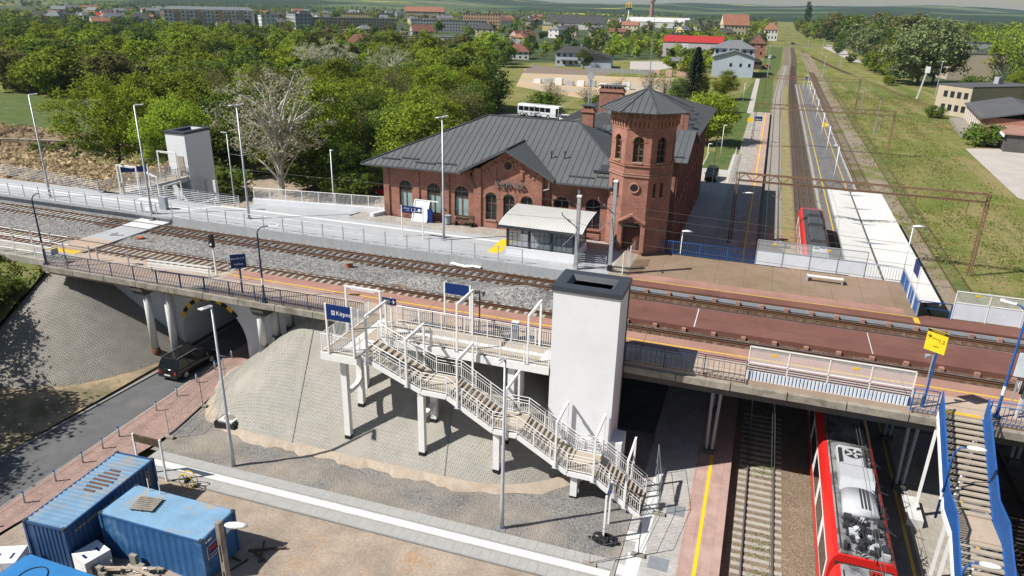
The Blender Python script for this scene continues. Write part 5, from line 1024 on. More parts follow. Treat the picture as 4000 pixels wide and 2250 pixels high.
# ------------------------------------------------------------ the brick station
brick('station_brick', (.37, .155, .105), (.27, .105, .075), (.32, .26, .225), .34); brick('trim_brick', (.40, .18, .125), (.31, .13, .095), (.33, .26, .22), .2)
M('roof_zinc', (.105, .112, .115), .55, .10, .25, .06, spec=.35); M('roof_seam', (.085, .09, .093), .5, .1, 1, .05); M('roof_trim', (.085, .092, .1), .5, .1, 1, .05)
M('brown_door', (.115, .05, .035), .6, .12, 3, .1); M('window_frame', (.17, .10, .065), .6, .12, 3, .08); M('frosted_glass', (.30, .42, .42), .25, .12, 1.2, .05, col2=(.20, .28, .28)); M('letter_grey', (.16, .165, .165), .6, .1, 3, .05)
def wall(mb, O, d, nrm, s0, s1, z0, ztop, ops, depth=.28):
    """upright wall along d from O with real openings (sa, sb, za, zb, arched); reveals go in by depth"""
    O = Vector(O); d = Vector(d); nn_ = Vector(nrm); P = lambda s, z, k=0: O + d * s + Vector((0, 0, z)) - nn_ * k
    def top(op, s):
        sa, sb, za, zb, ar = op
        if not ar: return zb
        r_ = (sb - sa) / 2; h = min(r_, zb - za); t = (s - (sa + sb) / 2) / r_; return zb - h + h * math.sqrt(max(0, 1 - t * t))
    br = {s0, s1}
    for op in ops:
        k = 10 if op[4] else 1
        for i in range(k + 1): br.add(op[0] + (op[1] - op[0]) * ((1 - math.cos(math.pi * i / k)) / 2 if op[4] else i / k))
    if hasattr(ztop, 'breaks'): br |= set(ztop.breaks)
    br = sorted(br); zt = ztop if callable(ztop) else (lambda s: ztop)
    for a, b_ in zip(br, br[1:]):
        m_ = (a + b_) / 2; op = [o for o in ops if o[0] < m_ < o[1]]; op.sort(key=lambda o: o[2]); lo = (z0, z0)
        for o in op:
            mb.quad(P(a, lo[0]), P(b_, lo[1]), P(b_, o[2]), P(a, o[2])); ta, tb = top(o, a), top(o, b_)
            mb.quad(P(a, o[2]), P(b_, o[2]), P(b_, o[2], depth), P(a, o[2], depth)); mb.quad(P(a, ta), P(b_, tb), P(b_, tb, depth), P(a, ta, depth)); lo = (ta, tb)
        mb.quad(P(a, lo[0]), P(b_, lo[1]), P(b_, zt(b_)), P(a, zt(a)))
    for o in ops:
        for s in (o[0], o[1]): zz = top(o, s); mb.quad(P(s, o[2]), P(s, zz), P(s, zz, depth), P(s, o[2], depth))
def window(o, O, d, nrm, op, depth=.24, glass_='window_glass', lower=None, mull=(.5,), trans=(.62,), frame='window_frame', sill='trim_brick', ring=True, name='window'):
    O = Vector(O); d = Vector(d); nn_ = Vector(nrm); sa, sb, za, zb, ar = op; P = lambda s, z, k: O + d * s + Vector((0, 0, z)) - nn_ * k
    if ar: r_ = (sb - sa) / 2; h = min(r_, zb - za); ol = [(sa, za), (sb, za)] + [((sa + sb) / 2 + r_ * math.cos(math.pi * i / 12), zb - h + h * math.sin(math.pi * i / 12)) for i in range(13)]
    else: r_ = 0; h = 0; ol = [(sa, za), (sb, za), (sb, zb), (sa, zb)]
    w_ = MB().add([P(s, z, depth) for s, z in ol], [tuple(range(len(ol)))]).build(name, glass_, o)
    fm = MB(); e = .06
    for (a, b_) in zip(ol, ol[1:] + ol[:1]): fm.bar(P(a[0], a[1], depth - .03), P(b_[0], b_[1], depth - .03), .06, .10, nrm)
    for t in mull: s = lerp(sa, sb, t); fm.bar(P(s, za, depth - .035), P(s, zb - .05, depth - .035), .08, .06, nrm)
    for t in trans: z = lerp(za, zb, t); fm.bar(P(sa, z, depth - .035), P(sb, z, depth - .035), .09, .06, nrm)
    fm.build('frame', frame, w_)
    if lower: z = lerp(za, zb, lower); MB().add([P(sa + .06, za + .06, depth - .012), P(sb - .06, za + .06, depth - .012), P(sb - .06, z, depth - .012), P(sa + .06, z, depth - .012)], [(0, 1, 2, 3)]).build('frosted_pane', 'frosted_glass', w_)
    if sill: q = MB(); q.bar(P((sa), za - .06, -.05), P((sb), za - .06, -.05), .2, .12, (0, 0, 1)); q.build('sill', sill, w_)
    if ar and ring:
        for k in range(2):
            mb = MB(); rr = r_ + .03 + .13 * k; pr_ = .05 - .02 * k
            for i in range(12):
                a0, a1 = math.pi * i / 12, math.pi * (i + 1) / 12; c_ = (sa + sb) / 2; zc = zb - h
                V_ = [P(c_ + (rr + q) * math.cos(a), zc + (rr + q) * h / max(r_, .01) * math.sin(a), kk) for q in (0, .12) for a in (a0, a1) for kk in (-pr_, .02)]
                mb.add(V_, [(0, 2, 6, 4), (4, 6, 7, 5), (0, 1, 3, 2)])
            mb.build('arch_ring', 'trim_brick', w_)
    return w_
def roof_face(o, poly, step=.58, mat='roof_zinc', rib=True, name='roof_plane', under=.1):
    """sloping roof plane whose first edge is the eave, with standing seams running up the slope"""
    P_ = [Vector(p) for p in poly]; e = (P_[1] - P_[0]); L = e.length; ex = e.normalized(); nn_ = Vector((0, 0, 0))
    for k in range(1, len(P_) - 1): nn_ += (P_[k] - P_[0]).cross(P_[k + 1] - P_[0])
    nn_.normalize(); nn_ = -nn_ if nn_.z < 0 else nn_; ey = nn_.cross(ex)
    if sum((p - P_[0]).dot(ey) for p in P_) < 0: ey = -ey
    n_ = len(P_); mb = MB(); mb.add(P_ + [p - nn_ * under for p in P_], [tuple(range(n_)), tuple(range(n_, 2 * n_))[::-1]] + [(i, (i + 1) % n_, n_ + (i + 1) % n_, n_ + i) for i in range(n_)])
    ro = mb.build(name, mat, o)
    if rib:
        Q2 = [((p - P_[0]).dot(ex), (p - P_[0]).dot(ey)) for p in P_]; smin = min(q[0] for q in Q2); smax = max(q[0] for q in Q2); s = smin + step / 2
        while s < smax:
            ys_ = []
            for (a, b_), (c_, d_) in zip(Q2, Q2[1:] + Q2[:1]):
                if (a - s) * (c_ - s) < 0: ys_.append(b_ + (d_ - b_) * (s - a) / (c_ - a))
            ys_.sort()
            if len(ys_) >= 2 and ys_[-1] - ys_[0] > .15:
                MB().bar(P_[0] + ex * s + ey * ys_[0] + nn_ * .015, P_[0] + ex * s + ey * ys_[-1] + nn_ * .012, .032, .045, nn_).build('roof_seam', 'roof_seam', ro)
            s += step
    return ro
SB = thing('brick_station', 'red brick railway station with grey metal roof and lettering KĘPNO', 'station', (-20, 67, 0))
Fx = lambda x: x + 33.4                                     # along the front
WO3 = [(-31.9, -30.56), (-29.0, -27.62), (-26.2, -24.83)]; y_l = 60.4
mb = MB(); wl = [(Fx(a), Fx(b_), 7.6, 10.5, True) for a, b_ in WO3]; wr_ = [(Fx(-16.67), Fx(-15.3), 7.0, 10.45, True), (Fx(-13.8), Fx(-12.48), 7.85, 10.55, True)]
wall(mb, (-33.4, y_l, 0), (1, 0, 0), (0, -1, 0), 0, Fx(-24.15), -.3, 12.1, wl); wall(mb, (-33.4, y_l, 0), (1, 0, 0), (0, -1, 0), Fx(-17.56), Fx(-9.0), -.3, 12.1, wr_)
wall(mb, (-33.4, 74.6, 0), (0, -1, 0), (-1, 0, 0), 0, 14.2, -.3, 12.1, [(2 + 3.4 * i, 3.4 + 3.4 * i, 7.6, 10.4, True) for i in range(4)])
mb.box(-33.39, -9, 74.4, 74.6, -.3, 12.1); mb.quad((-10.6, 60.4, -.3), (-10.6, 74.6, -.3), (-10.6, 74.6, 12.1), (-10.6, 60.4, 12.1)); mb.build('hall_wall', 'station_brick', SB)
for op in wl: window(SB, (-33.4, y_l, 0), (1, 0, 0), (0, -1, 0), op, lower=.66)
window(SB, (-33.4, y_l, 0), (1, 0, 0), (0, -1, 0), wr_[1]); dw = window(SB, (-33.4, y_l, 0), (1, 0, 0), (0, -1, 0), wr_[0], trans=(.7,), sill=None); MB().box(-16.6, -15.36, 60.57, 60.61, 7.0, 9.3).build('door_leaf', 'brown_door', SB)
for x in (-33.2, -30.05, -27.0, -24.45, -17.3, -14.6): MB().box(x - .28, x + .28, y_l - .12, y_l, 6.5, 12.0).build('pilaster', 'station_brick', SB)
for (a, b_) in WO3 + [(-13.8, -12.48)]: MB().box(a - .1, b_ + .1, y_l - .07, y_l - .001, 6.95, 7.45).build('spandrel', 'trim_brick', SB); MB().prism([((a + b_) / 2 - .3, 7.2), ((a + b_) / 2, 7.36), ((a + b_) / 2 + .3, 7.2), ((a + b_) / 2, 7.04)], y_l - .1, y_l - .071, 'y').build('lozenge', 'station_brick', SB)
# centre projection with gable
y_p = 60.0; gz = lambda s: 12.1 + max(0, 2.1 * (1 - abs(s - 3.295) / 3.295)); gz.breaks = [3.295]
wp = [(1.18, 2.25, 7.75, 10.3, True), (2.88, 3.95, 7.75, 10.3, True), (4.55, 5.65, 7.75, 10.3, True)]; oc = [(2.97, 3.67, 12.55, 13.25, True)]
mb = MB(); wall(mb, (-24.15, y_p, 0), (1, 0, 0), (0, -1, 0), 0, 6.59, -.3, gz, wp); mb.quad((-24.15, 60.0, -.3), (-24.15, 60.4, -.3), (-24.15, 60.4, 12.1), (-24.15, 60.0, 12.1)); mb.quad((-17.56, 60.0, -.3), (-17.56, 60.4, -.3), (-17.56, 60.4, 12.1), (-17.56, 60.0, 12.1)); mb.build('gable_wall', 'station_brick', SB)
for op in wp: window(SB, (-24.15, y_p, 0), (1, 0, 0), (0, -1, 0), op, trans=(.6,)); MB().box(-24.15 + op[0] - .08, -24.15 + op[1] + .08, y_p - .08, y_p - .001, 6.95, 7.6).build('spandrel', 'trim_brick', SB)
for x in (-23.7, -17.95): MB().box(x - .32, x + .32, y_p - .14, y_p, 6.5, 12.4).build('pilaster', 'station_brick', SB)
ocu = MB().cyl((-20.85, 59.99, 12.9), (-20.85, 59.92, 12.9), .36, n=20).build('oculus', 'window_glass', SB); MB().tube([(-20.85 + .43 * math.cos(t), 59.93, 12.9 + .43 * math.sin(t)) for t in [2 * math.pi * i / 20 for i in range(21)]], .09, 6).build('oculus_ring', 'trim_brick', ocu)
for x in (-22.1, -19.6): MB().box(x - .15, x + .15, 59.9, 60.0, 11.7, 13.0).build('pilaster', 'station_brick', SB)
for i in range(14):
    s = .5 + 5.6 * i / 13; z = gz(s) - .55; MB().box(-24.15 + s - .1, -24.15 + s + .1, 59.88, 60.0, z - .25, z).build('corbel', 'trim_brick', SB)
for i in range(26): x = -33.0 + 8.5 * i / 25; MB().box(x - .09, x + .09, 60.28, 60.4, 11.55, 11.9).build('corbel', 'trim_brick', SB)
text('station_lettering', 'KĘPNO', .78, (-22.05, 59.8, 10.95), (1, 0, 0), (0, 0, 1), 'letter_grey', SB, .06, spacing=1.08)
# roofs of the hall
E0, EZ, RY, RZ = 59.45, 11.95, 67.5, 16.0; hip = thing
YB = E0 + (14.42 - EZ) * (RY - E0) / (RZ - EZ); roof_face(SB, [(-35.3, E0, EZ), (-25.31, E0, EZ), (-20.86, YB, 14.42), (-20.86, RY, RZ), (-25.6, RY, RZ)]); roof_face(SB, [(-16.41, E0, EZ), (-9.6, E0, EZ), (-16.6, RY, RZ), (-20.86, RY, RZ), (-20.86, YB, 14.42)]); roof_face(SB, [(-35.3, 75.6, EZ), (-35.3, E0, EZ), (-25.6, RY, RZ)]); roof_face(SB, [(-9.6, 75.6, EZ), (-35.3, 75.6, EZ), (-25.6, RY, RZ), (-16.6, RY, RZ)], rib=False); roof_face(SB, [(-9.6, E0, EZ), (-9.6, 75.6, EZ), (-16.6, RY, RZ)])
for a, b_ in (((-35.3, E0, EZ), (-25.6, RY, RZ)), ((-25.6, RY, RZ), (-16.6, RY, RZ)), ((-16.6, RY, RZ), (-9.6, E0, EZ)), ((-35.3, 75.6, EZ), (-25.6, RY, RZ))): MB().bar(Vector(a) + Vector((0, 0, .05)), Vector(b_) + Vector((0, 0, .05)), .16, .08).build('ridge_cap', 'roof_trim', SB)
MB().bar((-35.35, E0 - .05, EZ - .06), (-25.2, E0 - .05, EZ - .06), .14, .14).build('gutter', 'roof_trim', SB); MB().bar((-16.4, E0 - .05, EZ - .06), (-11.5, E0 - .05, EZ - .06), .14, .14).build('gutter', 'roof_trim', SB)
ga, gp = 59.15, 14.42
for sx in (-1, 1):
    xe = -20.86 + sx * 4.45; tz = lambda y: EZ + (y - E0) * (RZ - EZ) / (RY - E0); yb = E0 + (gp - EZ) * (RY - E0) / (RZ - EZ)
    P4 = [(xe, ga, 12.1), (xe, ga + .6, 12.1), (-20.86, yb, gp), (-20.86, ga, gp)]; P4 = P4[::sx]
    if sx < 0: P4 = [(xe, ga + .6, 12.1), (xe, ga, 12.1), (-20.86, ga, gp), (-20.86, yb, gp)]
    roof_face(SB, P4, .58); MB().bar((xe, ga - .03, 12.02), (-20.86, ga - .03, gp - .06), .08, .22).build('barge_board', 'roof_trim', SB)
MB().bar((-20.86, ga, gp + .04), (-20.86, yb, gp + .04), .14, .07).build('ridge_cap', 'roof_trim', SB)
sl_ = (RZ - EZ) / (RY - E0); zf = lambda y: EZ + (y - E0) * sl_
for x0, x1, y in ((-33.6, -31.7, 60.35), (-31.6, -29.9, 60.6), (-30.0, -28.0, 60.2), (-27.9, -26.0, 60.35), (-15.4, -13.2, 60.3), (-13.0, -11.2, 60.5)): MB().box(x0, x1, y - .1, y + .06, zf(y) + .02, zf(y) + .13).build('snow_guard', 'roof_trim', SB)
for x, y in ((-17.6, 62.3), (-16.4, 62.4)): MB().cyl((x, y, zf(y)), (x, y, zf(y) + .55), .06, n=8).build('vent_pipe', 'anthracite', SB); MB().cyl((x, y, zf(y) + .55), (x, y, zf(y) + .68), .12, .08, 8).build('vent_cowl', 'anthracite', SB)
sk = MB(); sk.add([(-12.9, 61.2, zf(61.2) + .08), (-12.2, 61.2, zf(61.2) + .08), (-12.2, 62.0, zf(62) + .08), (-12.9, 62.0, zf(62) + .08)], [(0, 1, 2, 3)]); sk.build('roof_hatch', 'anthracite', SB); MB().box(-13.4, -12.0, 60.9, 61.1, zf(61) + .05, zf(61) + .25).build('roof_step', 'anthracite', SB)
MB().tube([(-24.6, 59.5, 11.8), (-24.3, 59.8, 11.5), (-23.9, 59.85, 10.6)], .05, 6).build('downpipe', 'roof_trim', SB); MB().tube([(-16.9, 59.4, 11.9), (-17.0, 59.8, 11.2), (-17.5, 59.9, 11.0)], .05, 6).build('downpipe', 'galvanised', SB); MB().box(-14.5, -14.3, 60.2, 60.28, 10.9, 11.3).build('wall_lamp', 'plastic_white', SB)
# east and rear wings
mb = MB(); wall(mb, (-7.5, 71.0, 0), (0, 1, 0), (1, 0, 0), 0, 11.2, -.3, lambda s: 12.4 + (0 if s < 0 else max(0, 2.1 * (1 - abs(s - 5.6) / 5.6))), [(1.5 + 2.4 * i, 2.7 + 2.4 * i, z0, z0 + 2.3, True) for i in range(4) for z0 in (1.2, 7.6)]); mb.quad((-16, 71, -.3), (-7.5, 71, -.3), (-7.5, 71, 12.4), (-16, 71, 12.4)); mb.quad((-16, 82.2, -.3), (-7.5, 82.2, -.3), (-7.5, 82.2, 12.4), (-16, 82.2, 12.4)); mb.build('east_wing_wall', 'station_brick', SB)
for i in range(4):
    for z0 in (1.2, 7.6): window(SB, (-7.5, 71.0, 0), (0, 1, 0), (1, 0, 0), (1.5 + 2.4 * i, 2.7 + 2.4 * i, z0, z0 + 2.3, True), ring=False)
for y in (71.3, 73.5, 76, 78.4, 80.8): MB().box(-7.5, -7.32, y - .2, y + .2, -.3, 12.2).build('pilaster', 'station_brick', SB)
roof_face(SB, [(-16, 70.2, 12.45), (-6.4, 70.2, 12.45), (-6.4, 76.6, 14.55), (-16, 76.6, 14.55)]); roof_face(SB, [(-6.4, 83, 12.45), (-16, 83, 12.45), (-16, 76.6, 14.55), (-6.4, 76.6, 14.55)], rib=False); MB().box(-8.6, -6.8, 71.0, 71.1, 12.78, 12.9).build('snow_guard', 'roof_trim', SB)
mb = MB(); wall(mb, (-8.0, 82.2, 0), (0, 1, 0), (1, 0, 0), 0, 29.8, -.3, 12.5, [(1.5 + 2.9 * i, 2.7 + 2.9 * i, z0, z0 + 2.3, True) for i in range(10) for z0 in (1.2, 7.6)]); mb.box(-23.8, -8.02, 82.3, 112, -.3, 12.5); mb.build('rear_wing_wall', 'station_brick', SB)
for i in range(10):
    MB().box(-8.0, -7.8, 82.5 + 2.9 * i, 82.95 + 2.9 * i, -.3, 12.3).build('pilaster', 'station_brick', SB)
    for z0 in (1.2, 7.6): window(SB, (-8.0, 82.2, 0), (0, 1, 0), (1, 0, 0), (1.5 + 2.9 * i, 2.7 + 2.9 * i, z0, z0 + 2.3, True), depth=.2, ring=False)
roof_face(SB, [(-6.9, 82.6, 12.55), (-6.9, 113, 12.55), (-15.8, 106, 15.4), (-15.8, 86, 15.4)]); roof_face(SB, [(-24.8, 113, 12.55), (-24.8, 82.6, 12.55), (-15.8, 86, 15.4), (-15.8, 106, 15.4)]); roof_face(SB, [(-24.8, 82.6, 12.55), (-6.9, 82.6, 12.55), (-15.8, 86, 15.4)]); roof_face(SB, [(-6.9, 113, 12.55), (-24.8, 113, 12.55), (-15.8, 106, 15.4)], rib=False)
roof_face(SB, [(-24.0, 74, 12.6), (-24.0, 83.5, 12.6), (-17.5, 83.5, 14.9), (-17.5, 72, 14.9)], .7); roof_face(SB, [(-11.0, 83.5, 12.6), (-11.0, 72.5, 12.6), (-17.5, 72, 14.9), (-17.5, 83.5, 14.9)], .7)
for k in range(10): x, y = random.uniform(-9.5, -7.5), random.uniform(88, 100); MB().box(x, x + .45, y, y + .35, 12.75 + (-6.9 - x) * -.32 * -1 * 0 + .32 * (-6.9 - x), 12.95 + .32 * (-6.9 - x)).build('roof_step', 'anthracite', SB)
def chimney(x0, x1, y0, y1, z0, z1, n_):
    c_ = MB().box(x0, x1, y0, y1, z0, z1).build('chimney', 'station_brick', SB)
    MB().box(x0 - .12, x1 + .12, y0 - .12, y1 + .12, z1 - .35, z1 - .2).build('chimney_band', 'trim_brick', c_); MB().box(x0 - .12, x1 + .12, y0 - .12, y1 + .12, z1 + .25, z1 + .34).build('chimney_cap', 'roof_trim', c_)
    for i in range(n_): x = lerp(x0, x1, (i + .5) / n_); MB().box(x - .1, x + .1, y0, y1, z1, z1 + .26).build('flue_pier', 'trim_brick', c_)
chimney(-18.7, -15.9, 85.5, 86.6, 13.5, 17.3, 6); chimney(-17.45, -16.3, 72.4, 73.2, 14.0, 16.6, 3); chimney(-8.9, -8.3, 80.5, 81.2, 13.0, 16.3, 2); chimney(-8.7, -8.1, 84, 84.6, 13.0, 15.7, 2)
dsh = MB().cyl((-15.2, 84.6, 16.2), (-15.05, 84.5, 16.25), .55, n=20).build('satellite_dish', 'anthracite', SB)
lm = MB()
for k in range(3): a = k * 2.094; lm.bar((-17.1 + .22 * math.cos(a), 73.9 + .22 * math.sin(a), 14.5), (-17.1 + .1 * math.cos(a), 73.9 + .1 * math.sin(a), 19.6), .045)
for j in range(12): z = 14.6 + .42 * j; lm.bar((-17.3, 73.85, z), (-16.95, 73.95, z + .4), .03); lm.bar((-17.0, 74.05, z + .4), (-17.2, 73.8, z), .03)
lm.build('radio_mast', 'galvanised', SB); MB().cyl((-17.1, 73.85, 19.6), (-17.1, 73.75, 19.6), .35, n=16).build('radio_dish', 'galvanised', SB)
# ------------------------------------------------------------ tower
TW = thing('station_tower', 'octagonal red brick tower with slate grey tent roof', 'tower', (-9.3, 60.9, 0)); TC = Vector((-9.3, 60.9, 0))
def octo(ap, z): r_ = ap / math.cos(math.pi / 8); return [TC + Vector((r_ * math.cos(math.pi / 8 + k * math.pi / 4), r_ * math.sin(math.pi / 8 + k * math.pi / 4), z)) for k in range(8)]
def ring(ap0, z0, ap1, z1, name, mat): return MB().add(octo(ap0, z0) + octo(ap1, z1), [(i, (i + 1) % 8, 8 + (i + 1) % 8, 8 + i) for i in range(8)] + [tuple(range(8))[::-1], tuple(range(8, 16))]).build(name, mat, TW)
AP = 2.48; mb = MB(); wins = []
for k in range(8):
    a = k * math.pi / 4; nrm = Vector((math.cos(a), math.sin(a), 0)); d = Vector((-nrm.y, nrm.x, 0)); half = AP * math.tan(math.pi / 8); O = TC + nrm * AP - d * half
    front = k == 6; diag = k in (5, 7)
    for z0, z1, ops in ((-.3, 13.35, [(half - .72, half + .72, 7.0, 9.55, True)] if front else [(half - .5, half - .22, 11.6, 12.75, False), (half + .22, half + .5, 11.6, 12.75, False)] if diag else []), (13.35, 17.1, [(half - .42, half + .42, 14.45, 16.5, True)])):
        wall(mb, O, d, nrm, 0, 2 * half, z0, z1, ops, .3)
        for op in ops: wins.append((O, d, nrm, op, front and z0 < 0))
mb.build('tower_wall', 'station_brick', TW)
for O, d, nrm, op, isdoor in wins:
    if isdoor:
        dw = window(TW, O, d, nrm, op, .3, sill=None, mull=(.5,), trans=(.72,), frame='brown_door', ring=False, name='door_fanlight')
        for s0, s1 in ((op[0] + .06, op[0] + .70), (op[0] + .74, op[1] - .06)):
            P = lambda s, z, k_: O + d * s + Vector((0, 0, z)) - nrm * k_
            q = MB(); q.add([P(s0, 7.0, .26), P(s1, 7.0, .26), P(s1, 8.82, .26), P(s0, 8.82, .26)], [(0, 1, 2, 3)]); dl = q.build('door_leaf', 'brown_door', TW)
            for za, zb in ((7.1, 7.55), (7.65, 8.45), (8.52, 8.75)): q = MB(); q.bar(P((s0 + s1) / 2, za, .24), P((s0 + s1) / 2, zb, .24), s1 - s0 - .16, .035, nrm); q.build('door_panel', 'brown_door', dl)
    else: window(TW, O, d, nrm, op, .28, sill='trim_brick', mull=(.5,), trans=(.25, .5, .75) if op[4] else (), ring=op[4])
for z, e in ((13.25, .1), (13.42, .06), (14.12, .12), (14.28, .07), (17.05, .05)): ring(AP + e, z, AP + e, z + .1, 'string_course', 'trim_brick')
ring(AP + .22, 17.75, AP + .22, 18.5, 'parapet_band', 'station_brick')
for k in range(8):
    a = k * math.pi / 4; nrm = Vector((math.cos(a), math.sin(a), 0)); d = Vector((-nrm.y, nrm.x, 0)); half = (AP + .1) * math.tan(math.pi / 8)
    for i in range(6): p = TC + nrm * (AP + .1) + d * lerp(-half + .18, half - .18, i / 5); q = MB(); q.bar(p + Vector((0, 0, 17.3)), p + Vector((0, 0, 17.76)), .16, .22, nrm); q.build('corbel', 'trim_brick', TW)
    for i in range(4): p = TC + nrm * (AP + .225) + d * lerp(-half + .32, half - .32, i / 3); q = MB(); q.bar(p + Vector((0, 0, 17.95)), p + Vector((0, 0, 18.4)), .26, .02, nrm); q.build('blind_panel', 'window_frame', TW)
ring(AP + .04, 17.15, AP + .1, 17.75, 'frieze', 'station_brick')
co = TC + Vector((-.05, -AP - .02, 12.35)); tw_o = MB().cyl(co + Vector((0, .0, 0)), co + Vector((0, -.05, 0)), .30, n=20).build('oculus', 'window_glass', TW); MB().tube([co + Vector((.38 * math.cos(t), -.03, .38 * math.sin(t))) for t in [2 * math.pi * i / 20 for i in range(21)]], .085, 6).build('oculus_ring', 'trim_brick', tw_o)
RA = 3.55; eo = octo(RA, 18.5); apx = TC + Vector((0, 0, 20.05))
for k in range(8):
    roof_face(TW, [eo[k], eo[(k + 1) % 8], apx], .5, name='roof_plane'); MB().bar(eo[k] + Vector((0, 0, .03)), apx + Vector((0, 0, .03)), .12, .07).build('hip_cap', 'roof_trim', TW)
MB().tube([apx, apx + Vector((0, 0, 5.8))], [.045, .015], 6).build('antenna_mast', 'galv_dark', TW); MB().cyl(apx - Vector((0, 0, .1)), apx + Vector((0, 0, .25)), .12, .05, 8).build('finial', 'roof_trim', TW)
# hood over the tower door
q = MB(); yf = 60.9 - AP; q.prism([(-10.45, 9.62), (-9.3, 10.28), (-8.15, 9.62), (-8.15, 9.45), (-9.3, 10.1), (-10.45, 9.45)], yf - .55, yf, 'y'); q.build('door_hood', 'trim_brick', TW); MB().prism([(-10.3, 9.5), (-9.3, 10.08), (-8.3, 9.5)], yf - .3, yf - .002, 'y').build('hood_gable', 'station_brick', TW)
for x in (-10.25, -8.35): MB().box(x - .18, x + .18, yf - .35, yf, 7.0, 9.5).build('hood_pier', 'station_brick', TW)
for i in range(12): t = i / 11; x = -10.2 + 1.8 * t; MB().box(x - .05, x + .05, yf - .45, yf - .3, 9.45 + .62 * (1 - abs(2 * t - 1)) - .1, 9.45 + .62 * (1 - abs(2 * t - 1)) + .05).build('dentil', 'trim_brick', TW)
# bits in front of the station
for x, lab in ((-24.9, 'dark wooden bench against the station wall under the third window'), (-14.9, 'dark wooden bench against the wall by the arched window')):
    bn = thing('wall_bench', lab, 'bench', (x, 59.7, 7)); 
    for k in range(3): MB().box(x - .95, x + .95, 59.35 + .15 * k, 59.46 + .15 * k, 7.42, 7.47).build('seat_slat', 'wood_sleeper', bn)
    for k in range(2): MB().box(x - .95, x + .95, 59.85, 59.9, 7.6 + .18 * k, 7.73 + .18 * k).build('back_slat', 'wood_sleeper', bn)
    for dx in (-.8, .8): MB().box(x + dx - .04, x + dx + .04, 59.35, 59.9, 7.0, 7.42).build('leg', 'rubber', bn); MB().box(x + dx - .04, x + dx + .04, 59.86, 59.92, 7.42, 7.95).build('back_post', 'rubber', bn)
o = thing('leaning_case', 'white framed display case leaning against the station wall', 'display case', (-29.3, 59.5, 7)); mb = MB(); mb.add([(-30.0, 59.1, 7.05), (-28.5, 59.1, 7.05), (-28.5, 59.9, 8.9), (-30.0, 59.9, 8.9), (-30.0, 59.2, 7.0), (-28.5, 59.2, 7.0), (-28.5, 60.0, 8.85), (-30.0, 60.0, 8.85)], [(0, 1, 2, 3), (7, 6, 5, 4), (0, 4, 5, 1), (1, 5, 6, 2), (2, 6, 7, 3), (3, 7, 4, 0)]); mb.build('panel', 'frosted_panel', o)
for a, b_ in (((-30.0, 59.08, 7.05), (-28.5, 59.08, 7.05)), ((-30.0, 59.88, 8.9), (-27.6, 59.88, 8.9)), ((-30.0, 59.08, 7.05), (-30.0, 59.88, 8.9)), ((-28.5, 59.08, 7.05), (-28.5, 59.88, 8.9))): MB().bar(a, b_, .09).build('frame', 'white_paint', o)
MB().box(-28.45, -27.95, 59.2, 59.3, 7.05, 8.3).build('dark_board', 'sign_navy', o)
o = thing('waste_bin', 'dark round waste bin beside the wall bench', 'bin', (-26.5, 59.5, 7)); MB().cyl((-26.5, 59.5, 7.1), (-26.5, 59.5, 7.85), .3, .33, 14).build('drum', 'grey_steel', o); MB().tube([(-26.5 + .36 * math.cos(t), 59.5 + .36 * math.sin(t), 7.8) for t in [2 * math.pi * i / 14 for i in range(15)]], .03, 5).build('rim', 'rubber', o)
# ------------------------------------------------------------ things with a local frame (x along the length, z up)
def local(name, label, cat, loc, rz=0, group=None):
    o = thing(name, label, cat, loc, group); o.rotation_euler = (0, 0, rz); WO[o.name] = (0, 0, 0); return o
# containers
def blue(name, col, stain, at=(.6, .78), rough=.55): return M(name, col, rough, .14, 1.3, .08, col2=stain, c2at=at)
blue('cont_blue_roof', (.16, .28, .41), (.33, .27, .20), (.48, .66)); blue('cont_blue', (.032, .12, .29), (.11, .23, .38), (.54, .68)); blue('cont_blue_dark', (.03, .085, .20), (.04, .12, .27)); M('cont_rust', (.17, .085, .05), .9, .3, 3, .2); M('cont_yellow', (.62, .46, .04), .6, .1, 3, .05)
M('cont_roof_pale', (.20, .35, .50), .55, .16, .9, .1, col2=(.38, .33, .26), c2at=(.54, .64)); M('cont_roof_bright', (.035, .20, .47), .5, .12, 1.0, .08, col2=(.16, .33, .52), c2at=(.62, .75))
def corr_wall(o, name, mat, L, H, z0, place, pitch=.28, d=.036):
    mb = MB(); pts = []; s = 0
    while s < L - pitch: pts += [(s, 0), (s + pitch * .3, 0), (s + pitch * .5, -d), (s + pitch * .8, -d)]; s += pitch
    pts.append((L, 0)); vs = []
    for s, k in pts: vs += [place(s, k, z0), place(s, k, z0 + H)]
    mb.add(vs, [(2 * i, 2 * i + 1, 2 * i + 3, 2 * i + 2) for i in range(len(pts) - 1)]); return mb.build(name, mat, o)
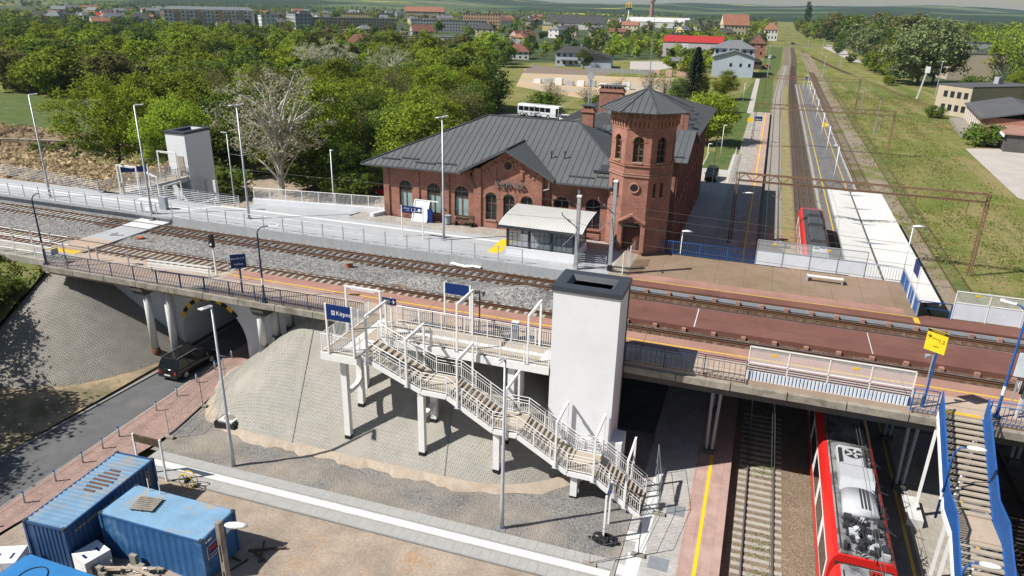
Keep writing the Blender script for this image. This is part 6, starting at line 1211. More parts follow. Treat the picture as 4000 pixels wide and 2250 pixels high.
def container(label, loc, rz, roofmat, wallmat, ribbed_roof, door_end=True, smooth_side=False):
    o = local('shipping_container', label, 'container', loc, rz, 'blue site containers'); L, W_, H = 6.06, 2.44, 2.59
    for x in (0, L - .12):
        for y in (0, W_ - .12): MB().box(x, x + .12, y, y + .12, 0, H).build('corner_post', wallmat, o)
        for y in (0, W_ - .17): MB().box(x - (.01 if x == 0 else .05), x + (.17 if x == 0 else .13), y - .005, y + .175, H - .11, H + .012).build('corner_casting', 'anthracite', o)
    for y in (.02, W_ - .10): MB().box(.12, L - .12, y, y + .08, H - .13, H - .02).build('top_rail', wallmat, o); MB().box(.12, L - .12, y, y + .08, 0, .16).build('bottom_rail', wallmat, o)
    for x in (.02, L - .10): MB().box(x, x + .08, .12, W_ - .12, H - .13, H - .02).build('top_rail', wallmat, o)
    pit = .42 if smooth_side else .27
    corr_wall(o, 'side_panel', wallmat, L - .24, H - .29, .16, lambda s, k, z: (.12 + s, .05 - k * (.5 if smooth_side else 1), z), pit); corr_wall(o, 'side_panel', wallmat, L - .24, H - .29, .16, lambda s, k, z: (.12 + s, W_ - .05 + k, z), pit)
    corr_wall(o, 'end_panel', wallmat, W_ - .24, H - .29, .16, lambda s, k, z: (.05 - k, .12 + s, z), .25)
    if door_end:
        for y in (.12, W_ / 2 + .01): d = MB().box(L - .10, L - .05, y, y + W_ / 2 - .13, .16, H - .13).build('door', wallmat, o); MB().cyl((L - .03, y + .3, .2), (L - .03, y + .3, H - .2), .02, n=6).build('lock_bar', wallmat, d)
    else: corr_wall(o, 'end_panel', wallmat, W_ - .24, H - .29, .16, lambda s, k, z: (L - .05 + k, .12 + s, z), .25)
    if ribbed_roof:
        mb = MB(); pts = []; s = 0
        while s < L - .5: pts += [(s, 0), (s + .14, 0), (s + .17, .035), (s + .26, .035)]; s += .29
        vs = []
        for s, k in pts + [(L - .24, 0)]: vs += [(.12 + s, .1, H - .05 + k), (.12 + s, W_ - .1, H - .05 + k)]
        n_ = len(pts); mb.add(vs, [(2 * i, 2 * i + 1, 2 * i + 3, 2 * i + 2) for i in range(n_)]); rf = mb.build('roof_sheet', roofmat, o)
        rm = MB()
        for k in range(7): x = 2.6 + .29 * k; w_ = .35 + .35 * math.sin(k / 6 * math.pi); rm.box(x + .15, x + .28, 1.25 - w_, 1.3 + w_ * .7, H - .013, H - .010)
        rm.build('rust_streak', 'cont_rust', rf)
    else: MB().box(.08, L - .08, .06, W_ - .06, H - .06, H).build('roof_sheet', roofmat, o); MB().box(.1, L - .1, W_ / 2 - .02, W_ / 2 + .02, H, H + .012).build('weld_seam', roofmat, o)
    return o
c1 = container('weathered blue container with ribbed rusty roof and yellow web address', (-28.56, 19.41, 0), R(94.0), 'cont_blue_roof', 'cont_blue_dark', True, False)
text('lettering', 'www.containex.com', .30, (.55, .012, 2.0), (1, 0, 0), (0, 0, 1), 'cont_yellow', c1, .002, spacing=1.1); text('lettering', 'CONT', .34, (5.3, .012, 2.18), (0, 0, -1), (1, 0, 0), 'cont_yellow', c1, .002)
c2 = container('blue site container with pallet on flat roof and sticker on its door', (-28.08, 20.91, 0), R(.9), 'cont_roof_pale', 'cont_blue', False, True, True)
MB().box(6.02, 6.026, .35, 1.25, 1.25, 1.95).build('door_sticker', 'sign_navy', c2); MB().box(6.026, 6.03, .4, .95, 1.62, 1.82).build('sticker_mark', 'insulator_red', c2); text('lettering', 'CONTAINEX', .14, (6.03, .38, 1.35), (0, 1, 0), (0, 0, 1), 'lettering_white', c2, .001)
for a, b_ in (((6.028, .33, 1.24), (6.028, 1.27, 1.24)), ((6.028, .33, 1.96), (6.028, 1.27, 1.96)), ((6.028, .33, 1.24), (6.028, .33, 1.96)), ((6.028, 1.27, 1.24), (6.028, 1.27, 1.96))): MB().bar(a, b_, .02).build('sticker_border', 'lettering_white', c2)
MB().box(6.02, 6.026, 1.7, 2.1, 1.7, 2.1).build('notice', 'frosted_panel', c2); MB().box(6.02, 6.026, .3, .7, 2.2, 2.3).build('notice', 'plastic_white', c2)
for x in (1.05, 1.75): MB().bar((x, 2.2, 2.59), (x, 2.2, 3.35), .03).build('vent_rod', 'white_paint', c2)
c3 = container('bright blue container with cable loops lying on its roof', (-28.75, 15.3, 0), 0, 'cont_roof_bright', 'cont_blue', False)
cb = MB(); cb.tube([(-27.2 + .6 * math.cos(t) * (1 + .05 * math.sin(3 * t)), 16.55 + .75 * math.sin(t), 2.62) for t in [i * .3 for i in range(44)]], .018, 5); tag(cb.build('cable_loop', 'rubber'), 'black cable loops on the bright blue container roof', 'cable')
pl = local('wooden_pallet', 'grey wooden pallet lying on the pale container roof', 'pallet', (-26.3, 22.2, 2.6), R(12))
for k in range(7): MB().box(-.6, .6, -.5 + .145 * k, -.39 + .145 * k, .1, .125).build('deck_board', 'old_concrete', pl)
for k in range(3): MB().box(-.55 + .5 * k, -.45 + .5 * k, -.5, .48, .02, .1).build('stringer', 'wood_sleeper', pl)
def packs(label, x, y, n_, m_, h, rz):
    o = local('insulation_pack', label, 'pack', (x, y, 0), rz)
    for i in range(n_):
        for j in range(m_): MB().box(i * .62, i * .62 + .6, -.6, .6, j * h, j * h + h - .02).build('pack', 'plastic_white', o); MB().box(i * .62 + .2, i * .62 + .32, -.3, .1, (j + 1) * h - .019, (j + 1) * h - .017).build('print', 'sign_navy', o) if j == m_ - 1 else 0
packs('stack of white wrapped insulation packs on the pavement by the bright blue container', -31.6, 18.0, 2, 3, .45, R(25)); packs('stack of white wrapped packs in the gap between the containers', -27.9, 19.3, 2, 3, .4, R(75))
for k in range(9):
    x, y = -25.6 + random.uniform(-1.2, 1.6), 19.6 + random.uniform(-.6, .6); a = random.uniform(-.6, .5); L = random.uniform(.7, 1.5); d = Vector((math.cos(a), math.sin(a), random.uniform(-.1, .15))) * L; p = Vector((x, y, .18 + .12 * k))
    tag(MB().bar(p - d, p + d, .16, .05).build('loose_plank', 'deck_tan' if k % 2 else 'sand'), 'loose timber plank in the rubble heap beside the blue container', 'plank', 'planks in the rubble heap')
mb = MB()
for k in range(90): x, y = -25.3 + random.gauss(0, 1.0), 19.5 + random.gauss(0, .5); s_ = random.uniform(.05, .2); mb.box(x, x + s_ * 2, y, y + s_, 0, random.uniform(.1, .9))
struct(mb.build('rubble', 'old_concrete'), 'stuff')
ld = local('short_ladder', 'short white ladder leaning on the rubble heap', 'ladder', (-25.9, 20.2, .4), R(-20))
for y in (0, .35): MB().bar((0, y, 0), (1.3, y, .6), .05).build('stile', 'white_paint', ld)
for k in range(4): MB().bar((.2 + .3 * k, 0, .1 + .14 * k), (.2 + .3 * k, .35, .1 + .14 * k), .04).build('rung', 'white_paint', ld)
for k in range(6): x, y = -21.6 + random.uniform(-.4, .9), 22.4 + random.uniform(-.6, 1.6); a = random.uniform(0, 3); d = Vector((math.cos(a), math.sin(a), .04)) * random.uniform(.4, 1.1); p = Vector((x, y, .1 + .05 * k)); tag(MB().bar(p - d, p + d, .12, .05).build('scrap_timber', 'wood_sleeper'), 'scrap of dark timber beside the container door', 'timber', 'scrap timber by the container door')
cp_ = thing('concrete_lamp_post', 'old concrete lamp post with white drop shaped lamp before the containers', 'lamp', (-18.99, 19.18, 0)); mb = MB()
px, py = -18.99, 19.18
mb.bar((px, py, 0), (px, py, 6.0), .26, .2, (1, 0, 0)); mb.build('shaft', 'old_concrete', cp_); MB().bar((px, py, 5.75), (px + .3, py + .08, 5.85), .05).build('bracket', 'grey_steel', cp_)
for z in (1.2, 2.6, 4.0): MB().box(px - .04, px + .04, py - .135, py - .1305, z, z + .9).build('slot', 'rubber', cp_)
loft([[(px + .25 + L, py + .1 + L * .25 + wv * math.cos(t), 5.85 + hh * math.sin(t)) for t in [2 * math.pi * k / 12 for k in range(12)]] for L, wv, hh in ((0, .08, .06), (.12, .15, .1), (.42, .19, .13), (.75, .15, .1), (.92, .04, .03))]).build('lamp_head', 'plastic_white', cp_, True)
# street bollards and cables
for i, (x, y) in enumerate(((-35.38, 22.37), (-35.5, 24.4), (-35.58, 26.3), (-35.69, 27.85), (-35.79, 29.2), (-35.99, 32.5), (-36.13, 34.55), (-36.23, 36.6), (-36.38, 38.7), (-36.48, 40.7), (-35.3, 20.2))):
    o = thing('bollard', 'grey bollard with blue cap along the red pavement', 'bollard', (x, y, .12), 'bollards along the street'); MB().cyl((x, y, .12), (x, y, .8), .055, n=10).build('shaft', 'galvanised', o, True); MB().cyl((x, y, .8), (x, y, .87), .062, n=10).build('cap', 'blue_paint', o)
for z, lab in ((.75, 'upper'), (.45, 'lower')): tag(MB().tube([(-35.2, 15, z), (-35.38, 22.37, z), (-35.5, 24.4, z), (-35.69, 27.85, z), (-35.99, 32.5, z), (-36.23, 36.6, z), (-36.48, 40.7, z)], .012, 4).build('guard_cable', 'galv_dark'), lab + ' steel cable strung between the bollards', 'cable')
# site fence panels
def site_fence(label, a, b_, z, h=2.0):
    o = thing('site_fence', label, 'fence', (a[0], a[1], z), 'site fence panels'); P = [Vector((*a, z + .1)), Vector((*b_, z + .1))]
    for p in P: MB().cyl(p, p + Vector((0, 0, h)), .022, n=6).build('upright', 'galv_dark', o)
    for k in (.05, h * .5, h): MB().cyl(P[0] + Vector((0, 0, k)), P[1] + Vector((0, 0, k)), .014, n=5).build('cross_tube', 'galv_dark', o)
    mb = MB(); k = 12
    for i in range(1, k): p = P[0].lerp(P[1], i / k); mb.bar(p, p + Vector((0, 0, h)), .006)
    q = mb.build('wire_mesh', 'galv_dark', o); q['kind'] = 'stuff'
    p = P[0]; MB().prism([(p.x - .35, p.y - .12), (p.x + .35, p.y - .12), (p.x + .3, p.y + .12), (p.x - .3, p.y + .12)], z, z + .13).build('foot_block', 'old_concrete', o)
site_fence('site fence panel beside the cone slope near the tunnel', (-33.65, 34.2), (-34.27, 37.3), .05); site_fence('site fence panel between pavement and gravel', (-32.92, 30.35), (-33.65, 34.2), .05); site_fence('site fence panel at the foot of the new stairs', (-2.55, 33.5), (-3.25, 37.1), .3); site_fence('site fence panel over the access cover', (-3.05, 29.9), (-2.55, 33.5), .3); site_fence('site fence panel at the end of the paved path', (-5.2, 28.4), (-3.05, 29.9), .3)
# sign frames, reel, chamber
o = thing('sign_frame', 'dark covered sign on two white posts behind the rusty roofed container', 'sign', (-30.7, 26.7, 0))
for x in (-31.68, -29.76): MB().bar((x, 26.7, 0), (x, 26.7, 2.82), .1).build('post', 'white_paint', o)
MB().box(-31.62, -29.82, 26.66, 26.76, 2.32, 2.78).build('panel', 'wood_sleeper', o)
o = thing('sign_frame', 'navy sign on white posts wrapped in black foil beside the stairs', 'sign', (-4.97, 31.1, .3))
for y in (30.5, 31.78): MB().bar((-4.97, y, .3), (-4.97, y, 3.0), .1).build('post', 'white_paint', o)
MB().box(-5.0, -4.94, 30.55, 31.73, 2.35, 2.95).build('panel', 'sign_navy', o); mb = MB(); vs = []
for j in range(7):
    for i in range(18): a = i * math.pi / 9; r_ = (.72 - .09 * j) * (1 + random.uniform(-.22, .22)); vs.append((-4.85 + r_ * math.cos(a) * 1.15, 30.45 + r_ * math.sin(a) * .75, .3 + .055 * j + random.uniform(-.03, .05) * (j > 0)))
mb.add(vs, [(j * 18 + i, j * 18 + (i + 1) % 18, (j + 1) * 18 + (i + 1) % 18, (j + 1) * 18 + i) for j in range(6) for i in range(18)]); MATS['foil'] = M('black_foil', (.012, .012, .013), .25, .2, 4, .05, spec=.6); mb.build('foil_wrap', 'black_foil', o)
rl = thing('cable_reel', 'yellow spoked cable reel standing on the path edge', 'reel', (-28.17, 26.72, 0)); cx_, cy_ = -28.17, 26.72
for dy in (-.16, .16): MB().tube([(cx_ + .5 * math.cos(t), cy_ + dy, .52 + .5 * math.sin(t)) for t in [2 * math.pi * i / 24 for i in range(25)]], .03, 6).build('rim', 'yellow_paint', rl)
for k in range(8): a = k * math.pi / 4; MB().bar((cx_ + .1 * math.cos(a), cy_, .52 + .1 * math.sin(a)), (cx_ + .5 * math.cos(a), cy_ - .14, .52 + .5 * math.sin(a)), .025).build('spoke', 'rubber', rl)
MB().cyl((cx_, cy_ - .2, .52), (cx_, cy_ + .2, .52), .12, n=12).build('hub', 'rubber', rl); MB().tube([(cx_ - .6, cy_ + .2, 0), (cx_ - .3, cy_ + .2, .5), (cx_, cy_ + .2, .52), (cx_ + .35, cy_ + .25, 0)], .018, 5).build('stand', 'rubber', rl)
ch = thing('inspection_chamber', 'square concrete inspection chamber in black foil at the slope foot', 'chamber', (-30.4, 33.0, 0)); MB().box(-31.15, -29.6, 32.35, 33.7, 0, .45).build('wrapped_wall', 'black_foil', ch); MB().box(-30.95, -29.85, 32.5, 33.55, .45, .55).build('slab', 'pale_concrete', ch); MB().cyl((-30.4, 33.02, .55), (-30.4, 33.02, .57), .38, n=20).build('manhole_cover', 'old_concrete', ch)
# ------------------------------------------------------------ vehicles
def car(label, loc, rz, paint, L=4.3, W_=1.82, H=1.65, hood=.27, tail=.04, group=None, cat='car', belt=.58, name='parked_car'):
    """heading +x; body loft, glazed cabin with pillars, wheels with rims, lamps"""
    o = local(name, label, cat, loc, rz, group); hw = W_ / 2; cl = .2; zb = H * belt
    def sec(x, w_, z0, z1): return [(x, -w_ * .94, z0), (x, -w_, z0 + .15), (x, -w_, z1 - .16), (x, -w_ * .93, z1), (x, w_ * .93, z1), (x, w_, z1 - .16), (x, w_, z0 + .15), (x, w_ * .94, z0)]
    S = [sec(-L / 2, hw * .86, .38, zb - .12), sec(-L / 2 + .12, hw * .96, .28, zb), sec(-L / 2 + .7, hw, cl, zb + .02), sec(0, hw, cl, zb), sec(L / 2 - L * hood, hw, cl, zb - .02), sec(L / 2 - .45, hw * .97, .25, zb - .13), sec(L / 2 - .1, hw * .9, .32, zb - .25), sec(L / 2, hw * .78, .4, zb - .33)]
    bd = loft(S).build('body', paint, o, True)
    xa, xb = -L / 2 + tail * L, L / 2 - hood * L; ra, rb = xa + .32 * (H - zb) / .65, xb - .75 * (H - zb) / .65; w0, w1 = hw * .95, hw * .78; zr = H - .06
    B_ = [(xa, -w0, zb - .02), (xb, -w0, zb - .02), (xb, w0, zb - .02), (xa, w0, zb - .02), (ra, -w1, zr), (rb, -w1, zr), (rb, w1, zr), (ra, w1, zr)]
    MB().add(B_, [(0, 1, 5, 4), (1, 2, 6, 5), (2, 3, 7, 6), (3, 0, 4, 7), (4, 5, 6, 7)]).build('glazing', 'car_glass', o)
    MB().add([(ra - .05, -w1 - .01, zr - .02), (rb + .06, -w1 - .01, zr - .02), (rb + .06, w1 + .01, zr - .02), (ra - .05, w1 + .01, zr - .02), (ra + .1, -w1 * .9, H), (rb - .1, -w1 * .9, H), (rb - .1, w1 * .9, H), (ra + .1, w1 * .9, H)], [(0, 1, 5, 4), (1, 2, 6, 5), (2, 3, 7, 6), (3, 0, 4, 7), (4, 5, 6, 7)]).build('roof_panel', paint, o)
    for s_ in (-1, 1):
        for (p, q) in (((xa, w0), (ra, w1)), ((xb, w0), (rb, w1)), ((lerp(xa, xb, .36), w0 * 1.005), (lerp(ra, rb, .33), w1 * 1.01)), ((lerp(xa, xb, .66), w0 * 1.005), (lerp(ra, rb, .72), w1 * 1.01))): MB().bar((p[0], s_ * p[1], zb - .02), (q[0], s_ * q[1], zr), .07, .05).build('pillar', paint, o)
        MB().box(xb - .35, xb - .15, s_ * (hw + .02) - .09, s_ * (hw + .02) + .09, zb, zb + .14).build('mirror', paint, o); MB().box(L / 2 - .28, L / 2 - .06, s_ * hw * .68 - .17, s_ * hw * .68 + .17, zb - .40, zb - .26).build('headlight', 'plastic_white', o); MB().box(-L / 2 - .005, -L / 2 + .06, s_ * hw * .74 - .09, s_ * hw * .74 + .09, zb - .38, zb - .12).build('tail_light', 'insulator_red', o)
        MB().bar((ra, s_ * w1 * .9, H + .03), (rb, s_ * w1 * .9, H + .03), .03).build('roof_rail', 'galv_dark', o)
        for x in (-L * .31, L * .31): wh = MB().cyl((x, s_ * (hw - .2), .33), (x, s_ * (hw + .01), .33), .33, n=18).build('wheel', 'rubber', o); MB().cyl((x, s_ * (hw + .005), .33), (x, s_ * (hw + .018), .33), .2, n=12).build('rim', 'galvanised', wh)
    MB().box(-L / 2 - .02, -L / 2 + .1, -hw * .9, hw * .9, .3, .52).build('bumper', 'rubber', o); MB().box(-L / 2 - .028, -L / 2 - .02, -.26, .26, zb - .5, zb - .39).build('number_plate', 'plastic_white', o); MB().box(L / 2 - .04, L / 2 + .02, -hw * .7, hw * .7, .3, .5).build('bumper', 'rubber', o)
    return o
M('paint_black', (.008, .008, .009), .15, .05, 1, 0, spec=.6); M('paint_red', (.45, .015, .015), .25, .05, 1, 0, spec=.5); M('paint_white', (.75, .76, .77), .25, .04, 1, 0, spec=.5); M('paint_navy', (.015, .02, .05), .2, .05, 1, 0, spec=.5); M('paint_silver', (.40, .42, .44), .3, .05, 1, 0, spec=.5)
car('black estate car driving into the street tunnel', (-38.45, 38.35, .0), R(90.5), 'paint_black', 4.35, 1.84, 1.66, .25, .03, name='moving_car')
car('small red hatchback parked beside the station end wall', (-51.2, 93, -.33), R(5), 'paint_red', 3.9, 1.68, 1.45, .22, .02)
car('black van with an orange stripe parked by the station yard fence', (-7.05, 121.2, .27), R(-90), 'paint_black', 4.9, 1.92, 2.0, .2, .01, cat='van', name='parked_van', belt=.55)
car('white car nearly hidden behind the station roof', (-45.8, 175.8, -.34), R(10), 'paint_white'); car('distant red car beside the white house fence', (-2.8, 397, -.34), R(80), 'paint_red'); car('distant dark car waiting at the level crossing', (13.6, 699, -.34), R(0), 'paint_navy'); car('white car parked on the far right hand lot', (41.8, 688, -.34), R(10), 'paint_white'); car('white van parked by the brick gable house', (-2.1, 478, -.34), R(70), 'paint_white', 4.8, 1.9, 1.9)
bs = local('parked_bus', 'white city bus parked by the trees behind the station', 'bus', (-54.4, 180.0, -.34), R(-9)); prof_b = [(-1.25, .35), (-1.27, 1.2), (-1.25, 2.7), (-1.1, 3.05), (1.1, 3.05), (1.25, 2.7), (1.27, 1.2), (1.25, .35)]
loft([[(x, a, b_) for a, b_ in prof_b] for x in (-5.7, 5.6)] + [[(5.72, a * .97, b_ if b_ < 2.5 else b_ - .1) for a, b_ in prof_b]]).build('body', 'paint_white', bs)
for s_ in (-1, 1):
    for k in range(7):
        if not (s_ < 0 and k in (6,)): MB().box(-5.4 + 1.5 * k, -4.05 + 1.5 * k, s_ * 1.262, s_ * 1.285, 1.5, 2.55).build('window', 'car_glass', bs)
    for x in (-3.2, 2.9): wh = MB().cyl((x, s_ * 1.0, .45), (x, s_ * 1.29, .45), .47, n=18).build('wheel', 'rubber', bs); MB().cyl((x, s_ * 1.285, .45), (x, s_ * 1.3, .45), .26, n=12).build('rim', 'paint_silver', wh)
MB().box(5.0, 5.6, -1.29, -1.26, .5, 2.6).build('door', 'car_glass', bs); MB().box(5.715, 5.735, -1.1, 1.1, 1.3, 2.6).build('windscreen', 'car_glass', bs); MB().box(-5.6, 5.5, -1.29, -1.275, .95, 1.02).build('side_stripe', 'grey_steel', bs); MB().box(-2, 2, -.6, .6, 3.05, 3.18).build('roof_hatch', 'paint_silver', bs)
# ------------------------------------------------------------ trees
M('bark_grey', (.14, .115, .085), .95, .25, 2, .25); M('bark_pale', (.56, .54, .48), .9, .12, 2, .2, col2=(.36, .33, .28), c2at=(.6, .75)); M('bark_dark', (.06, .045, .035), .95, .25, 2, .2)
leafmat('leaf_fresh', (.225, .275, .035), .42); leafmat('leaf_lime', (.27, .345, .04), .45); leafmat('leaf_olive', (.175, .175, .06), .35); leafmat('leaf_mid', (.135, .19, .038), .4); leafmat('leaf_dark', (.06, .1, .026), .3); leafmat('leaf_silver', (.52, .51, .34), .45, .015, .2); leafmat('leaf_spruce', (.022, .032, .018), .1); leafmat('leaf_blossom', (.34, .33, .22), .2); leafmat('leaf_pale', (.17, .20, .09))
def quad_mesh(name, V_, mat):
    """V_: (n, 4, 3) array of separate quads"""
    n_ = len(V_); me = bpy.data.meshes.new(name); me.vertices.add(n_ * 4); me.vertices.foreach_set('co', V_.reshape(-1).astype(np.float32)); me.loops.add(n_ * 4); me.loops.foreach_set('vertex_index', np.arange(n_ * 4, dtype=np.int32)); me.polygons.add(n_); me.polygons.foreach_set('loop_start', np.arange(0, n_ * 4, 4, dtype=np.int32)); me.polygons.foreach_set('loop_total', np.full(n_, 4, dtype=np.int32)); me.update(calc_edges=True); me.materials.append(MATS[mat] if isinstance(mat, str) else mat); return me
def leaves(g, C, rad, per, size, up=.45, flat=.7):
    """leaf quads in gaussian clumps round the centres C"""
    c = np.repeat(C, per, 0); rr = np.repeat(rad, per)[:, None]; off = g.normal(size=c.shape) * rr * np.array([.55, .55, .55 * flat]); p = c + off
    nrm = off / (np.linalg.norm(off, axis=1, keepdims=True) + 1e-6) * .6 + g.normal(size=c.shape) * .55 + np.array([0, 0, up]); nrm /= np.linalg.norm(nrm, axis=1, keepdims=True)
    t = np.cross(nrm, g.normal(size=c.shape)); t /= np.linalg.norm(t, axis=1, keepdims=True) + 1e-6; b_ = np.cross(nrm, t)
    s = size * g.uniform(.55, 1.25, size=(len(p), 1)); a = t * s; b2 = b_ * s * g.uniform(.5, .9, size=(len(p), 1))
    return np.stack([p - a - b2 * .6, p + a * .2 - b2, p + a + b2 * .5, p - a * .1 + b2], 1)
def crown_centres(g, n_, H, Rr, base, shape):
    out = []; lob = g.normal(size=(6, 3)); lob /= np.linalg.norm(lob, axis=1, keepdims=True); amp = g.uniform(-.22, .28, 6)
    while len(out) < n_:
        v = g.normal(size=3); v /= np.linalg.norm(v); k = 1 + sum(a * max(0, float(v @ l)) ** 3 for a, l in zip(amp, lob)); r_ = g.uniform() ** .36 * k
        z = v[2] * r_; hz = (z + 1) / 2
        if shape == 'cone': w_ = 1.05 * (1 - clamp(hz, 0, 1)) + .08
        elif shape == 'column': w_ = .9
        elif shape == 'broad': w_ = 1.0 if z > -.2 else .85
        else: w_ = 1.0
        out.append((v[0] * r_ * Rr * w_, v[1] * r_ * Rr * w_, base + (H - base) * clamp(hz, .02, 1.05)))
    return np.array(out)
def make_tree(kind, seed, leaf, bark, H=12, Rr=4.6, base=2.2, nc=120, per=60, size=.24, crad=1.0, shape='round', nbr=26, multi=1, trunk=.22, label_name='tree', br_r=.07, twig=0):
    g = np.random.default_rng(seed); C = crown_centres(g, nc, H, Rr, base, shape)
    lv = leaves(g, C, g.uniform(.7, 1.25, nc) * crad, per, size); cm = quad_mesh(kind + '_crown', lv, leaf)
    mb = MB(); tops = []
    for k in range(multi):
        a = g.uniform(0, 6.28); ln = (.0 if multi == 1 else .22) ; top = Vector((math.cos(a) * ln * H * .5, math.sin(a) * ln * H * .5, H * g.uniform(.72, .88)))
        pts = [Vector((0, 0, -.2))] + [top * t + Vector((g.normal() * .12, g.normal() * .12, 0)) * (t > .1) for t in (.12, .3, .5, .7, .85, 1)]; pts = [Vector((p.x * (1 if multi == 1 else min(1, (max(p.z, 0) / H) ** .8 * 1.4)), p.y * (1 if multi == 1 else min(1, (max(p.z, 0) / H) ** .8 * 1.4)), p.z)) for p in pts]
        mb.tube(pts, [trunk * q / (1 if multi == 1 else 1.4) for q in (1.25, 1, .85, .65, .45, .28, .08)], 7); tops.append(pts)
    idx = g.choice(nc, min(nbr, nc), replace=False)
    for i in idx:
        e = Vector(C[i]); pts = tops[int(g.integers(len(tops)))]; zz = clamp(e.z * g.uniform(.35, .7), base * .5, H * .75); s = min(pts, key=lambda p: abs(p.z - zz)); j = pts.index(s)
        m1 = s.lerp(e, .4) + Vector((0, 0, .08 * (e - s).length)); m2 = s.lerp(e, .75) + Vector((g.normal() * .15, g.normal() * .15, .06 * (e - s).length)); r0 = br_r * g.uniform(.7, 1.3)
        mb.tube([s, m1, m2, e], [r0, r0 * .75, r0 * .45, r0 * .15], 5)
        for q in range(twig):
            t = g.uniform(.4, 1); p = s.lerp(e, t); d = Vector(g.normal(size=3)) * .9 + Vector((0, 0, .7)); mb.tube([p, p + d * .6, p + d * 1.1 + Vector((0, 0, .3))], [r0 * .35, r0 * .22, r0 * .08], 4)
    return mb.mesh(kind + '_trunk', bark), cm, H
KINDS = {}
def kind(key, n_, label, leaf, bark, name='broadleaf_tree', **kw):
    KINDS[key] = ([make_tree(key, 100 + 17 * i + len(KINDS) * 7, leaf, bark, **kw) for i in range(n_)], label, name)
kind('lime', 2, 'x', 'leaf_lime', 'bark_dark', H=13, Rr=6.0, base=1.2, nc=200, per=95, size=.16, crad=1.05, shape='broad', nbr=40, multi=4, trunk=.25)
kind('fresh', 3, 'x', 'leaf_fresh', 'bark_grey', H=12, Rr=4.4, base=2.0, nc=140, per=90, size=.165, nbr=26)
kind('mid', 3, 'x', 'leaf_mid', 'bark_grey', H=12, Rr=4.5, base=1.8, nc=140, per=90, size=.165, nbr=20)
kind('dark', 2, 'x', 'leaf_dark', 'bark_dark', H=11, Rr=4.4, base=1.0, nc=140, per=90, size=.165, nbr=14)
kind('olive', 3, 'x', 'leaf_olive', 'bark_grey', H=12, Rr=4.2, base=2.2, nc=140, per=42, size=.14, nbr=60, twig=4, br_r=.05)
kind('silver', 2, 'x', 'leaf_silver', 'bark_pale', name='silver_poplar', H=18, Rr=7.0, base=3.6, nc=115, per=58, size=.16, crad=.85, shape='broad', nbr=52, multi=3, trunk=.5, br_r=.15, twig=1)
kind('maple', 1, 'x', 'leaf_lime', 'bark_grey', H=9, Rr=4.5, base=1.6, nc=150, per=70, size=.2, shape='broad', nbr=20)
kind('column', 1, 'x', 'leaf_dark', 'bark_grey', name='lombardy_poplar', H=26, Rr=3.6, base=1.5, nc=150, per=50, size=.3, shape='column', nbr=14)
kind('bush', 2, 'x', 'leaf_mid', 'bark_grey', name='bush', H=3.4, Rr=2.0, base=.1, nc=45, per=60, size=.15, crad=.6, nbr=8, trunk=.07, br_r=.03)
kind('pale', 2, 'x', 'leaf_pale', 'bark_grey', H=13, Rr=5.0, base=1.5, nc=140, per=60, size=.25, nbr=20)
kind('bare', 1, 'x', 'leaf_olive', 'bark_grey', H=7, Rr=2.6, base=1.4, nc=50, per=10, size=.13, crad=.7, nbr=45, twig=5, br_r=.035, trunk=.1)
# far trees: fewer, larger leaf sprays
for k, lf in (('lime', 'leaf_lime'), ('fresh', 'leaf_fresh'), ('mid', 'leaf_mid'), ('dark', 'leaf_dark'), ('olive', 'leaf_olive'), ('pale', 'leaf_pale'), ('blossom', 'leaf_blossom')):
    kind('far_' + k, 2, 'x', lf, 'bark_grey', H=11, Rr=4.6, base=.8, nc=90, per=42, size=.33, crad=1.0, nbr=6)
def plant(key, x, y, h, label, group=None, wide=1.0, z=-.35, var=None):
    ms, _, nm = KINDS[key]; tm, cm, H = ms[var if var is not None else random.randrange(len(ms))]; o = thing(nm, label, 'bush' if nm == 'bush' else 'tree', (x, y, z), group); s = h / H; o.scale = (s * wide, s * wide, s); o.rotation_euler = (0, 0, random.uniform(0, 6.28)); WO[o.name] = (0, 0, 0)
    for n2, me in (('trunk', tm), ('crown', cm)): c = bpy.data.objects.new(n2, me); COL.objects.link(c); c.parent = o
    return o
def spruce(x, y, h, label):
    o = thing('spruce_tree', label, 'tree', (x, y, -.3)); WO[o.name] = (0, 0, 0); g = np.random.default_rng(5); MB().tube([(0, 0, 0), (0, 0, h)], [.25, .03], 8).build('trunk', 'bark_dark', o); Q_ = []
    for i in range(70):
        z = lerp(1.0, h - .4, (i / 69) ** .9); rr = (h - z) * .40 + .4
        for j in range(9):
            a = j * 6.283 / 9 + i * .7 + g.uniform(-.2, .2); L = rr * g.uniform(.75, 1.1)
            for k in range(9):
                t = (k + 1) / 9; p = np.array([math.cos(a) * L * t, math.sin(a) * L * t, z - .38 * L * t + .2 * L * t * t]); w_ = .42 * (1.15 - t) + .16; dr = np.array([math.cos(a), math.sin(a), -.35]) * .17; sd = np.array([-math.sin(a), math.cos(a), g.uniform(-.35, .35)]) * w_; dn = np.array([0, 0, -g.uniform(.05, .28)])
                Q_.append(np.stack([p - sd + dn, p + dr * .6, p + sd + dn, p - dr]))
    c = bpy.data.objects.new('crown', quad_mesh('spruce_crown', np.array(Q_), 'leaf_spruce')); COL.objects.link(c); c.parent = o; return o
spruce(-19.3, 207, 17.5, 'dark spruce standing between the station and the white house')
plant('silver', -65.0, 87, 18.6, 'large silver poplar with pale trunks and thin grey foliage beside the platform', wide=1.15, var=0)
plant('silver', -112, 175, 17, 'silver poplar with pale branches deep in the wood', 'silver poplars in the wood', var=1); plant('silver', -92, 172, 17, 'silver poplar with pale branches deep in the wood', 'silver poplars in the wood', var=0); plant('silver', -128, 190, 15, 'silver poplar with pale branches deep in the wood', 'silver poplars in the wood', var=1)
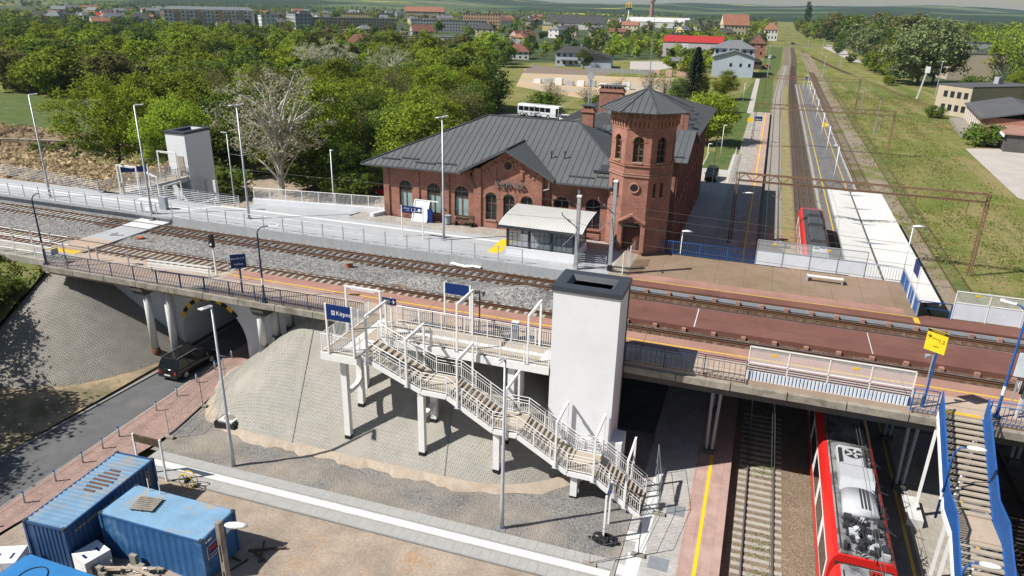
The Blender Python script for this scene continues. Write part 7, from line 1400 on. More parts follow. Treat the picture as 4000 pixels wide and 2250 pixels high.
plant('lime', -99, 91, 13.8, 'spreading lime green willow beside the brown meadow', wide=1.1, var=0); plant('lime', -86.5, 90, 12.6, 'lime green willow leaning behind the white lift', wide=1.05, var=1)
plant('maple', -11.0, 158, 10.5, 'round bright maple on the grass by the station end', var=0); plant('mid', -15.5, 178, 8, 'green tree between the maple and the dark spruce', var=1); plant('fresh', -13.5, 245, 8.5, 'light green tree in front of the white house', wide=1.3, var=0); plant('fresh', -21, 250, 7, 'light green tree left of the white house'); plant('mid', -25, 222, 7.5, 'green tree left of the dark spruce', wide=1.2)
plant('column', 39.5, 1290, 43, 'tall lone poplar beside the receding tracks')
LAB = {'lime': 'lime green tree in the wood beyond the platform', 'fresh': 'fresh green tree in the wood beyond the platform', 'mid': 'mid green tree in the wood beyond the platform', 'dark': 'dark green tree in the wood beyond the platform', 'olive': 'brownish half leafed tree in the wood beyond the platform', 'pale': 'pale green tree in the wood beyond the platform'}
def inside(poly, x, y):
    c = False; j = len(poly) - 1
    for i in range(len(poly)):
        (xi, yi), (xj, yj) = poly[i], poly[j]
        if (yi > y) != (yj > y) and x < (xj - xi) * (y - yi) / (yj - yi) + xi: c = not c
        j = i
    return c
taken = [(-65, 87), (-99, 91), (-86.5, 90)]
def scatter(poly, n_, gap, fn, tries=9000):
    xs_ = [p[0] for p in poly]; ys_ = [p[1] for p in poly]; k = 0
    for _ in range(tries):
        if k >= n_: break
        x, y = random.uniform(min(xs_), max(xs_)), random.uniform(min(ys_), max(ys_))
        if inside(poly, x, y) and all((x - a) ** 2 + (y - b_) ** 2 > gap * gap for a, b_ in taken[-700:]): taken.append((x, y)); fn(x, y); k += 1
    return k
def wood(x, y):
    d = math.hypot(x, y); r_ = random.random()
    right = x > -75 and y < 150
    k = random.choice(['fresh', 'mid', 'dark', 'mid', 'olive', 'fresh']) if right else random.choice(['fresh', 'fresh', 'mid', 'olive', 'fresh', 'lime', 'dark', 'mid'])
    h = random.uniform(9, 14) * (1.05 if y < 140 else 1)
    key = k if d < 190 else ('far_' + k)
    plant(key, x, y, h, LAB[k], 'trees of the wood', random.uniform(1.0, 1.35))
scatter([(-106, 99), (-82, 95), (-72, 93), (-60, 95), (-46, 98), (-50, 118), (-60, 150), (-64, 176), (-80, 190), (-120, 185), (-150, 172), (-125, 140), (-112, 118)], 95, 6.3, wood)
scatter([(-64, 186), (-75, 205), (-100, 232), (-112, 300), (-118, 345), (-230, 360), (-440, 330), (-300, 205), (-222, 152), (-190, 150), (-150, 172), (-120, 187)], 150, 10.5, wood)
for x, y, h in ((-58, 92, 7), (-53, 93.5, 6), (-49, 96, 8), (-76, 84, 5), (-71, 82, 4.5), (-80, 80, 5), (-55, 88, 4), (-90, 79, 4), (-96, 78, 4.5), (-104, 83, 5), (-83, 85, 6), (-62, 91, 5), (-44, 103, 9), (-41, 108, 8)): plant('mid' if h > 5.5 else 'bush', x, y, h, 'green undergrowth at the front edge of the wood', 'undergrowth of the wood', 1.3)
for x, y, h in ((-150, 160, 12), (-160, 163, 11), (-170, 158, 13), (-180, 166, 12), (-140, 153, 10), (-190, 160, 12), (-200, 170, 13), (-165, 172, 12), (-206, 158, 12), (-214, 164, 12), (-223, 170, 13), (-234, 178, 13), (-212, 178, 12), (-225, 190, 13), (-242, 192, 13), (-198, 156, 9), (-250, 205, 13)): plant(random.choice(['far_fresh', 'far_olive', 'far_mid']), x, y, h, 'tree on the far edge of the meadow', 'trees behind the meadow', 1.3)
plant('dark', -146, 145, 8, 'dark green bushy tree at the meadow corner', wide=1.5); plant('bush', -122, 118, 4, 'small lime bush standing in the meadow')
for x, y, h in ((-48.5, 205, 6), (-54.5, 196, 6.5), (-43, 225, 6.5), (-61, 212, 6), (-36, 240, 8), (-31, 236, 7.5)): plant('bare', x, y, h, 'thin half bare tree beside the sandy lot', 'thin trees by the lot', 1.2)
plant('bush', -57, 190, 5, 'leafy bush in front of the bus', wide=1.5); plant('bush', -42, 196, 5, 'leafy bush behind the small chimney', wide=1.2); plant('mid', -82, 338, 8.5, 'round garden tree before the grey house', wide=1.2)
# right hand side
RL = 'tree on the rough ground right of the sidings'
for x, y, h, k, w_ in ((55.5, 337, 26, 'pale', 1.3), (63, 350, 22, 'pale', 1.2), (49, 352, 12, 'fresh', 1.3), (48, 385, 11, 'far_fresh', 1.3), (46, 410, 9, 'far_mid', 1.4), (53, 440, 13, 'far_olive', 1.2), (50, 352, 9, 'mid', 1.4), (57, 395, 9, 'far_olive', 1.3), (51, 380, 6, 'far_fresh', 1.5), (64, 430, 12, 'far_olive', 1.2), (47, 425, 8, 'far_mid', 1.4), (52, 500, 18, 'far_pale', 1.2), (57, 560, 25, 'far_pale', 1.2), (62, 530, 20, 'far_mid', 1.2), (50, 800, 27, 'far_olive', 1.1), (44, 900, 22, 'far_mid', 1.2), (58, 640, 8, 'far_mid', 1.3), (70, 480, 12, 'far_fresh', 1.2), (78, 520, 14, 'far_olive', 1.2), (66, 610, 16, 'far_mid', 1.1), (85, 470, 14, 'far_mid', 1.2), (95, 430, 15, 'far_mid', 1.2), (105, 470, 14, 'far_fresh', 1.2), (92, 640, 29, 'far_olive', 1.2), (80, 700, 28, 'far_olive', 1.2), (64, 740, 25, 'far_mid', 1.1), (100, 560, 16, 'far_olive', 1.2), (115, 520, 15, 'far_mid', 1.2), (130, 480, 15, 'far_fresh', 1.3), (125, 420, 13, 'far_olive', 1.3), (44, 330, 4, 'far_fresh', 1.6), (46, 400, 5, 'far_lime', 1.4), (41, 470, 5, 'far_mid', 1.5), (40, 560, 9, 'far_mid', 1.1)):
    plant(k, x, y, h, {'pale': 'tall pale green poplar overhanging the rough ground', 'fresh': 'fresh green ' + RL, 'mid': 'round mid green ' + RL, 'far_olive': 'brownish ' + RL, 'far_fresh': 'light green ' + RL, 'far_mid': 'dark green ' + RL, 'far_pale': 'pale grey green ' + RL, 'far_lime': 'low lime green ' + RL}[k], 'trees right of the sidings', w_)
for x, y, h, w_ in ((44.8, 184, 5.0, 1.3), (43.6, 230, 3.5, 1.2), (70, 250, 9, 1.3), (76, 238, 10, 1.2), (82, 255, 11, 1.3), (79, 300, 9, 1.2), (72, 322, 6, 1.3), (64, 300, 4, 1.3)): plant('fresh' if h > 8 else 'bush' if h < 7 else 'mid', x, y, h, 'leafy tree beside the flat roofed shed' if h > 5 else 'bush growing against the old shed', 'greenery round the sheds', w_)
def tree_mass(n_, poly, lo, hi, gap, seed, near=False):
    """gardens and copses too far off to count: trees of several leaf clumps, one object for each leaf colour"""
    gg = np.random.default_rng(seed); P_ = []
    scatter(poly, n_, gap, lambda x, y: P_.append((x, y)))
    out = [[], [], [], [], []]
    for x, y in P_:
        h = gg.uniform(lo, hi); r_ = h * gg.uniform(.3, .42); k = 11; v = gg.normal(size=(k, 3)); v /= np.linalg.norm(v, axis=1, keepdims=True); v *= gg.uniform(.4, 1, (k, 1)); c = np.stack([x + v[:, 0] * r_, y + v[:, 1] * r_, h * .55 + v[:, 2] * h * .42], 1)
        out[int(gg.integers(5))].append(leaves(gg, c, np.full(k, r_ * .42), 24 if near else 16, .62 if near else .95, .5, .9))
    for q, mt in zip(out, ('leaf_mid', 'leaf_dark', 'leaf_olive', 'leaf_fresh', 'leaf_lime')):
        if q: o = bpy.data.objects.new('distant_trees', quad_mesh('distant_trees', np.concatenate(q), mt)); COL.objects.link(o); o['kind'] = 'stuff'
for x, y, h in ((-51, 24, 11), (-47.5, 18.5, 10), (-56, 31, 9.5), (-53, 16, 11)): plant('mid', x, y, h, 'tree on the verge that shades the paved slope and street', 'verge trees shading the street', 1.2, 0)
for x, y, h in ((-55, 35, 2.0), (-57, 36.5, 2.2), (-54.5, 33, 1.8), (-59, 35, 2.4), (-53.8, 36.8, 1.4)): plant('bush', x, y, h, 'low shrub on the bank beside the left slope', 'shrubs on the left bank', 1.4, flank(x, y) - .1)
# ------------------------------------------------------------ the town behind
for nm, c in (('plaster_white', (.66, .65, .62)), ('plaster_cream', (.58, .50, .36)), ('plaster_yellow', (.62, .52, .24)), ('plaster_grey', (.36, .36, .36)), ('plaster_pink', (.56, .36, .28)), ('plaster_peach', (.60, .38, .24)), ('plaster_tan', (.44, .37, .28)), ('plaster_blue', (.42, .48, .56)), ('plaster_lilac', (.50, .45, .46))): M(nm, c, .85, .07, .3, .06)
M('roof_red', (.20, .085, .065), .85, .15, .4, .12); M('roof_brightred', (.42, .035, .03), .6, .08, .4, .06); M('roof_orange', (.30, .135, .085), .85, .15, .4, .12); M('roof_dark', (.06, .058, .058), .75, .12, .4, .1); M('roof_grey', (.17, .18, .19), .7, .12, .4, .1); M('roof_tar', (.10, .10, .105), .85, .15, .3, .12)
def house(label, x, y, rz, L, W_, H, rh, wallm, roofm, floors=2, group=None, hip=False, over=.5, wins=True, chim=True, name='house', flat=False, nwin=None, cat='house'):
    o = local(name, label, cat, (x, y, -.35), rz, group); MB().box(-L / 2, L / 2, -W_ / 2, W_ / 2, 0, H).build('wall', wallm, o); a, b_ = L / 2 + over, W_ / 2 + over
    if flat: MB().box(-L / 2 - .15, L / 2 + .15, -W_ / 2 - .15, W_ / 2 + .15, H, H + .35).build('roof', roofm, o); rf = None
    else:
        i = (a - b_ * .8) if hip else a; mb = MB(); mb.add([(-a, -b_, H - .1), (a, -b_, H - .1), (a, b_, H - .1), (-a, b_, H - .1), (-i, 0, H + rh), (i, 0, H + rh)], [(0, 1, 5, 4), (2, 3, 4, 5), (1, 2, 5), (3, 0, 4), (0, 3, 2, 1)]); rf = mb.build('roof', roofm, o)
        if not hip: MB().add([(s_ * (L / 2 + .01), -W_ / 2, H - .1), (s_ * (L / 2 + .01), W_ / 2, H - .1), (s_ * (L / 2 + .01), 0, H + rh - .25)] if False else [(L / 2 + over + .02, -W_ / 2, H - .05), (L / 2 + over + .02, W_ / 2, H - .05), (L / 2 + over + .02, 0, H + rh * .9), (-L / 2 - over - .02, -W_ / 2, H - .05), (-L / 2 - over - .02, W_ / 2, H - .05), (-L / 2 - over - .02, 0, H + rh * .9)], [(0, 1, 2), (4, 3, 5)]).build('gable', wallm, o)
    if chim: MB().box(L * .15, L * .15 + .8, -.3, .4, H, H + rh + 1.0).build('chimney', 'plaster_grey', o)
    if wins:
        n_ = nwin or max(2, int(L / 2.8)); fh = H / floors
        for f_ in range(floors):
            z = fh * f_ + fh * .38
            for k in range(n_):
                xx = lerp(-L / 2, L / 2, (k + .5) / n_)
                w_ = MB().box(xx - .55, xx + .55, -W_ / 2 - .04, -W_ / 2 + .02, z, z + fh * .45).build('window', 'window_glass', o)
            for k in range(max(1, int(W_ / 4))):
                yy = lerp(-W_ / 2, W_ / 2, (k + .5) / max(1, int(W_ / 4)))
                for s_ in (-1, 1): MB().box(s_ * L / 2 - .03, s_ * L / 2 + .03, yy - .55, yy + .55, z, z + fh * .45).build('window', 'window_glass', o)
    return o
# the slab of flats with balconies
fl = local('apartment_block', 'long five storey apartment block with balconies and grey roof', 'building', (-489, 575, -.35), R(37)); L, W_, H = 76, 12, 16.5
MB().box(-L / 2, L / 2, -W_ / 2, W_ / 2, 0, H).build('wall', 'plaster_white', fl); MB().add([(-L / 2 - .6, -W_ / 2 - .6, H), (L / 2 + .6, -W_ / 2 - .6, H), (L / 2 + .6, W_ / 2 + .6, H), (-L / 2 - .6, W_ / 2 + .6, H), (-L / 2 + 5, 0, H + 2.6), (L / 2 - 5, 0, H + 2.6)], [(0, 1, 5, 4), (2, 3, 4, 5), (1, 2, 5), (3, 0, 4)]).build('roof', 'roof_grey', fl)
for k in range(4): x = -L / 2 + 11 + 18 * k; MB().box(x - 2.2, x + 2.2, -W_ / 2 - .12, -W_ / 2, .5, H - .3).build('stair_panel', 'plaster_peach' if k % 2 == 0 else 'plaster_tan', fl)
for f_ in range(5):
    z = 3.1 * f_ + 1.2
    for k in range(21):
        x = -L / 2 + 2 + 3.5 * k; MB().box(x - .7, x + .7, -W_ / 2 - .06, -W_ / 2 + .01, z, z + 1.4).build('window', 'window_glass', fl)
        if k % 6 in (2, 3, 5): MB().box(x - 1.5, x + 1.5, -W_ / 2 - 1.3, -W_ / 2 - .13, z - .5, z + .6).build('balcony', 'plaster_grey' if (k + f_) % 3 else 'plaster_peach', fl)
    for k in range(3): MB().box(-L / 2 - .05, -L / 2 + .02, -4 + 3.4 * k, -2.8 + 3.4 * k, z, z + 1.4).build('window', 'window_glass', fl)
for lab, x, y, rz, L, W_, H, wm, rm, fl_ in (('white four storey block with dark mansard roof', -455, 604, -35, 34, 13, 13, 'plaster_white', 'roof_dark', 4), ('dark grey block with flat roof beside the white mansard block', -440, 640, -35, 24, 16, 14, 'plaster_grey', 'roof_dark', 4), ('long low grey green block with peach gable end', -399, 670, 33, 86, 12, 11, 'plaster_tan', 'roof_grey', 4), ('yellow four storey block with flat roof', -480, 815, 25, 34, 12, 13, 'plaster_yellow', 'roof_red', 4), ('long grey block behind the dense trees', -310, 705, 22, 74, 12, 11, 'plaster_grey', 'roof_grey', 4), ('tall block with salmon coloured end wall', -300, 768, 18, 40, 13, 17, 'plaster_peach', 'roof_dark', 5), ('row of cream terraced houses near the left edge', -690, 620, 45, 60, 10, 8, 'plaster_cream', 'roof_grey', 2)):
    house(lab, x, y, R(rz), L, W_, H, 2, wm, rm, fl_, flat=True, name='apartment_block', cat='building', chim=False)
house('red roofed terrace with white gables near the left edge', -640, 600, R(44), 24, 9, 7, 3.5, 'plaster_white', 'roof_brightred'); house('large brick coloured school with dormers and orange roof', -520, 1090, R(20), 60, 18, 14, 7, 'plaster_tan', 'roof_orange', 3, name='school', cat='building')
for lab, x, y, rz, L, W_, H, rh, wm, rm in (('beige tower like house rising from the trees', -215, 358, 30, 8, 8, 12, .5, 'plaster_peach', 'roof_grey'), ('grey house with dark roof half hidden by silver poplars', -245, 336, 30, 14, 10, 9, .6, 'plaster_grey', 'roof_dark'), ('grey flat roofed house above the bare tree tops', -202, 380, 20, 14, 10, 9, .5, 'plaster_grey', 'roof_grey'), ('grey house with white chimney above the wood', -190, 386, 20, 14, 10, 8, .5, 'plaster_grey', 'roof_tar'), ('cream flat roofed house above the wood', -178, 392, 20, 15, 10, 9, .5, 'plaster_white', 'roof_grey')): house(lab, x, y, R(rz), L, W_, H, rh, wm, rm, 2, flat=True)
house('house with rusty red hip roof in the wood', -205, 352, R(25), 16, 11, 6, 4.5, 'plaster_grey', 'roof_red', hip=True); house('house with dark red hip roof behind the trees', -128, 380, R(15), 12, 10, 4, 3.5, 'plaster_white', 'roof_red', hip=True)
# grey house with two dark roofs, pink hall, small barn
gh = house('modern grey house with two dark hip roofs and blue wing', -90, 352, R(8), 17, 10, 6.2, 2.6, 'plaster_blue', 'roof_dark', 2, hip=True, over=.8); wg = MB(); wg.box(5, 18, -9, 3, 0, 4.2); wg.build('wing_wall', 'plaster_blue', gh); MB().add([(4.4, -9.7, 4.1), (18.6, -9.7, 4.1), (18.6, 3.6, 4.1), (4.4, 3.6, 4.1), (11.5, -9.7, 6.6), (11.5, 3.6, 6.6)], [(0, 3, 5, 4), (1, 4, 5, 2), (0, 4, 1), (3, 2, 5)]).build('wing_roof', 'roof_dark', gh); MB().box(-6, 1.5, -7.2, -5, 2.7, 3.1).build('porch_roof', 'roof_grey', gh)
for x in (-5, -2): MB().box(x, x + 1.4, -5.06, -5.0, .9, 2.2).build('window', 'window_glass', gh)
o = house('pink rendered hall with bright red low gable roof', -47, 470, R(2), 34, 26, 8.5, 3.2, 'plaster_lilac', 'roof_brightred', 1, wins=False, chim=False, over=.4, name='hall', cat='building'); [MB().box(-6 + 0, -2, -13.06, -13.0, 1.5 + 1.3 * k, 2.2 + 1.3 * k).build('window', 'plastic_white', o) for k in range(5)]
house('small blue grey workshop with pale metal roof', -43.5, 378, R(6), 12, 8, 3.0, 1.4, 'plaster_blue', 'roof_grey', 1, chim=False, name='workshop', cat='building'); house('yellow house with red roof among trees', -129, 650, R(10), 15, 11, 7, 3, 'plaster_yellow', 'roof_red', 2); house('long white fronted hall with dark roof near the tall sign', -240, 930, R(8), 70, 24, 7, 9, 'plaster_white', 'roof_dark', 1, wins=False, chim=False, name='hall', cat='building'); house('broad pale roofed warehouse beyond the tall sign', -170, 1150, R(4), 90, 40, 8, 6, 'plaster_white', 'canopy_sheet', 1, wins=False, chim=False, name='warehouse', cat='building')
# white station house with grey roofs, brick gable house, keeper houses
wh = house('white three storey house with grey roof beside the tracks', -17.5, 352, R(4), 17, 16, 11, 3.2, 'plaster_blue', 'roof_grey', 3, hip=True, over=.8); MB().box(-8.5, 8.3, -20, -8, 0, 8.2).build('annex_wall', 'plaster_blue', wh); MB().add([(-9.1, -20.8, 7.9), (9, -20.8, 7.9), (9, -7.5, 7.9), (-9.1, -7.5, 7.9), (0, -20.8, 10.6), (0, -7.5, 10.6)], [(0, 3, 5, 4), (1, 4, 5, 2), (3, 2, 5)]).build('annex_roof', 'roof_grey', wh); MB().add([(-8.5, -20.02, 8.0), (8.3, -20.02, 8.0), (0, -20.02, 10.4)], [(0, 1, 2)]).build('gable', 'plaster_blue', wh)
for x in (-1.5, 2.5, 6.0): MB().box(x, x + 1.0, -20.06, -20.0, 4.2, 5.6).build('window', 'window_glass', wh)
for x, y in ((-3, -14), (2, -12), (5, -3)): MB().box(x, x + .7, y, y + .7, 9, 11.8).build('chimney', 'plaster_grey', wh)
house('brick gable house behind the white station house', -11.0, 490, R(92), 14, 10, 8, 6, 'station_brick', 'roof_dark', 2); house('small white house with red hip roof by the crossing', -7, 775, R(5), 12, 11, 10, 6, 'plaster_white', 'roof_orange', 2, hip=True); house('large gabled house with orange tiled roof', -38, 720, R(15), 22, 16, 14, 9, 'plaster_cream', 'roof_orange', 3); house('long dark shed along the left side of the tracks', -9.5, 396, R(95), 26, 6, 3.5, 1.5, 'wood_sleeper', 'roof_dark', 1, wins=False, chim=False, name='shed', cat='shed')
# right hand sheds
bb = house('beige flat roofed two storey block beside the grassy sidings', 59, 246, R(38), 26, 11, 8.0, .5, 'plaster_tan', 'roof_tar', 2, flat=True, name='office_block', cat='building', wins=False, chim=False); [MB().box(-13.04, -12.98, -4.6 + 2.2 * k, -3.3 + 2.2 * k, z, z + 1.7).build('window', 'window_glass', bb) for k in range(4) for z in (1.3, 4.9)]; MB().box(4, 6, 1, 2.5, 8.3, 10.2).build('chimney', 'plaster_grey', bb)
sh2 = local('goods_shed', 'old brick goods shed with curved grey roof and arched bays', 'shed', (57, 207, -.35), R(84)); L = 32; MB().box(-L / 2, L / 2, -9, 9, 0, 5.2).build('wall', 'trim_brick', sh2)
pf = [(-9.8, 5.0), (0, 7.2), (9.8, 5.0)]; MB().prism(pf + [(y, z - .3) for y, z in pf[::-1]], -L / 2 - .8, L / 2 + .8, 'x').build('roof', 'roof_tar', sh2)
for k in range(8):
    x = -L / 2 + 2 + 4 * k; q = MB(); q.prism([(x - 1.1, 1.2), (x + 1.1, 1.2)] + [(x + 1.1 * math.cos(t), 3.2 + 1.1 * math.sin(t)) for t in [math.pi * i / 8 for i in range(9)]], 8.98, 9.04, 'y'); q.build('arched_bay', 'plaster_tan', sh2); MB().box(x + 1.8, x + 2.2, 8.95, 9.25, 0, 5).build('pilaster', 'plaster_white', sh2)
MB().box(-L / 2, L / 2, 9, 12.5, .2, 1.1).build('loading_dock', 'old_concrete', sh2); MB().box(-L / 2 - 14, -L / 2, -6, 6, 0, 3.6).build('lean_to', 'dark_concrete', sh2); MB().box(-L / 2 - 14.5, -L / 2 + .0, -6.5, 6.5, 3.6, 3.9).build('lean_to_roof', 'deck_pink', sh2); MB().box(-L / 2 - 14.6, -L / 2, 6.5, 6.7, 3.1, 3.6).build('white_fascia', 'white_paint', sh2)
house('tan three storey building with grey roof hut', 82, 385, R(10), 22, 16, 11, .5, 'plaster_tan', 'roof_tar', 3, flat=True, name='office_block', cat='building', wins=False, chim=False); house('grey box shaped hut above the tan building', 84, 400, R(10), 14, 10, 15, .5, 'plaster_grey', 'roof_tar', 1, flat=True, wins=False, chim=False, name='roof_hut', cat='building'); house('white low industrial building at the right edge', 150, 470, R(12), 40, 22, 9, .5, 'plaster_white', 'roof_grey', 1, flat=True, name='factory', cat='building'); house('white low building beyond the big pale tree', 60, 520, R(10), 10, 8, 6, .5, 'plaster_white', 'roof_grey', 1, flat=True, wins=False, chim=False)
# tall restaurant sign with two golden arches
gs = thing('tall_sign', 'tall white mast carrying yellow double arches above the rooftops', 'sign', (-187, 1002, -.35)); MB().cyl((-187, 1002, -.3), (-187, 1002, 25.5), 1.0, n=12).build('mast', 'white_paint', gs); MB().box(-191, -183, 1000.5, 1003.5, 24.0, 25.8).build('base_panel', 'black_paint', gs)
for k in (-1, 1): MB().tube([(-187 + k * 1.9 - 1.9 * math.cos(t), 1001, 25.8 + 6.2 * math.sin(t)) for t in [math.pi * i / 14 for i in range(15)]], .62, 6).build('arch', 'yellow_paint', gs)
wt = thing('water_tower', 'slim brick water tower on the horizon', 'tower', (-330, 2100, 0)); MB().cyl((-330, 2100, 0), (-330, 2100, 42), 5.5, 4.5, 14).build('shaft', 'trim_brick', wt); MB().cyl((-330, 2100, 42), (-330, 2100, 54), 7.5, 7.5, 14).build('tank', 'trim_brick', wt); MB().cyl((-330, 2100, 54), (-330, 2100, 62), 8, .3, 14).build('roof', 'roof_dark', wt)
# many small houses
HL = {'roof_red': 'distant house with red tiled roof', 'roof_dark': 'distant house with dark roof', 'roof_grey': 'distant house with grey roof', 'roof_orange': 'distant house with orange tiled roof'}
TP = [(-900, 700), (-560, 480), (-420, 470), (-330, 520), (-200, 460), (-110, 520), (-40, 560), (-20, 1150), (-300, 1500), (-700, 1400), (-1150, 1000)]
taken += [(-489, 575), (-470, 590), (-508, 560), (-455, 600), (-455, 604), (-440, 640), (-399, 670), (-370, 690), (-430, 650), (-310, 705), (-300, 768), (-480, 815), (-90, 352), (-80, 350), (-47, 470), (-43, 380), (-17, 352), (-11, 490), (-38, 720), (-7, 775), (59, 246), (57, 207), (82, 385), (150, 470), (-442, 640), (-385, 690), (-360, 700), (-262, 700), (-210, 760), (-240, 930), (-170, 1150), (-395, 810), (-360, 900), (-187, 1002)]
def town_house(x, y):
    rm = random.choice(['roof_red', 'roof_dark', 'roof_grey', 'roof_grey', 'roof_dark', 'roof_orange']); house(HL[rm], x, y, R(random.uniform(0, 90)), random.uniform(10, 20), random.uniform(8, 11), random.uniform(4.5, 9), random.uniform(2.5, 4.5), random.choice(['plaster_white', 'plaster_cream', 'plaster_white', 'plaster_grey', 'plaster_tan', 'plaster_yellow']), rm, 2, 'houses of the distant town', hip=random.random() < .4, nwin=3, wins=math.hypot(x, y) < 850, chim=math.hypot(x, y) < 850)
scatter(TP, 135, 24, town_house)
tree_mass(230, [(-640, 470), (-450, 330), (-300, 335), (-118, 350), (-105, 430), (-330, 520), (-560, 540)], 7, 12, 9, 3, True)
tree_mass(120, [(-110, 395), (-72, 410), (-62, 440), (-64, 495), (-22, 500), (-16, 540), (-12, 700), (-110, 700)], 7, 12, 9, 4, True)
tree_mass(26, [(-34, 300), (-27, 300), (-27, 380), (-36, 460), (-62, 420)], 5, 9, 6, 6, True)
tree_mass(330, TP, 8, 13, 13, 5)
tree_mass(150, [(58, 420), (70, 352), (130, 360), (260, 500), (170, 720), (58, 720)], 14, 23, 7.5, 8, True)
tree_mass(170, [(60, 720), (170, 720), (260, 500), (420, 640), (520, 1100), (75, 1100)], 14, 23, 11, 9)
tree_mass(60, [(-45, 800), (-9, 800), (-4, 1400), (-45, 1400)], 9, 15, 9, 21)
tree_mass(60, [(27, 740), (58, 740), (58, 1400), (24, 1400)], 9, 16, 9, 22)
# the dim belts of wood and gardens further off: nobody could count these
g = np.random.default_rng(11); cs_ = []
def belt(n_, poly, z0=2, h=6):
    xs_ = [p[0] for p in poly]; ys_ = [p[1] for p in poly]; k = 0
    while k < n_:
        x, y = g.uniform(min(xs_), max(xs_)), g.uniform(min(ys_), max(ys_))
        if inside(poly, x, y) and not any((x - a) ** 2 + (y - b_) ** 2 < 14 ** 2 for a, b_ in taken): cs_.append((x, y, g.uniform(2, h))); k += 1
belt(900, [(-1700, 1000), (-900, 720), (-560, 480), (-650, 420), (-330, 380), (-420, 300), (-900, 500), (-1900, 900)]); belt(900, [(-2600, 1700), (-1100, 1000), (-300, 1500), (-20, 1150), (-15, 2400), (-600, 3000)], h=8); belt(700, [(22, 760), (130, 420), (420, 560), (900, 1200), (900, 2600), (60, 2600)], h=9); belt(250, [(-14, 560), (-60, 600), (-60, 1200), (-14, 1200)], h=6)
C = np.array(cs_); mats_ = ['leaf_mid', 'leaf_dark', 'leaf_olive', 'leaf_fresh']; pick = g.integers(4, size=len(C))
for i, mt in enumerate(mats_):
    c = C[pick == i]; q = quad_mesh('distant_wood', leaves(g, c, g.uniform(3.2, 5.5, len(c)), 42, 1.5, .5, .8), mt); o = bpy.data.objects.new('distant_wood', q); COL.objects.link(o); o['kind'] = 'stuff'
# ------------------------------------------------------------ lots, paths, meadow
M('garden_ground', (.055, .08, .028), .95, .3, .02, .1, col2=(.12, .125, .06), c2at=(.55, .7)); struct(MB().sheet([(-118, 352), (-60, 425), (-14, 440), (-14, 1500), (-200, 2400), (-2500, 2400), (-2300, 1100), (-430, 345)], -.335).build('garden_ground', 'garden_ground')); struct(MB().sheet([(60, 345), (160, 330), (900, 800), (1500, 2400), (30, 2400), (52, 700)], -.335).build('garden_ground', 'garden_ground'))
struct(MB().sheet([(-105, 322), (-62, 305), (-38, 312), (-30, 300), (-34, 250), (-55, 225), (-84, 248)], -.338).build('sand_lot', 'sand_lot'))
M('ploughed', (.22, .17, .135), .95, .1, .5, .1); struct(MB().sheet([(-108, 345), (-100, 300), (-66, 306), (-64, 318)], -.332).build('ploughed_plot', 'ploughed'))
struct(MB().sheet([(-62, 345), (-58, 335), (-30, 395), (-36, 420), (-72, 400)], -.332).build('paved_lot', 'lot_concrete'))
M('lawn', (.085, .13, .026), .95, .25, .5, .3, .6, col2=(.17, .165, .06), c2at=(.5, .68)); struct(MB().sheet([(-8.5, 125), (-4.4, 125), (-4.3, 215), (1.0, 215), (.8, 330), (3, 400), (5, 640), (-6, 640), (-6, 330), (-9, 260)], -.328).build('lawn', 'lawn')); struct(MB().sheet([(-9.4, 130), (-5.0, 130), (-5.0, 147), (-9.4, 147)], .30).build('lawn', 'lawn')); struct(MB().sheet([(-72, 325), (-62, 334), (-60, 345), (-80, 342)], -.33).build('lawn', 'lawn'))
struct(MB().sheet([(-5.2, 215), (-3.6, 213), (-4.6, 330), (-6.2, 330)], -.322).build('footway', 'lot_concrete')); struct(MB().sheet([(41, 178), (60, 190), (90, 150), (60, 90), (39, 131)], -.33).build('dirt_lot', 'lot_concrete')); struct(MB().sheet([(35, 680), (43, 480), (48, 470), (50, 690)], -.33).build('dirt_lot', 'lot_concrete'))
struct(MB().box(-60, 60, 672, 679, -.4, -.31).build('crossing_road', 'asphalt')); struct(MB().sheet([(-75, 168), (-36, 172), (-34, 183), (-80, 182)], -.325).build('bus_yard', 'asphalt')); struct(MB().sheet([(-62, 70), (-34, 70), (-34, 108), (-50, 108), (-75, 96), (-80, 74)], -.32).build('station_forecourt', 'dirt'))
struct(MB().grid([-230 + 8 * i for i in range(16)], [66 + 6 * i for i in range(9)], lambda x, y: -.32 + random.uniform(0, .25)).build('reed_bed', 'reed')); struct(MB().grid([-260 + 10 * i for i in range(14)], [112 + 8 * i for i in range(6)], lambda x, y: -.3 + random.uniform(0, .2)).build('lawn', 'lawn'))
cs_ = np.stack([g.uniform(-190, -108, 900), g.uniform(70, 112, 900), np.full(900, .3)], 1); lv = leaves(g, cs_, np.full(900, .9), 12, .35, .8, .4); o = bpy.data.objects.new('reeds', quad_mesh('reeds', lv, leafmat('leaf_reed', (.42, .32, .20), .35))); COL.objects.link(o); o['kind'] = 'stuff'
cs_ = np.stack([g.uniform(-75, -52.5, 420), g.uniform(30, 39.5, 420), np.zeros(420)], 1); cs_[:, 2] = [flank(x, y) + .15 for x, y, _ in cs_]; lv = leaves(g, cs_, np.full(420, .55), 26, .12, .6, .6); o = bpy.data.objects.new('bank_weeds', quad_mesh('bank_weeds', lv, leafmat('leaf_weed', (.14, .165, .03), .25))); COL.objects.link(o); o['kind'] = 'stuff'
cs_ = np.stack([g.uniform(-150, -66, 900), g.uniform(58.5, 71, 900), np.zeros(900)], 1); cs_[:, 2] = [max(flank(x, y), -.3) + .3 for x, y, _ in cs_]; o = bpy.data.objects.new('reeds', quad_mesh('reeds', leaves(g, cs_, np.full(900, .8), 14, .26, .8, .5), 'leaf_reed')); COL.objects.link(o); o['kind'] = 'stuff'
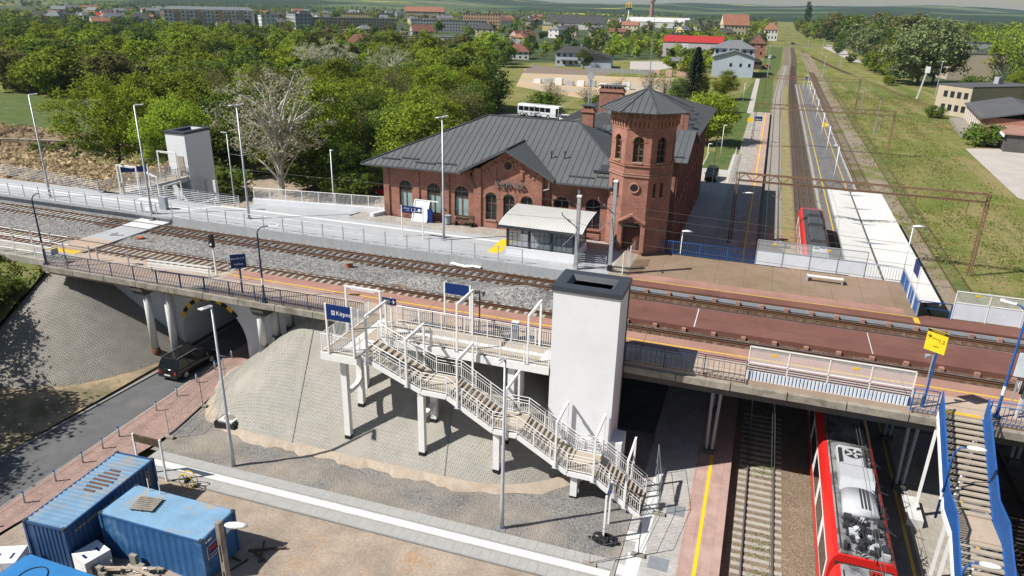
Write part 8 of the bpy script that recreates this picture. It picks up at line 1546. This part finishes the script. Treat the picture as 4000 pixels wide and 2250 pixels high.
for nm, cl_, sd in (('leaf_tuft', (.135, .185, .035), 1), ('leaf_straw', (.34, .285, .13), 2)):
    leafmat(nm, cl_, .3); gq = np.random.default_rng(sd); cs_ = np.stack([gq.uniform(18.6, 48, 3200), gq.uniform(62, 300, 3200), np.full(3200, -.3)], 1); k_ = np.sin(cs_[:, 0] * .9 + np.sin(cs_[:, 1] * .07) * 2) + np.sin(cs_[:, 1] * .11 + sd * 2) > -.2; cs_ = cs_[k_ & ((cs_[:, 0] < 37) | (cs_[:, 1] > 200))]; o = bpy.data.objects.new('grass_tufts', quad_mesh('grass_tufts', leaves(gq, cs_, np.full(len(cs_), 2.0), 14, .12, .35, .08), nm)); COL.objects.link(o); o['kind'] = 'stuff'
pw = thing('heating_pipe', 'grey pipe on low supports crossing the brown meadow', 'pipe', (-118, 95, 0)); MB().tube([(-150, 92, 1.0), (-108, 103, 1.1)], .2, 8).build('pipe', 'old_concrete', pw)
for t in (.1, .35, .6, .85): x, y = lerp(-150, -108, t), lerp(92, 103, t); MB().box(x - .15, x + .15, y - .15, y + .15, -.3, 1).build('support', 'old_concrete', pw)
# silver bales of building material on the lot, brick pallets, site wall
for k in range(9): x = -82 + 4.2 * k; y = 262 - .6 * k; o = tag(MB().box(x, x + 2.6, y, y + 2.2, -.33, 1.1 + .4 * (k % 3)).build('wrapped_bale', 'paint_silver' if k % 2 else 'plastic_white'), 'foil wrapped bale of building material on the sandy lot', 'bale', 'bales on the lot')
for x, y, h in ((-42, 318, 2.0), (-38, 322, 3.4), (-35, 318, 1.6), (-48, 325, 1.6)): tag(MB().box(x, x + 2.6, y, y + 2.2, -.33, h).build('brick_pallet', 'plaster_pink'), 'wrapped pallet of pink bricks at the edge of the sandy lot', 'pallet', 'brick pallets on the lot')
sw = thing('concrete_fence', 'grey concrete panel fence behind the sandy lot', 'fence', (-68, 318, -.35)); pm = MB().box(-1.0, 1.0, -.06, .06, 0, 1.9).mesh('fence_panel', 'plaster_grey')
for k in range(14): piece('fence_panel', pm, sw, (-76 + 2.1 * k, 321 + .25 * k, -.35), .12)
# white fence along the yard and platform 1 furniture
yf_ = railing('yard_fence', 'white slatted fence between the station yard and platform path', [(-4.4, 120, .29), (-4.5, 146, .29)], 'white_paint', 1.3, 3.0, .3, .04, .02, .15)
o = board('station_sign', 'navy station board on the platform beside the far gantry', (-2.4, 165), (-.6, 165), 4.3, 5.2, .3); text('lettering', 'Kępno', .5, (-2.25, 164.93, 4.5), (1, 0, 0), (0, 0, 1), 'lettering_white', o); o = board('station_sign', 'small navy station board at the far end of the island platform', (11.0, 285), (13.0, 285), 3.6, 4.6, .3); text('lettering', 'Kępno', .5, (11.2, 284.93, 3.9), (1, 0, 0), (0, 0, 1), 'lettering_white', o)
for x, y, lab in ((-3.3, 178, 'small yellow notice on the platform edge fence'), (12.6, 178, 'small yellow notice on the island platform')): o = thing('yellow_notice', lab, 'sign', (x, y, .3)); MB().box(x - .6, x + .6, y - .03, y + .03, 2.2, 3.2).build('panel', 'yellow_paint', o); MB().bar((x, y, .3), (x, y, 2.2), .08).build('post', 'galv_dark', o)
o = thing('white_post', 'leaning white concrete post at the edge of the rough ground', 'post', (46.6, 279.5, -.35)); MB().bar((46.6, 279.5, -.35), (48.0, 279.5, 9.2), .4).build('shaft', 'pale_concrete', o); MB().box(47.4, 48.8, 279.2, 279.8, 8.2, 10.2).build('lamp_box', 'plastic_white', o)
for x, y, h in ((55, 296, 11), (110, 420, 14), (-1.8, 330, 9), (-3, 420, 9), (20, 340, 9), (28, 520, 9), (22, 600, 9), (33, 430, 8)): o = thing('lamp_mast', 'thin grey mast rising beside the sidings', 'mast', (x, y, -.35), 'thin masts beside the sidings'); MB().tube([(x, y, -.35), (x, y, h)], [.17, .1], 7).build('pole', 'galvanised', o); MB().box(x - .3, x + .3, y - .15, y + .15, h, h + .25).build('lamp_head', 'plastic_white', o)
# ------------------------------------------------------------ air
m = bpy.data.materials.new('haze'); m.use_nodes = True; n = m.node_tree; n.nodes.clear(); ho = n.nodes.new('ShaderNodeOutputMaterial'); pv = N(n, 'ShaderNodeVolumePrincipled', Density=HAZE); pv.inputs['Color'].default_value = (.62, .80, 1, 1); pv.inputs['Anisotropy'].default_value = .1; n.links.new(pv.outputs[0], ho.inputs['Volume']); MATS['haze'] = m
if HAZE > 0: struct(MB().box(-9500, 9500, -900, 9500, -4, 110).build('haze', 'haze'), 'stuff')
